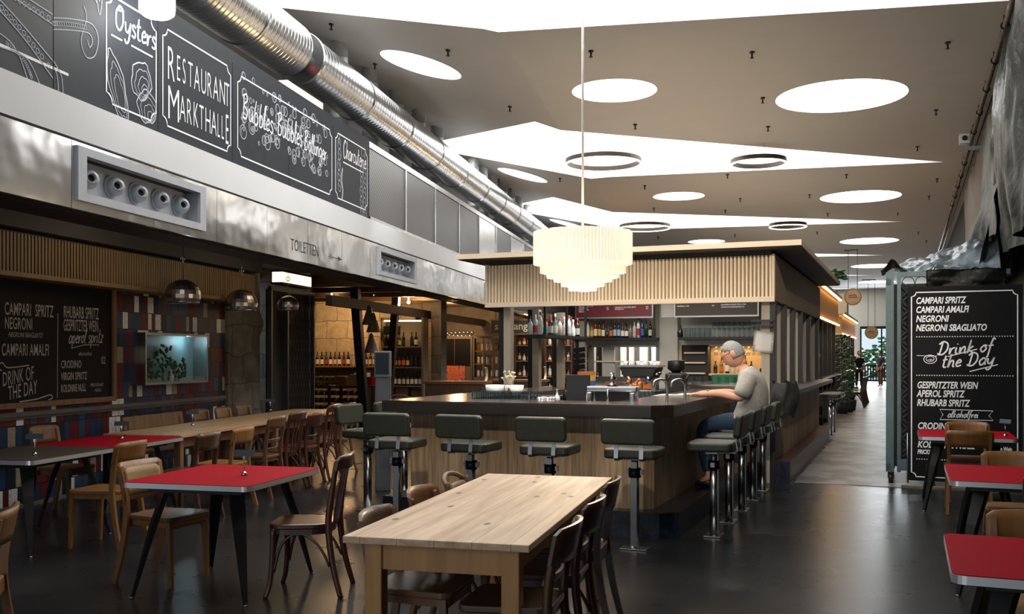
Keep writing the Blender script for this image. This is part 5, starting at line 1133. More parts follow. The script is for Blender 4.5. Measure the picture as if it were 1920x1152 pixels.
# tall cloche and yellow boxes
q = MB(); q.lathe(-2.78, 9.25, 1.0, [(.13, 0), (.13, .02), (.12, .06), (.09, .10), (.02, .13), (.015, .16)], 20); q.top('cake_cloche', 'glassp', 'B', (-2.78, 9.25, 1.0), 'glass cloche right of the black order terminal', 'cloche')
for k, (c, z) in enumerate((('l_blue', 1.02), ('l_yellow', 1.16), ('l_orange', 1.24))):
    q = MB(); q.b(-4.75, -4.52, 14.2, 14.4, z, z+(.14, .08, .06)[k]); q.top('tea_box', c, 'B', (-4.63, 14.3, z), ('blue', 'yellow', 'orange')[k]+' tea box in the pile beside the hatch', 'box')
q = MB(); q.b(-4.9, -4.3, 14.1, 14.5, .98, 1.02); q.b(-4.85, -4.35, 14.15, 14.45, 0, .98); q.top('side_board', 'black', 'B', (-4.6, 14.3, 0), 'dark stand under the pile of tea boxes', 'stand')
# hanging small chalk slates beside the hatch
t = thing('slate_rack', 'column of small dark slates hanging left of the bar hatch', 'sign', 'B', (-4.95, 15.2, 1.1))
for k in range(6): q = MB(); q.c(-5.02, 15.1, 1.17+k*.095, .20, .01, .075, ry=R(-6)); q.part('slate_tile', 'slate2', t)
q = MB(); q.tube([(-5.10, 15.12, 1.1), (-5.10, 15.12, 1.76)], .006, 5); q.part('rod', 'alu', t)
# open box of glassware
for k in range(4):
    q = MB(); x = -4.55+.21*k; q.b(x, x+.19, 15.0, 15.2, 1.02, 1.12); q.top('wooden_box', ('tan', 'umber', 'tan', 'b_orange')[k], 'B', (x+.1, 15.1, 1.02), 'wooden tray, %s from the left below the bar hatch' % ORD[k], 'box')
# espresso machine
EX, EY, EZ = -3.22, 12.25, 1.0
t = thing('espresso_machine', 'chrome lever espresso machine in the middle of the bar', 'coffee machine', 'B', (EX, EY, EZ))
q = MB(); q.prism([(EX-.19, EZ+.26), (EX-.25, EZ+.40), (EX+.25, EZ+.40), (EX+.19, EZ+.26)], EY-.18, EY+.22, 'y'); q.part('body', 'black', t, bevel=.02)
q = MB(); q.b(EX-.27, EX+.27, EY-.20, EY+.24, EZ+.40, EZ+.425); q.part('cup_rail', 'chrome', t)
q = MB(); q.b(EX-.24, EX+.24, EY-.24, EY+.2, EZ, EZ+.09); q.part('drip_tray', 'chrome', t)
q = MB()
for s_ in (-1, 1): q.b(EX+s_*.17-.03, EX+s_*.17+.03, EY-.05, EY+.15, EZ+.09, EZ+.26)
q.part('side_column', 'chrome', t)
for k in (-1, 1):
    q = MB(); q.cyl(EX+k*.13, EY-.14, EZ+.20, EZ+.30, .04, 14); q.tube([(EX+k*.13, EY-.16, EZ+.2), (EX+k*.13, EY-.32, EZ+.19)], .014, 8); q.part('group_head', 'chrome', t)
    q = MB(); q.lathe(EX+k*.2, EY-.0, EZ+.30, [(.07, 0), (.07, .02), (.05, .04)], 16); q.part('gauge', 'chrome', t)
for k in range(6): q = MB(); x = EX-.22+.088*k; q.lathe(x, EY+.02, EZ+.425, [(.025, 0), (.036, .05), (.032, .05), (.02, .01)], 10); q.top('coffee_cup', mat('porcelain', (.85, .85, .86), .25), 'B', (x, EY+.02, EZ+.425), 'white coffee cup, %s from the left on top of the espresso machine' % ORD[k], 'cup', 'cups on the espresso machine')
# grinder
t = thing('coffee_grinder', 'black coffee grinder right of the espresso machine', 'grinder', 'B', (EX+.45, EY, 1.0))
q = MB(); q.b(EX+.34, EX+.58, EY-.13, EY+.15, 1.0, 1.33); q.part('body', 'black', t, bevel=.03); q = MB(); q.lathe(EX+.46, EY, 1.33, [(.05, 0), (.11, .05), (.11, .15), (.10, .16)], 18); q.part('hopper', 'black', t)
q = MB(); q.b(EX-.6, EX+.9, EY-.3, EY+.3, .94, 1.0); q.b(EX-.55, EX+.85, EY-.25, EY+.25, 0, .94); q.top('machine_bench', 'chrome', 'B', (EX, EY, 0), 'steel bench under the espresso machine', 'bench')
# tap hoop tower in front
TX, TY = -2.62, 8.95
t = thing('beer_tower', 'chrome bridge shaped beer tower behind the front counter', 'beer tap', 'B', (TX, TY, 1.0))
q = MB(); q.b(TX-.27, TX+.24, TY-.06, TY+.06, 1.20, 1.255); q.b(TX-.27, TX-.21, TY-.06, TY+.06, 1.0, 1.20); q.b(TX+.16, TX+.22, TY-.06, TY+.06, 1.0, 1.20); q.part('bridge', 'chrome', t, bevel=.015)
q = MB(); q.lathe(TX-.02, TY, 1.255, [(.06, 0), (.03, .02), (.02, .05), (.05, .075), (.02, .10), (.025, .13)], 18); q.part('finial', 'chrome', t)
q = MB(); q.b(TX-.2, TX+.15, TY+.02, TY+.05, 1.0, 1.20); q.part('dark_panel', 'black', t)
q = MB(); q.tube([(TX-.02, TY-.06, 1.22), (TX-.02, TY-.15, 1.22), (TX-.02, TY-.16, 1.10)], .012, 8); q.part('spout', 'chrome', t)
for k, dx in enumerate((.42, .60)):
    x = TX+dx; y = 9.35
    t = thing('tap', 'slim curved chrome water tap, %s of the pair beside the beer tower' % ('left', 'right')[k], 'tap', 'B', (x, y, 1.0), group=None)
    q = MB(); q.tube(crom([(x, y, 1.0), (x, y, 1.24), (x-.03, y-.02, 1.31), (x-.10, y-.06, 1.30), (x-.12, y-.07, 1.24)], 5), .014, 10); q.part('spout', 'chrome', t); q = MB(); q.cyl(x, y, 1.0, 1.04, .03, 12); q.part('base', 'chrome', t)
    q = MB(); q.tube([(x, y, 1.30), (x+.04, y+.01, 1.36)], .010, 8); q.part('lever', 'black', t)
# small red and white things beside the tower
q = MB(); q.b(TX-.10, TX-.02, 8.7, 8.76, 1.0, 1.10); q.top('napkin_box', 'l_red', 'B', (TX-.06, 8.73, 1.0), 'small red box in front of the beer tower', 'box')
q = MB(); q.b(TX+.1, TX+.28, 8.7, 8.8, 1.0, 1.09); q.top('napkin_box', 'l_white', 'B', (TX+.2, 8.75, 1.0), 'white napkin box in front of the beer tower', 'box')
# notes on the right column and a tall stand of jackets
q = MB(); q.grid(lambda a, b: Vector((KR-.27+.24*a+.02*b, KF+.04+.015*math.sin(3*a+b), 1.60+.26*b-.03*a)), 6, 6, .002); q.top('paper_note', 'paper', 'B', (KR-.1, KF+.04, 1.6), 'white sheet of paper pinned to the right column of the kiosk', 'paper')
q = MB(); q.b(KR-.28, KR-.02, KF+.0, KF+.06, 1.96, 1.985); q.b(KR-.28, KR-.02, KF+.0, KF+.06, 1.90, 1.925); q.top('clip_shelf', 'black', 'B', (KR-.15, KF, 1.9), 'small dark clip shelf above the paper note', 'shelf')
# terminal pillar left of the bar
px = (-1.47, 11.0)
t = thing('floor_terminal', 'slim grey floor standing terminal with dark screen left of the bar', 'terminal', 'A', (px[0], px[1], 0))
q = MB(); q.b(px[0]-.09, px[0]+.08, px[1]-.06, px[1]+.06, 0, 1.31); q.part('pillar', mat('terminal_grey', (.07, .072, .078), .4, .1), t, bevel=.008)
q = MB(); q.b(px[0]-.10, px[0]+.085, px[1]-.08, px[1]+.05, 1.30, 1.60); q.part('head', mat('terminal_head', (.10, .105, .112), .4, .1), t, bevel=.01)
q = MB(); q.b(px[0]-.085, px[0]+.07, px[1]-.084, px[1]-.078, 1.335, 1.58); q.part('screen', mat('dark_screen', (.012, .018, .024), .5, spec=.2), t)
# ------------------------------------------------------------------ chandelier of glass tubes
CX, CY = .70, 9.5
t = thing('chandelier', 'six tiered glowing glass tube chandelier hanging over the bar', 'chandelier', 'A', (CX, CY, 2.2))
for k, (r, z0, z1) in enumerate(((.475, 2.455, 2.765), (.410, 2.37, 2.62), (.345, 2.325, 2.56), (.275, 2.285, 2.50), (.20, 2.24, 2.46), (.125, 2.195, 2.42))):
    q = MB(); n = int(2*math.pi*r/.033)
    for i in range(n):
        a = 2*math.pi*i/n; x, y = CX+r*math.cos(a), CY+r*math.sin(a); dz = .006*random.random()
        q.tube([(x, y, z0-dz), (x, y, z1+dz)], .0155, 8, caps=False)
    q.part('glass_tube_tier', 'tubes', t)
    q = MB(); q.tube([(CX+(r-.02)*math.cos(a), CY+(r-.02)*math.sin(a), z1-.02) for a in [2*math.pi*i/40 for i in range(40)]], .006, 5, True); q.part('ring', 'alu', t)
q = MB(); q.ell((CX, CY, 2.60), (.10, .10, .09), 16, 10); q.ell((CX, CY, 2.44), (.07, .07, .06), 14, 8); q.part('bulb_cluster', 'lampcore', t)
q = MB()
for a in range(6): q.tube([(CX, CY, 2.70), (CX+.46*math.cos(a*1.047), CY+.46*math.sin(a*1.047), 2.745)], .007, 5)
q.cyl(CX, CY, 2.68, 2.80, .02, 8); q.part('spider', 'alu', t)
q = MB(); q.cyl(CX, CY, 2.8, HC+.9, .0125, 8); q.part('cord', 'paper', t)
q = MB(); q.lathe(CX, CY, HC+.88, [(.07, 0), (.07, .06), (.02, .07)], 16); q.part('ceiling_rose', 'paper', t)
light('chandelier_light', 'POINT', (CX, CY, 2.1), 60, (1, .80, .55), .25)
light('chandelier_uplight', 'POINT', (CX, CY, 2.95), 8, (1, .82, .58), .25)
# ------------------------------------------------------------------ bar stools (local: front is +y)
def make_stool():
    t = thing('bar_stool', '', 'bar stool', 'A', (0, 0, 0), local=True)
    q = MB(); q.prism(rrect(-.215, .215, -.19, .20, .05, 4), .735, .815); q.part('seat', 'green', t, bevel=.022, seg=3)
    q = MB(); m4 = Matrix.Translation((0, -.235, .955)) @ Matrix.Rotation(R(7), 4, 'X') @ Matrix.Rotation(R(90), 4, 'X')
    q.prism(rrect(-.215, .215, -.10, .10, .035, 4), -.032, .032, 'z', m4); q.part('backrest', 'green', t, bevel=.018, seg=3)
    for x in (-.10, .10):
        q = MB(); q.bar([(x, .02, .728), (x, -.20, .728), (x, -.218, .745), (x, -.205, .83), (x, -.207, .90)], .034, .008, (0, -1, .3)); q.part('back_bracket', 'alu', t)
    q = MB(); q.cyl(0, 0, .012, .64, .036, 18); q.part('post', 'chrome', t)
    q = MB(); q.b(-.025, .025, -.042, -.036, .03, .70); q.b(-.12, .12, -.05, .05, .715, .735); q.cyl(0, 0, .60, .72, .028, 14); q.part('inner_post', 'alu', t)
    q = MB(); q.cyl(0, 0, .575, .65, .05, 18); q.part('collar', 'black', t)
    for s_ in (-1, 1):
        q = MB(); q.b(s_*.05-.012, s_*.05+.03*s_+.012*0, -.02, .02, .585, .645) if 0 else q.c(s_*.058, 0, .615, .022, .035, .04); q.part('clamp', 'alu', t)
    q = MB(); q.b(-.11, .11, -.07, .07, 0, .012); q.part('base_plate', 'chrome', t, bevel=.003)
    return t
ST = make_stool(); used = []
def stool(a, b, rz, label, group):
    loc = W(a, b); r = -TB + rz
    if not used: ST.location = loc; ST.rotation_euler = (0, 0, r); tag(ST, label, 'bar stool', group); used.append(1); return ST
    return dup(ST, loc, r, label, group)
for k in range(4): stool(-2.02-.72*k, 7.48, R((2, 1, -2, 5)[k]), 'green leather bar stool, %s from the right in the front row of the bar' % ORD[k], 'green bar stools')
for k in range(5): stool(-1.54, 8.29+.75*k, R(90), 'green leather bar stool, %s from the front along the right side of the bar' % ORD[k], 'green bar stools')
for k in range(5): stool(-5.0, 8.35+.75*k, R(-90+(-4, 3, 0, 2, 0)[k]), 'green leather bar stool, %s from the front along the left side of the bar' % ORD[k], 'green bar stools')

# ------------------------------------------------------------------ chairs (local: front is +y)
CH = {}
def make_chair(style, m, H):
    t = thing('cafe_chair', '', 'chair', 'A', (0, 0, 0), local=True)
    q = MB()
    if style in ('slat', 'round'): out = [(p[0]*(1+.14*p[1]/.2), p[1]) for p in rrect(-.195, .195, -.20, .21, .11, 6)]
    else: out = [(p[0]*(1+.12*p[1]/.2), p[1]) for p in rrect(-.195, .195, -.205, .21, .06, 5)]
    q.prism(out, .435, .468); q.part('seat', m if style not in ('frame',) else 'umber', t, bevel=.008)
    q = MB(); q.prism([(p[0]*.93, p[1]*.93) for p in out], .40, .436); q.part('seat_rail', m, t)
    rad = .02 if style in ('slat', 'round') else .019
    for s_ in (-1, 1):
        q = MB()
        if style in ('slat', 'round'): q.tube(crom([(s_*.185, .165, .44), (s_*.187, .17, .25), (s_*.195, .185, .08), (s_*.215, .21, 0)], 4), [.021-.006*i/12 for i in range(13)], 8)
        else: q.bar([(s_*.18, .165, .44), (s_*.19, .185, 0)], [.036, .026], [.036, .026], (0, 1, 0))
        q.part('leg', m, t)
    for s_ in (-1, 1):
        q = MB(); xt = .185
        if style in ('slat', 'round', 'crest'): q.tube(crom([(s_*.205, -.275, 0), (s_*.188, -.222, .20), (s_*.178, -.19, .44), (s_*.18, -.205, .62), (s_*xt, -.245, H-.03)], 5), [.017+.005*math.sin(i/20*3.1) for i in range(21)], 8)
        else: q.bar(crom([(s_*.195, -.275, 0), (s_*.188, -.225, .20), (s_*.18, -.19, .44), (s_*.18, -.20, .60), (s_*xt, -.24, H-.03)], 4), .028, [.03+.010*math.sin(i/16*3.1) for i in range(17)], (0, 1, 0))
        q.part('rear_leg', m, t)
    def plate(z0, z1, w, th, sag, y, nm, dome=0., mm=m, wav=0.):
        q = MB(); n = 14
        front, back = [], []
        for j in range(5):
            rowf, rowb = [], []
            for i in range(n+1):
                s_ = i/n*2-1; z = z0 + (z1-z0)*j/4
                if j == 4: z += dome*(1-s_*s_) + wav*math.cos(s_*3.1*1.5) - (.02 if abs(s_) > .97 else 0)
                yy = y - sag*(1-s_*s_) - (z-.62)*.20
                rowf.append(q.bm.verts.new((s_*w/2, yy+th/2, z))); rowb.append(q.bm.verts.new((s_*w/2, yy-th/2, z)))
            front.append(rowf); back.append(rowb)
        for j in range(4):
            for i in range(n):
                q.bm.faces.new((front[j][i], front[j][i+1], front[j+1][i+1], front[j+1][i])).smooth = True; q.bm.faces.new((back[j][i+1], back[j][i], back[j+1][i], back[j+1][i+1])).smooth = True
        for i in range(n):
            q.bm.faces.new((front[4][i], front[4][i+1], back[4][i+1], back[4][i])); q.bm.faces.new((front[0][i+1], front[0][i], back[0][i], back[0][i+1]))
        for j in range(4):
            q.bm.faces.new((front[j+1][0], back[j+1][0], back[j][0], front[j][0])); q.bm.faces.new((front[j][n], back[j][n], back[j+1][n], front[j+1][n]))
        return q.part(nm, mm, t)
    if style == 'panel': plate(H-.16, H, .43, .016, .045, -.195, 'backrest', .008)
    if style == 'crest': plate(H-.15, H, .45, .016, .06, -.20, 'backrest', .012); plate(.565, .60, .36, .016, .03, -.185, 'rail')
    if style == 'ladder': plate(H-.12, H, .42, .016, .04, -.195, 'backrest', .012); plate(.60, .645, .37, .016, .03, -.185, 'rail'); plate(.52, .55, .36, .014, .03, -.185, 'rail')
    if style == 'frame':
        plate(.56, H, .42, .020, .03, -.20, 'backrest', .0); plate(.60, H-.04, .34, .012, .026, -.187, 'cane_inset', .0, 'cane')
    if style == 'slat':
        plate(H-.085, H, .43, .022, .05, -.20, 'backrest', .012)
        for x in (-.075, 0, .075): q = MB(); q.bar([(x, -.20, .45), (x, -.225, .62), (x, -.275+abs(x)*.12, H-.07)], .022, .010, (0, 1, 0)); q.part('back_slat', m, t)
    if style in ('slat', 'round', 'crest'):
        for s_ in (-1, 1): q = MB(); q.tube(crom([(s_*.192, .16, .16), (s_*.178, .11, .34), (s_*.17, 0, .405), (s_*.178, -.12, .34), (s_*.19, -.20, .20)], 5), .010, 6); q.part('bent_brace', m, t)
        q = MB(); q.tube(crom([(-.19, .17, .16), (-.12, .165, .34), (0, .163, .405), (.12, .165, .34), (.19, .17, .16)], 5), .010, 6); q.part('bent_brace', m, t)
    if style == 'round':
        q = MB(); q.tube(crom([(-.185, -.205, .60), (-.19, -.235, .74), (-.13, -.28, H-.02), (0, -.30, H), (.13, -.28, H-.02), (.19, -.235, .74), (.185, -.205, .60)], 5), .015, 8); q.part('bow', m, t)
        plate(.62, H-.05, .28, .012, .02, -.20, 'backrest', .0)
    if style == 'frame' or style == 'panel':
        q = MB(); q.bar([(-.17, .17, .41), (.17, .17, .41)], .02, .05); q.bar([(-.17, -.19, .41), (.17, -.19, .41)], .02, .05); q.part('cross_rail', m, t)
    return t
def chair(style, m, H, loc, face, label, group=None):
    r = math.atan2(-face[0], face[1]); k = (style, m, H)
    if k not in CH:
        CH[k] = make_chair(*k); o = CH[k]; o.location = loc; o.rotation_euler = (0, 0, r); tag(o, label, 'chair', group); return o
    return dup(CH[k], loc, r, label, group)
# ------------------------------------------------------------------ tables
def leg_box(t, x, y, z, s_, m): q = MB(); q.b(x-s_/2, x+s_/2, y-s_/2, y+s_/2, 0, z); q.part('leg', m, t, bevel=.004)
TP = R(14.6); pr = -TP
pc = Vector((-.046, 5.21, 0)); pu = Vector((math.cos(TP), -math.sin(TP), 0)); pv = Vector((math.sin(TP), math.cos(TP), 0))
t = thing('pine_table', 'long pale knotty pine table with square legs in the foreground', 'table', 'A', pc, pr, local=True)
hw, hl = .42, 1.15
q = MB(); q.b(-hw, hw, -hl, hl, .728, .76); q.part('tabletop', 'pine', t, bevel=.004)
q = MB()
for x in (-hw+.10, hw-.13): q.b(x, x+.03, -hl+.14, hl-.14, .60, .728)
for y in (-hl+.105, hl-.135): q.b(-hw+.14, hw-.14, y, y+.03, .60, .728)
q.part('apron', 'pineleg', t)
for x in (-hw+.105, hw-.105):
    for y in (-hl+.13, hl-.13): leg_box(t, x, y, .728, .08, 'pineleg')
def red_table(loc, rz, w, l, label, m='red', splay=True, h=.75):
    t = thing('cafe_table', label, 'table', 'A', loc, rz, local=True)
    out = rrect(-w/2, w/2, -l/2, l/2, .05, 5)
    q = MB(); q.prism(out, h-.004, h); q.part('tabletop', m, t)
    q = MB(); q.prism([(p[0]*1.003, p[1]*1.003) for p in out], h-.036, h-.0035, smooth_side=False); q.part('metal_edge', 'tedge', t)
    q = MB(); q.b(-w/2+.12, w/2-.12, -l/2+.12, l/2-.12, h-.075, h-.036); q.part('under_frame', 'black', t)
    for sx in (-1, 1):
        for sy in (-1, 1):
            q = MB(); q.bar([(sx*(w/2-.17), sy*(l/2-.18), h-.06), (sx*(w/2-.12), sy*(l/2-.12), .52), (sx*(w/2-.03), sy*(l/2-.03), 0)], [.11, .085, .026], [.035, .04, .02], (sy, -sx, 0)) if 0 else q.bar([(sx*(w/2-.20), sy*(l/2-.20), h-.06), (sx*(w/2-.14), sy*(l/2-.14), .45), (sx*(w/2-.05), sy*(l/2-.05), 0)], [.10, .075, .024], [.032, .034, .018], (sx, sy, .3))
            lg = q.part('leg', 'black', t); q = MB(); q.cyl(sx*(w/2-.05), sy*(l/2-.05), 0, .012, .014, 8); q.part('foot', 'alu', lg)
    return t
rt = Vector((-1.92, 6.46, 0)); RR = R(-14)
red_table(rt, RR, .90, 1.02, 'square red topped cafe table with splayed black legs in the left foreground')
chair('frame', 'ochre', .82, (-2.38, 6.63, 0), (.94, -.34), 'light wood chair with framed back at the left of the foreground red table')
chair('slat', 'mahog', .90, (-1.36, 6.33, 0), (-1, .03), 'dark red bentwood chair with slatted back at the right of the foreground red table')
# chairs round the pine table
for k, (z_, st, m, H, lab) in enumerate(((4.66, 'panel', 'umber', .80, 'worn brown chair tucked in at the near left of the pine table'), (5.31, 'crest', 'ochre', .81, 'orange-brown chair tucked in at the middle left of the pine table'), (5.90, 'round', 'tan', .82, 'chair with bowed rounded back at the far left of the pine table'))):
    s_ = (z_-pc.y+.42*(-pu.y)*0)/pv.y; p = pc + pv*((z_-pc.y-(-hw)*pu.y)/pv.y) - pu*(hw-.20); chair(st, m, H, p, pu, lab)
for k, (z_, st, m, H, lab) in enumerate(((4.28, 'crest', 'walnut', .81, 'dark chair with wavy curved back at the near right corner of the pine table'), (4.90, 'crest', 'mahog', .82, 'dark red-brown chair in the middle of the right side of the pine table'), (5.52, 'panel', 'walnut', .84, 'dark brown chair at the far right of the pine table'))):
    p = pc + pv*((z_-pc.y-hw*pu.y)/pv.y) + pu*(hw-.14); chair(st, m, H, p, -pu, lab)
# left arcade row
uf = Vector((cL, -sL, 0)); vf = Vector((sL, cL, 0))
red_table(L(-5.45, 6.99), -TL, .9, 1.10, 'dark brown topped cafe table at the left end of the row by the tiled wall', 'brownlino')
red_table(L(-5.45, 8.10), -TL, .9, 1.08, 'red topped cafe table between the brown table and the long wooden table', 'red')
t = thing('long_table', 'long glossy wooden table in the row by the tiled wall', 'table', 'L', (-5.5, 11.0, 0), local=True)
q = MB(); q.b(-.43, .43, -2.32, 2.32, .728, .76); q.part('tabletop', 'oak', t, bevel=.004)
q = MB()
for x in (-.34, .31): q.b(x, x+.03, -2.2, 2.2, .62, .728)
q.part('apron', 'tan', t)
for x in (-.34, .34):
    for y in (-2.2, 0, 2.2): leg_box(t, x, y, .728, .07, 'tan')
NS = [(7.06, 'panel', 'ochre', .85, 'ochre plywood-back chair in front of the red and brown tables of the left row'), (8.32, 'panel', 'walnut', .82, 'dark brown chair at the near end of the long wooden table'), (9.02, 'panel', 'ochre2', .82, 'bright honey coloured chair at the long wooden table'), (9.78, 'ladder', 'umber', .88, 'ladder-back brown chair at the long wooden table, right of the honey coloured chair'), (10.30, 'slat', 'mahog', .90, 'dark red slat-back chair at the long wooden table, right of the ladder-back chair'), (10.85, 'crest', 'mahog', .86, 'dark red curved-back chair near the far end of the long wooden table'), (11.42, 'slat', 'mahog', .93, 'tall dark slat-back chair near the far end of the long wooden table'), (11.95, 'round', 'umber', .92, 'bow-backed brown chair at the far end of the long wooden table')]
for v, st, m, H, lab in NS: chair(st, m, H, L(-4.80, v), tuple((-uf + vf*.02).xy), lab)
FS = [(8.4, 'panel', 'tan', .85, 'tan chair against the tiled wall behind the red table of the left row'), (11.4, 'panel', 'ochre', .85, 'orange chair against the wall, right of the wooden bench'), (12.0, 'panel', 'ochre2', .84, 'yellow-brown chair against the wall, second right of the wooden bench'), (12.6, 'crest', 'tan', .84, 'tan curved-back chair against the wall, last before the lattice gate')]
for v, st, m, H, lab in FS: chair(st, m, H, L(-6.15, v), tuple((uf).xy), lab)
t = thing('bench', 'wide light wooden bench back behind the long wooden table', 'bench', 'L', (-6.2, 10.4, 0), -R(90)*0, local=True)
q = MB(); q.b(-.2, .2, -.62, .62, .44, .47); q.part('seat', 'tan', t)
q = MB(); q.c(-.22, 0, .775, .02, 1.26, .15, ry=R(-8)); q.part('backrest', 'tan', t)
for y in (-.55, .55):
    for x in (-.16, .16): q = MB(); q.b(x-.02, x+.02, y-.02, y+.02, 0, .44); q.part('leg', 'tan', t)
    q = MB(); q.bar([(-.17, y, .44), (-.21, y, .80)], .03, .03, (0, 1, 0)); q.part('upright', 'tan', t)
chair('panel', 'ochre', .82, (-2.66, 4.55, 0), (-.95, -.3), 'ochre chair cut by the left edge of the photo, only its back corner showing')
# chairs and tables in front of the shop
for k, (u, v, f_) in enumerate(((-4.3, 15.6, (1, 0)), (-3.9, 16.6, (-1, .2)), (-5.2, 16.2, (.3, -1)), (-4.6, 17.4, (0, 1)))):
    chair('round', 'walnut', .84, L(u, v), f_, 'dark bentwood chair, %s by the shop entrance behind the left bar stools' % ORD[k], 'bentwood chairs by the shop')
t = thing('round_table', 'dark wooden table among the bentwood chairs by the shop entrance', 'table', 'L', (-4.5, 16.4, 0), local=True)
q = MB(); q.lathe(0, 0, .72, [(.40, 0), (.41, .015), (.40, .03)], 28); q.part('tabletop', 'umber', t); q = MB(); q.cyl(0, 0, .02, .72, .03, 12); q.part('post', 'black', t); q = MB(); q.lathe(0, 0, 0, [(.22, 0), (.21, .02), (.03, .04)], 20); q.part('base', 'black', t)
# right hand tables
e1 = Vector((cB, -sB, 0)); e2 = Vector((sB, cB, 0))
red_table(W(.60, 4.30), -TB, .90, .88, 'nearest red topped cafe table at the right edge')
red_table(W(.70, 7.26), -TB, .90, 1.02, 'middle red topped cafe table at the right, before the large chalk menu')
red_table(W(.54, 10.82), -TB, .88, 1.0, 'farthest red topped cafe table, touching the large chalk menu at the right')
chair('panel', 'ochre', .82, W(.55, 10.50), tuple(e2.xy), 'ochre chair seen from behind at the near side of the farthest right table')
chair('crest', 'ochre', .82, W(.60, 11.32), tuple((-e2).xy), 'ochre chair behind the farthest right table, against the chalk menu')
chair('panel', 'ochre2', .83, W(.72, 7.74), tuple((-e2).xy), 'honey coloured chair on the far side of the middle right table')
chair('panel', 'walnut', .86, W(.83, 6.50), tuple(e2.xy), 'dark chair on the near side of the middle right table, cut by the right edge')
chair('panel', 'ochre2', .83, W(.55, 4.72), tuple((-e2).xy), 'honey coloured chair on the far side of the nearest right table')
# little reserved cards on spring clips
def card(x, y, z, rz, label, text='Reserviert', first=[]):
    t = thing('card_holder', label, 'card holder', 'A', (x, y, z), rz, group='reserved cards on the tables', local=True)
    q = MB(); q.lathe(0, 0, 0, [(.018, 0), (.020, .008), (.014, .022), (.004, .028)], 14); q.part('ball_foot', 'chrome', t)
    q = MB(); q.tube([(0, 0, .02), (0, 0, .11)], .0028, 6); q.part('wire', 'chrome', t)
    q = MB(); q.b(-.007, .007, -.006, .006, .105, .135); q.part('clip', 'chrome', t)
    q = MB(); q.c(0, 0, .150, .135, .005, .042, rx=R(-18)); cd = q.part('card', mat('slate_blue_card', (.035, .06, .085), .5), t)
    q = MB(); c_, s_ = math.cos(R(18)), math.sin(R(18)); P = (Vector((-.056, -.0028, .143)), Vector((1, 0, 0)), Vector((0, s_, c_)), Vector((0, -c_, s_)))
    q.text(text, .025, 0, 0, P, off=.0015); q.part('lettering', 'chalk', cd)
def cardpx(px, py, h, rz, label):
    zz = 1800*(EYE-h)/(py-667); card((px-960)/1800*zz, zz, h, rz, label)
cardpx(65, 854, .75, R(6), 'reserved card on the dark brown table at the far left')
cardpx(228, 824, .75, R(6), 'reserved card on the red table of the left row')
cardpx(361, 799, .76, R(6), 'reserved card on the near part of the long wooden table')
cardpx(507, 771, .76, R(6), 'reserved card on the far part of the long wooden table')
cardpx(458, 892, .75, R(-10), 'reserved card on the foreground red table')
cardpx(1885, 819, .75, R(-70), 'reserved card on the farthest right red table')
# ------------------------------------------------------------------ seated man (local: forward is +y)
def skin_mesh(name, V, E_, m, parent, sub=2, root=0):
    me = bpy.data.meshes.new(name); me.from_pydata([v[:3] for v in V], E_, []); o = bpy.data.objects.new(name, me); COL.objects.link(o)
    me.materials.append(M[m] if isinstance(m, str) else m); o.modifiers.new('k', 'SKIN'); s_ = o.modifiers.new('u', 'SUBSURF'); s_.levels = sub; s_.render_levels = sub
    bm = bmesh.new(); bm.from_mesh(me); ly = bm.verts.layers.skin.verify(); bm.verts.ensure_lookup_table()
    for i, v in enumerate(V): r = v[3]; bm.verts[i][ly].radius = r if isinstance(r, tuple) else (r, r); bm.verts[i][ly].use_root = (i == root)
    bm.to_mesh(me); bm.free()
    for p in me.polygons: p.use_smooth = True
    dg = bpy.context.evaluated_depsgraph_get(); m2 = bpy.data.meshes.new_from_object(o.evaluated_get(dg)); o.modifiers.clear(); o.data = m2
    for p in m2.polygons: p.use_smooth = True
    if parent: o.parent = parent
    return o
# skeleton: pelvis, spine, neck, head, arms, legs
V = [(0, -.06, .90, (.15, .12)), (0, -.10, 1.02, (.145, .115)), (0, -.12, 1.16, (.16, .12)), (0, -.085, 1.30, (.15, .11)), (0, -.035, 1.385, (.075, .075)), (0, .015, 1.46, (.058, .062))]
E_ = [(0, 1), (1, 2), (2, 3), (3, 4), (4, 5)]
for s_ in (-1, 1):
    n = len(V); ex = .06 if s_ > 0 else 0
    V += [(s_*.185, -.085, 1.335, .062), (s_*.235, -.07, 1.21, .050), (s_*.25, -.03, 1.125, .044), (s_*.20, .18, 1.172, .042), (s_*.13, .34+ex*.5, 1.165, .029), (s_*.10, .40+ex*.6, 1.160, (.036, .020))]
    E_ += [(3, n)] + [(n+i, n+i+1) for i in range(5)]
    # fingers and thumb
    hx, hy = s_*.10, .40+ex*.6
    for k, (dx, ln) in enumerate(((-.030, .062), (-.010, .072), (.010, .068), (.028, .054))):
        m_ = len(V); V += [(hx+dx*.9, hy+.035, 1.160, .0105), (hx+dx*1.05, hy+.035+ln*.55, 1.158, .0092), (hx+dx*1.05-s_*.004, hy+.035+ln, 1.146, .0075)]
        E_ += [(n+5, m_), (m_, m_+1), (m_+1, m_+2)]
    m_ = len(V); V += [(hx-s_*.034, hy+.0, 1.158, .012), (hx-s_*.052, hy+.03, 1.154, .0095), (hx-s_*.056, hy+.055, 1.148, .008)]; E_ += [(n+5, m_), (m_, m_+1), (m_+1, m_+2)]
    n = len(V); V += [(s_*.10, .04, .885, .066), (s_*.13, .34, .845, .056), (s_*.125, .36, .60, .056), (s_*.12, .30, .33, .040), (s_*.12, .40, .27, (.042, .030))]
    E_ += [(0, n)] + [(n+i, n+i+1) for i in range(4)]
man = skin_mesh('person', V, E_, 'skin', None)
man.location = W(-1.54, 9.79); man.rotation_euler = (0, 0, R(90)-TB)
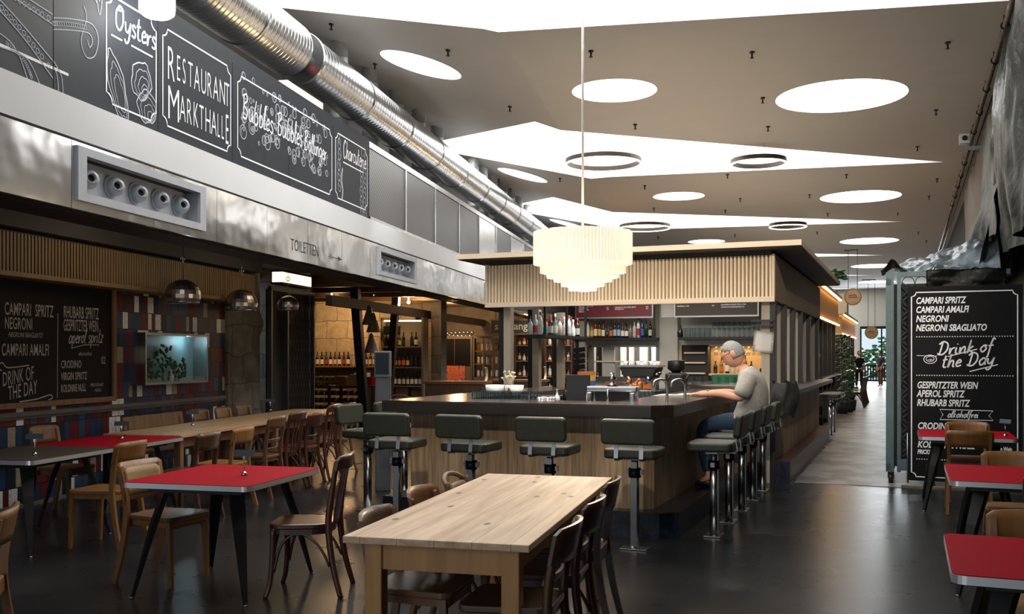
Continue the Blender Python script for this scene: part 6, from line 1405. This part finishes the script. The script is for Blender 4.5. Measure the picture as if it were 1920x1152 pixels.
tag(man, 'grey haired man in glasses and grey shirt seated at the bar over the counter', 'person')
# head: shaped sphere joined to the body mesh
def head_mesh():
    q = MB(); bmesh.ops.create_uvsphere(q.bm, u_segments=28, v_segments=20, radius=1)
    for v in q.bm.verts:
        x, y, z = v.co; X, Y, Z = x*.078, y*.098, z*.118
        if z < 0: X *= 1-.22*z*z; Y = Y*(1-.10*z*z) + (.018*z*z if y > 0 else -.0)
        if y > .3 and z < -.2: Y += .010*math.exp(-((z+.72)/.2)**2)*(1-abs(x))      # chin
        if y > .6: Y += .034*math.exp(-(x/.17)**2 - ((z+.12)/.17)**2)               # nose
        if y > .5: Y -= .012*math.exp(-((abs(x)-.38)/.18)**2 - ((z-.08)/.13)**2)      # eye sockets
        if y > .5: Y += .008*math.exp(-((z-.24)/.09)**2)*math.exp(-(x/.6)**2)         # brow
        if y > .5: Y += .006*math.exp(-(x/.28)**2 - ((z+.46)/.07)**2)                 # lips
        v.co = (X, Y, Z)
    for f in q.bm.faces: f.smooth = True
    for s_ in (-1, 1): q.ell((s_*.082, -.012, -.005), (.012, .026, .034), 10, 8)
    return q
HM = Matrix.Translation((0, .085, 1.565)) @ Matrix.Rotation(R(-29), 4, 'X') @ Matrix.Scale(1.10, 4)
q = head_mesh(); bmesh.ops.transform(q.bm, matrix=HM, verts=q.bm.verts)
bm = bmesh.new(); bm.from_mesh(man.data); tmp = bpy.data.meshes.new('h'); q.bm.to_mesh(tmp); bm.from_mesh(tmp); bm.to_mesh(man.data); bm.free()
for p in man.data.polygons: p.use_smooth = True
BASE[man.name] = (0, 0, 0)
q = MB()
bmesh.ops.create_uvsphere(q.bm, u_segments=26, v_segments=16, radius=1)
for v in list(q.bm.verts):
    x, y, z = v.co
    if (z < -.45) or (y > .55 and z < .50) or (y > .12 and z < .22): q.bm.verts.remove(v)
for v in q.bm.verts:
    x, y, z = v.co; k = 1.07 + .05*noise.noise(Vector((x*5, y*5, z*5))); v.co = (x*.080*k, y*.100*k, z*.120*k)
for f in q.bm.faces: f.smooth = True
bmesh.ops.solidify(q.bm, geom=q.bm.faces[:], thickness=.008)
bmesh.ops.transform(q.bm, matrix=HM, verts=q.bm.verts); q.part('hair', 'hair', man)
q = MB()
for s_ in (-1, 1):
    q.tube([HM @ Vector((s_*.036+.024*math.cos(a), .098, .012+.019*math.sin(a))) for a in [2*math.pi*i/18 for i in range(18)]], .0028, 5, True)
    q.tube([HM @ Vector(p) for p in ((s_*.060, .097, .018), (s_*.080, .06, .018), (s_*.084, -.02, .018), (s_*.082, -.04, .0))], .0028, 5)
q.tube([HM @ Vector((-.012, .10, .016)), HM @ Vector((.012, .10, .016))], .0025, 5); q.part('glasses', 'black', man)
# shirt
V = [(0, -.055, .83, (.215, .19)), (0, -.07, .93, (.205, .175)), (0, -.115, 1.06, (.20, .165)), (0, -.135, 1.20, (.195, .15)), (0, -.095, 1.325, (.165, .125)), (0, -.035, 1.40, (.082, .085))]
E_ = [(i, i+1) for i in range(5)]
for s_ in (-1, 1): n = len(V); V += [(s_*.190, -.085, 1.330, .090), (s_*.242, -.065, 1.215, .098), (s_*.255, -.025, 1.130, .094)]; E_ += [(4, n), (n, n+1), (n+1, n+2)]
skin_mesh('shirt', V, E_, 'shirt', man)
V = [(0, -.06, .88, (.185, .155)), (0, -.07, .94, (.170, .135))]; E_ = [(0, 1)]
for s_ in (-1, 1): n = len(V); V += [(s_*.095, .05, .885, .118), (s_*.13, .33, .850, .082), (s_*.13, .372, .80, .074), (s_*.125, .36, .60, .066), (s_*.12, .31, .36, .058)]; E_ += [(0, n)] + [(n+i, n+i+1) for i in range(4)]
skin_mesh('jeans', V, E_, 'denim', man)
for s_ in (-1, 1):
    skin_mesh('shoe', [(s_*.12, .27, .275, (.046, .045)), (s_*.12, .36, .265, (.048, .038)), (s_*.12, .45, .255, (.044, .028))], [(0, 1), (1, 2)], 'black', man)
q = MB(); q.tube([(-.145+.034*math.cos(a)*.8, .31+.02*math.cos(a), 1.167+.036*math.sin(a)) for a in [2*math.pi*i/16 for i in range(16)]], .007, 6, True); q.c(-.150, .31, 1.205, .03, .03, .008); q.part('watch', 'alu', man)
# newspaper in front of him, dark jacket on the next stool
q = MB(); q.grid(lambda a, b: Vector((-2.45+.34*a, 9.72+.42*b, 1.134+.012*math.sin(a*6)*math.sin(b*4)+.012*a)), 10, 10, .006); q.top('newspaper', 'paper', 'B', (-2.3, 9.9, 1.13), 'folded newspaper on the counter under the hands of the man', 'newspaper')
q = MB()
def jk(i, j):
    a = 2*math.pi*i; z = .86 + .38*j; r = .16 + .05*noise.noise(Vector((math.cos(a)*2, math.sin(a)*2, z*5))) + .05*math.sin(3.1*j)
    return Vector((-1.30 + r*.75*math.cos(a), 11.30 + r*1.2*math.sin(a), z + .02*math.sin(5*a)))
q.grid(jk, 36, 20); q.ell((-1.30, 11.30, 1.19), (.11, .17, .05), 16, 8)
q.top('jacket', mat('black_cloth', (.012, .012, .013), .8, var=.3, vs=14, bump=.5, bs=18), 'B', (-1.3, 11.3, .72), 'black jacket heaped over the last stool on the right side of the bar', 'jacket')
# ------------------------------------------------------------------ right: steel cage, chalk menu, tarpaulins
GA, GB = -.245, 12.5
t = thing('steel_cage', 'blue-grey steel cage gate on castors with scroll lattice, beside the chalk menu', 'cage', 'B', (GA, GB, 0))
q = MB()
for a, w_ in ((GA, .09), (GA+.125, .045)): q.b(a, a+w_, GB, GB+.09, .14, 2.56)
q.b(GA+.17, 1.10, GB, GB+.08, 2.50, 2.56); q.b(GA+.17, 1.10, GB, GB+.08, .16, .30); q.b(GA, GA+.09, GB+1.1, GB+1.19, .14, 2.45); q.b(GA, GA+.06, GB, GB+1.1, 2.40, 2.48); q.b(GA, GA+.06, GB, GB+1.1, .16, .24)
q.part('cage_frame', 'teal', t)
q = MB()
for k in range(9):
    z = .32 + k*.235
    for s_ in (-1, 1): q.tube(crom([(GA+.18, GB+.03, z), (GA+.215+.03*s_, GB+.03, z+.06), (GA+.245, GB+.03, z+.118), (GA+.215-.03*s_, GB+.03, z+.175), (GA+.18, GB+.03, z+.235)], 4), .006, 5)
for k in range(6):
    x = GA+.25+k*.15; q.tube(circ(0, 0, .07, 14) and [(x+.07*math.cos(a), GB+.03, 2.43+.07*math.sin(a)) for a in [2*math.pi*i/14 for i in range(14)]], .005, 5, True)
q.part('scroll_lattice', mat('dull_iron', (.05, .06, .065), .5, .4), t)
q = MB(); q.b(GA+.09, 1.1, GB+.10, GB+.13, .2, 2.42); q.b(GA+.03, GA+.05, GB+.1, GB+1.1, .24, 2.40); q.part('backing_sheet', 'dark', t)
for (a, b) in ((GA+.05, GB+.05), (GA+.05, GB+1.15)):
    q = MB(); q.tube([(a-.02, b, .06), (a+.03, b, .06)], .06, 16); q.b(a-.03, a+.04, b-.02, b+.02, .06, .16); q.part('castor', 'black', t)
q = MB(); q.cyl(GA+.245, GB-.03, .02, .62, .012, 8); q.tube([(GA+.245, GB-.03, .62), (GA+.36, GB-.03, .62)], .012, 8); q.part('drop_bolt', 'alu', t)
mb_ = thing('chalk_menu', 'tall black chalk menu with white hand lettering in a notched white border', 'menu board', 'B', (.62, GB-.08, .1))
x0, x1, z0, z1 = .0, 1.22, .06, 2.37
q = MB(); q.b(x0, x1, GB-.10, GB-.07, z0, z1); q.part('panel', 'slate2', mb_, bevel=.003)
q = MB(); P = planeB(0, GB-.10, 0)
def mpx(px, py):
    # photo point -> board coordinates, used once to copy the menu layout
    dx, dz = (px-960)/1800, (667-py)/1800; b = GB-.10
    a = b*(dx*cB - sB)/(cB + dx*sB); y = -a*sB + b*cB
    return a, EYE + dz*y
aL, zT = mpx(1709, 549); aR, zB = mpx(1908, 549)[0], mpx(1715, 894)[1]
notch_frame(q, aL, aR, zB, zT, .05, .013, P)
def line(txt, px, py, w, h, shear=.22, bold=.003):
    a, z = mpx(px, py); a2, _ = mpx(px+w, py); z2 = mpx(px, py-h)[1]; s_ = (z2-z)*1.40
    cu_w = sum({'I': .30, ' ': .30, 'M': .82, 'W': 1.0, 'L': .56, 'E': .60, 'F': .58, 'S': .66, 'T': .62, 'J': .5}.get(c, .70) for c in txt)*s_
    q.text(txt, s_, a, z, P, xs=min(1.3, (a2-a)/cu_w), shear=shear, bold=bold)
for tx, px, py, w, h in (('CAMPARI SPRITZ', 1717, 570, 106, 12), ('CAMPARI AMALFI', 1717, 587, 109, 12), ('NEGRONI', 1717, 604, 60, 12), ('NEGRONI SBAGLIATO', 1717, 621, 137, 12), ('GESPRITZTER WEIN', 1719, 728, 126, 12.5), ('APEROL SPRITZ', 1719, 744, 101, 12.5), ('RHUBARB SPRITZ', 1719, 761, 112, 12.5), ('CRODINO', 1720, 804, 61, 12), ('VIRGIN SPRITZ', 1720, 822, 110, 12), ('KOLONNE NULL', 1720, 839, 105, 12), ('PRICKELND', 1720, 851, 44, 8)): line(tx, px, py, w, h)
line('von Wein', 1868, 846, 40, 8)
for py in (632, 704, 861):
    a0, z = mpx(1718, py); a1, _ = mpx(1903, py); n = 38
    for k in range(n): q.ribbon([(a0+(a1-a0)*k/n, z), (a0+(a1-a0)*(k+.45)/n, z)], .011, P)
a, z = mpx(1757, 666); script(q, 'Drink of', .155, a, z, P, .017, 1.12, .25, .07); a, z = mpx(1765, 690); script(q, 'the Day', .155, a, z, P, .017, 1.12, .25, .08)
for (pa, pb) in (((1777, 669), (1832, 655)), ((1818, 697), (1871, 684))): q.ribbon([mpx(*pa), mpx(*pb)], .012, P)
c0 = mpx(1744, 674); q.ribbon(circ(c0[0], c0[1], .07, 18, .05), .008, P, closed=True); q.ribbon(circ(c0[0], c0[1]+.004, .045, 16, .03), .006, P, closed=True)
for k in range(4): q.ribbon([(c0[0], c0[1]), (c0[0]+.045*math.cos(k*.8), c0[1]-.03*math.sin(k*.8+.2))], .005, P)
q.ribbon([mpx(1719, 667), mpx(1757, 668)], .006, P)
pts = [mpx(*p) for p in ((1762, 768), (1862, 771), (1854, 780), (1862, 789), (1762, 787), (1768, 778))]; q.ribbon(pts, .008, P, closed=True)
a, z = mpx(1776, 783); script(q, 'alkoholfrei', .082, a, z, P, .010, .95, .25)
q.part('lettering', 'chalk', mb_)
for xx in (x0+.2, x1-.3): q = MB(); q.b(xx, xx+.10, GB-.12, GB-.10, .0, .26); q.part('foot', 'black', mb_)
# kerb strip on the ground at the cage
q = MB(); q.b(-.07, 1.3, 12.12, 12.18, 0, .03); q.top('floor_strip', mat('worn_yellow', (.16, .14, .10), .7, var=.3), 'B', (.6, 12.15, 0), 'worn pale floor strip along the foot of the chalk menu', 'floor strip')
# tarpaulin sheets on the upper wall
def tarp(name, a_fn, b0, b1, z0, z1, nu, nv, m, label, amp=.06, fr=7., seed=0):
    def f(i, j):
        b = b0+(b1-b0)*i; z = (z1 if not callable(z1) else z1(b)) + ((z0 if not callable(z0) else z0(b)) - (z1 if not callable(z1) else z1(b)))*j
        d = amp*(math.sin(b*fr+1.5*noise.noise(Vector((b, z*.6, seed))))*(.3+.7*j) + 1.4*noise.noise(Vector((b*1.7, z*.8, seed+3))) + .5*noise.noise(Vector((b*6, z*2.5, seed+5))))
        return Vector((a_fn(b, j)+d, b + .25*d, z + .04*noise.noise(Vector((b*2, 9, seed)))))
    q = MB(); q.grid(f, nu, nv); return q.top(name, m, 'B', (1.1, b0, 2.6), label, 'tarpaulin')
tarp('tarpaulin', lambda b, j: 1.14+.02*j, 13.4, 17.2, 2.55, 5.15, 90, 40, 'tarpg', 'grey tarpaulin hanging in folds from the scaffold pipe', .05, 8, 1)
tarp('tarpaulin', lambda b, j: 1.20, 17.3, 24, 2.4, 5.3, 60, 24, mat('brown_tarp', (.16, .12, .085), .6, var=.3, vs=2, bump=.4, bs=9), 'brown sheeting behind the grey tarpaulin further along the wall', .04, 5, 2)
tarp('tarpaulin', lambda b, j: 1.08-.10*math.sin(3.1*j), 9.5, 13.3, 2.75, 5.35, 60, 40, 'tarpd', 'dark green tarpaulin at the upper right edge of the photo', .09, 4, 3)
tarp('tarpaulin', lambda b, j: 1.0-.18*j, 12.6, 14.6, 2.62, 3.7, 50, 30, 'tarpd', 'dark green crumpled tarpaulin fold lying on the right part of the cage', .10, 6, 4)
# heap of shiny tarp on the cage
def heap(i, j):
    a = GA+.10+1.15*i; b = GB+.05+1.0*j; h = 2.58 + (.08+.38*i*1.0)*math.sin(min(1, j*1.6)*1.57) + .07*noise.noise(Vector((a*5, b*5, 2))) + .04*noise.noise(Vector((a*13, b*13, 5)))
    return Vector((a, b, max(h, 2.565)))
q = MB(); q.grid(heap, 50, 40, smooth=True); q.top('tarpaulin', 'tarpw', 'B', (.5, 13, 2.56), 'pale blue shiny tarpaulin heaped on top of the steel cage', 'tarpaulin')
q = MB(); q.grid(lambda i, j: Vector((GA+.45+.85*i, GB-.035-.02*math.sin(9*i+3*j)+.015*noise.noise(Vector((i*9, j*4, 1))), 2.57-.22*j-.02*noise.noise(Vector((i*6, 3, 1))))), 50, 12, .004); q.top('tarpaulin', 'tarpd', 'B', (.5, 12.46, 2.3), 'dark green tarpaulin strip hanging over the front edge of the cage top', 'tarpaulin')
q = MB(); q.grid(lambda i, j: Vector((GA-.06+.30*i, GB-.02+.7*j, 2.57+.15*math.exp(-((i-.45)/.28)**2)*(1-.4*j)+.02*noise.noise(Vector((i*6, j*6, 8))))), 14, 14); q.top('tarpaulin', 'tarpd', 'B', (0, 12.6, 2.5), 'small dark peaked tarpaulin fold on the left corner of the cage', 'tarpaulin')
# scaffold pipe under the ceiling with clamps
t = thing('scaffold_pipe', 'long rusty scaffold pipe under the ceiling along the right wall', 'pipe', 'B', (1.06, 10, 5.43))
q = MB(); q.tube([(1.06, 8, 5.43), (1.06, 60, 5.43)], .035, 10); q.part('tube', mat('rusty_pipe', (.20, .16, .13), .5, .5, var=.25), t)
for k in range(12): q = MB(); y = 11.2+1.45*k; q.tube([(1.06, y-.03, 5.43), (1.06, y+.03, 5.43)], .052, 12); q.b(1.04, 1.08, y-.02, y+.02, 5.36, 5.56); q.part('clamp', 'black', t)
q = MB(); q.tube([(1.12, 8, 5.28), (1.12, 60, 5.28)], .014, 6); q.part('cable', 'black', t)
# white sensor box and bracket
bb = 17.4; 
t = thing('wall_camera', 'small white camera box on a pale bracket arm by the scaffold pipe', 'camera', 'B', (.90, bb, 5.0))
q = MB(); q.b(.78, .94, bb-.1, bb+.08, 5.02, 5.18); q.part('housing', 'white', t, bevel=.01)
q = MB(); q.b(.88, 1.42, bb-.03, bb+.03, 4.92, 4.975); q.b(.88, .93, bb-.03, bb+.03, 4.97, 5.02); q.part('bracket', 'alu', t)
q = MB(); q.tube([(.86, bb-.13, 5.10), (.86, bb-.1, 5.10)], .04, 14); q.part('lens', 'black', t)

# ------------------------------------------------------------------ aisle beyond: more kiosks, round signs, plants, people
def kiosk(b0, b1, label, a0=-5.2, a1=-1.35, lit=True, hb=2.35, ht=3.0, m='slat'):
    t = thing('market_kiosk', label, 'kiosk', 'B', ((a0+a1)/2, b0, 0), group=None)
    q = MB(); q.b(a0, a1+.12, b0-.2, b1, ht, ht+.07); q.part('roof', 'ashtrim', t)
    q = MB(); n = int((b1-b0)/.16)
    for k in range(n): y = b0+k*(b1-b0)/n; q.b(a1-.03, a1+.02, y, y+(b1-b0)/n-.03, hb, ht-.06)
    n = 18
    for k in range(n): x = a0+k*(a1-a0)/n; q.b(x, x+(a1-a0)/n-.03, b0-.02, b0+.03, hb, ht-.06)
    q.b(a0+.05, a1-.05, b0+.03, b1, hb+.03, ht); q.part('ribbed_fascia', m, t)
    q = MB(); q.b(a0, a1+.03, b0-.03, b0+.04, hb-.04, hb); q.b(a1-.04, a1+.03, b0, b1, hb-.04, hb); q.part('trim', 'ashtrim', t)
    if lit: q = MB(); q.b(a1+.07, a1+.11, b0+.1, b1-.1, ht-.03, ht); q.b(a1+.03, a1+.06, b0+.1, b1-.1, hb-.03, hb+.0); q.part('light_strip', emat('added_fascia_glow', (1, .58, .20), 9.), t)  # glowing strips added under roof and fascia to brighten the ribs
    for y in [b0+.1+k*1.3 for k in range(int((b1-b0)/1.3)+1)]: q = MB(); q.b(a1-.16, a1-.02, y, y+.14, 0, hb); q.part('column', 'black', t)
    q = MB(); q.b(a0, a1-.2, b0+.1, b1, 0, 1.05); q.part('counter_base', 'barwood', t); q = MB(); q.b(a0, a1+.1, b0, b1, 1.05, 1.10); q.part('counter_top', 'counter', t)
    q = MB(); q.b(a0, a1-1.2, b0+1.0, b1, 1.1, hb); q.part('inner_wall', 'walnut', t)
    return t
kiosk(20.6, 26.5, 'second wooden kiosk along the aisle, warm lit under its slatted fascia', a1=-1.70, m=mat('lit_ash', (.50, .30, .13), .5, var=.05))
kiosk(29.5, 37.5, 'third wooden kiosk along the aisle behind the round signs', a1=-1.80, hb=2.2, ht=2.75, m=mat('lit_ash', (.5, .3, .13)))
kiosk(40, 49, 'farthest wooden kiosk along the aisle before the glazed door', a1=-2.75, hb=2.2, ht=2.75, m=mat('lit_ash', (.5, .3, .13)))
for k, b in enumerate((30.2, 31.6)): 
    q = MB(); q.b(-2.4, -1.75 if k else -2.0, b, b+.9, 2.82, 3.55-.1*k); q.top('wooden_crate', 'ashtrim', 'B', (-1.6, b, 2.82), 'plain wooden box standing on the roof of the third kiosk, %s' % ('nearer one', 'further one')[k], 'crate')
light('kiosk_glow', 'POINT', W(-2.0, 28.1, 2.3), 22, (1, .62, .30), .3); light('kiosk_glow', 'POINT', W(-2.3, 23, 2.1), 12, (1, .62, .30), .3); light('kiosk_glow', 'POINT', W(-2.3, 33, 2.0), 16, (1, .62, .30), .3); light('kiosk_glow', 'POINT', W(-3.3, 44, 2.0), 20, (1, .62, .30), .3)  # first point is added between the kiosks to brighten the third one's front
for k, (px, py, w_, b, lab) in enumerate(((1599, 557, 32, 27.5, 'larger round wooden hanging sign over the aisle'), (1634, 624, 24, 38.5, 'smaller round wooden hanging sign further down the aisle'))):
    dx = (px-960)/1800; a = b*(dx*cB-sB)/(cB+dx*sB); y = -a*sB+b*cB; z = EYE+(667-py)*y/1800; r = w_*y/3600
    t = thing('round_sign', lab, 'sign', 'B', (a, b, z))
    q = MB(); q.tube([(a, b, z), (a, b+.04, z)], r, 32); q.part('disc', mat('pale_disc', (.50, .31, .16), .5, var=.06), t)
    q = MB(); P = planeB(a, b, z); q.ribbon(circ(0, 0, r*.90, 30), r*.05, P, closed=True); q.ribbon([(-r*.5, -.05*r), (r*.5, -.05*r)], r*.07, P); q.ribbon([(-r*.45, .1*r), (-.1*r, .25*r), (0, .1*r), (.15*r, .3*r), (.4*r, .05*r)], r*.08, P); q.part('emblem', 'dark', t)
    q = MB(); q.tube([(a-r*.5, b+.02, z+r*.85), (a-r*.5, b+.02, 4.4)], .008, 5); q.tube([(a+r*.5, b+.02, z+r*.85), (a+r*.5, b+.02, 4.4)], .008, 5); q.tube([(a-r*.6, b+.02, 4.4), (a+r*.6, b+.02, 4.4)], .02, 6); q.b(-1.6, a+r*.5, b+.0, b+.04, 4.38, 4.42); q.part('hanger', 'black', t)
# plants along the aisle
rg = random.Random(21)
def plant(a, b, h, w_, label, z0=0., n=90):
    t = thing('potted_plant', label, 'plant', 'B', (a, b, z0))
    q = MB(); q.lathe(a, b, z0, [(.14, 0), (.18, .3), (.16, .3), (.15, .26)], 14); q.part('pot', 'dark', t)
    q = MB()
    for k in range(n):
        an = rg.random()*6.28; r_ = w_*rg.random()**.6; z = z0+.35+(h-.35)*rg.random(); q.ell((a+r_*math.cos(an), b+r_*math.sin(an), z), (.07, .05, .02), 6, 4, Matrix.Rotation(an, 4, 'Z') @ Matrix.Rotation(rg.uniform(-.8, .8), 4, 'X'))
    q.part('foliage', 'leaf', t); q = MB(); q.tube([(a, b, z0+.2), (a+.03, b, z0+h*.9)], .012, 6); q.part('stem', 'umber', t)
plant(-1.62, 26.95, 2.1, .22, 'tall leafy plant at the end of the lit second kiosk'); plant(-1.52, 27.7, 1.8, .2, 'leafy plant right of the tall one at the end of the second kiosk'); plant(-1.5, 28.6, 1.3, .2, 'lower plant at the corner of the third kiosk')
q = MB()
for k in range(70): an = rg.random()*6.28; q.ell((-1.22+.22*rg.random()*math.cos(an), 18.1+.4*rg.random()*math.sin(an), 2.91+.16*rg.random()), (.06, .045, .02), 6, 4, Matrix.Rotation(an, 4, 'Z'))
q.top('roof_greenery', 'leaf', 'B', (-1.2, 18.1, 2.9), 'dark greenery tuft lying on the far corner of the bar roof', 'plant', kind='stuff')
for k in range(5):
    a, b = -1.85, 21.2+.35*k; q = MB(); q.ell((a, b, 1.35+.1*(k % 3)), (.09, .09, .09), 10, 8); q.cyl(a, b, 1.1, 1.3, .02, 6); q.top('bloom', ('b_orange', 'l_red', 'l_yellow', 'b_orange', 'l_red')[k], 'B', (a, b, 1.1), ('orange', 'red', 'yellow', 'orange', 'red')[k]+' flower head, %s on the second kiosk counter' % ORD[k], 'flower')
for k in range(5):
    a, b = -1.46, 30.2+.85*k
    chair('slat', 'walnut', .90, W(a, b), tuple((-e1).xy), 'dark chair, %s in the row along the third kiosk' % ORD[k], 'chairs along the aisle')
for k in range(2): stool(-1.38, 19.5+.8*k, R(90), 'dark bar stool, %s beyond the bar along the aisle' % ORD[k], 'bar stools beyond the bar')
# right side of the aisle: folded umbrellas and boards leaning behind the cage
for k in range(4):
    a, b = .12-.02*k, 15.5+2.6*k; q = MB(); q.tube([(a+.25, b, .02), (a+.1, b, .8), (a, b, 1.5)], [.05, .12, .03], 10); q.top('folded_parasol', ('dark', 'walnut', 'tarpg', 'umber')[k], 'B', (a+.2, b, 0), 'folded parasol leaning behind the steel cage, %s from the front' % ORD[k], 'parasol')
# outside the far door: fence, shrubs
q = MB()
for k in range(16): q.b(-2.8+.16*k, -2.72+.16*k, 63.4, 63.44, 0, .95)
q.b(-2.9, -.2, 63.4, 63.46, .88, .95); q.top('railing', 'black', 'B', (-1.5, 63.4, 0), 'dark railing outside the far glazed door', 'railing')
# standing people in the distance
def stander(a, b, label, top_m, low_m, face):
    V = [(0, 0, .93, (.15, .11)), (0, 0, 1.10, (.14, .10)), (0, .01, 1.30, (.17, .11)), (0, 0, 1.43, (.10, .07)), (0, .01, 1.50, .05)]
    E_ = [(i, i+1) for i in range(4)]
    for s_ in (-1, 1):
        n = len(V); V += [(s_*.19, 0, 1.40, .055), (s_*.23, .0, 1.14, .045), (s_*.22, .08, .90, .036), (s_*.22, .10, .82, (.035, .02))]; E_ += [(2, n)] + [(n+i, n+i+1) for i in range(3)]
        n = len(V); V += [(s_*.10, 0, .86, .085), (s_*.11, .02, .48, .058), (s_*.11, -.02, .10, .040), (s_*.12, .10, .035, (.042, .03))]; E_ += [(0, n)] + [(n+i, n+i+1) for i in range(3)]
    o = skin_mesh('person', V, E_, 'skin', None); o.location = W(a, b); o.rotation_euler = (0, 0, face); tag(o, label, 'person'); BASE[o.name] = (0, 0, 0)
    q = head_mesh(); bmesh.ops.transform(q.bm, matrix=Matrix.Translation((0, .03, 1.64)), verts=q.bm.verts); bm = bmesh.new(); bm.from_mesh(o.data); tmp = bpy.data.meshes.new('h'); q.bm.to_mesh(tmp); bm.from_mesh(tmp); bm.to_mesh(o.data); bm.free()
    for p in o.data.polygons: p.use_smooth = True
    q = MB(); q.ell((0, .015, 1.67), (.088, .105, .108), 16, 10)
    for v in list(q.bm.verts):
        if v.co.y > .07 and v.co.z < 1.71 or v.co.z < 1.58: q.bm.verts.remove(v)
    q.part('hair', 'dark', o)
    skin_mesh('top', [(0, 0, .90, (.175, .135)), (0, 0, 1.10, (.165, .125)), (0, .01, 1.30, (.19, .13)), (0, 0, 1.42, (.12, .09))] + [v for s_ in (-1, 1) for v in ((s_*.19, 0, 1.39, .075), (s_*.23, 0, 1.18, .065))], [(0, 1), (1, 2), (2, 3), (2, 4), (4, 5), (2, 6), (6, 7)], top_m, o)
    skin_mesh('trousers', [(0, 0, .93, (.16, .125))] + [v for s_ in (-1, 1) for v in ((s_*.10, 0, .84, .098), (s_*.11, .02, .48, .075), (s_*.11, -.02, .10, .06))], [(0, 1), (1, 2), (2, 3), (0, 4), (4, 5), (5, 6)], low_m, o)
stander(-2.14, 48.5, 'person in a dark dress-length top standing at the left of the far aisle', 'b_dark', 'b_dark', R(200)-TB)
stander(-1.22, 50.0, 'person in dark blue top and light trousers at the right of the far aisle', mat('navy_cloth', (.02, .03, .06), .8), 'tan', R(120)-TB)

# green shrubs in the daylight outside the far door
for k, (a, b, w_, h) in enumerate(((-2.3, 66, 1.0, 1.9), (-.9, 67, 1.3, 2.6))):
    q = MB()
    for i in range(160):
        an = rg.random()*6.28; r_ = w_*rg.random()**.5; q.ell((a+r_*math.cos(an), b+r_*math.sin(an), .1+h*rg.random()), (.16, .12, .06), 6, 4, Matrix.Rotation(an, 4, 'Z') @ Matrix.Rotation(rg.uniform(-.8, .8), 4, 'X'))
    q.top('shrub', mat('fresh_leaf', (.10, .28, .09), .5, var=.4, vs=9), 'B', (a, b, 0), ('lower', 'taller')[k]+' green shrub outside the far glazed door', 'shrub')
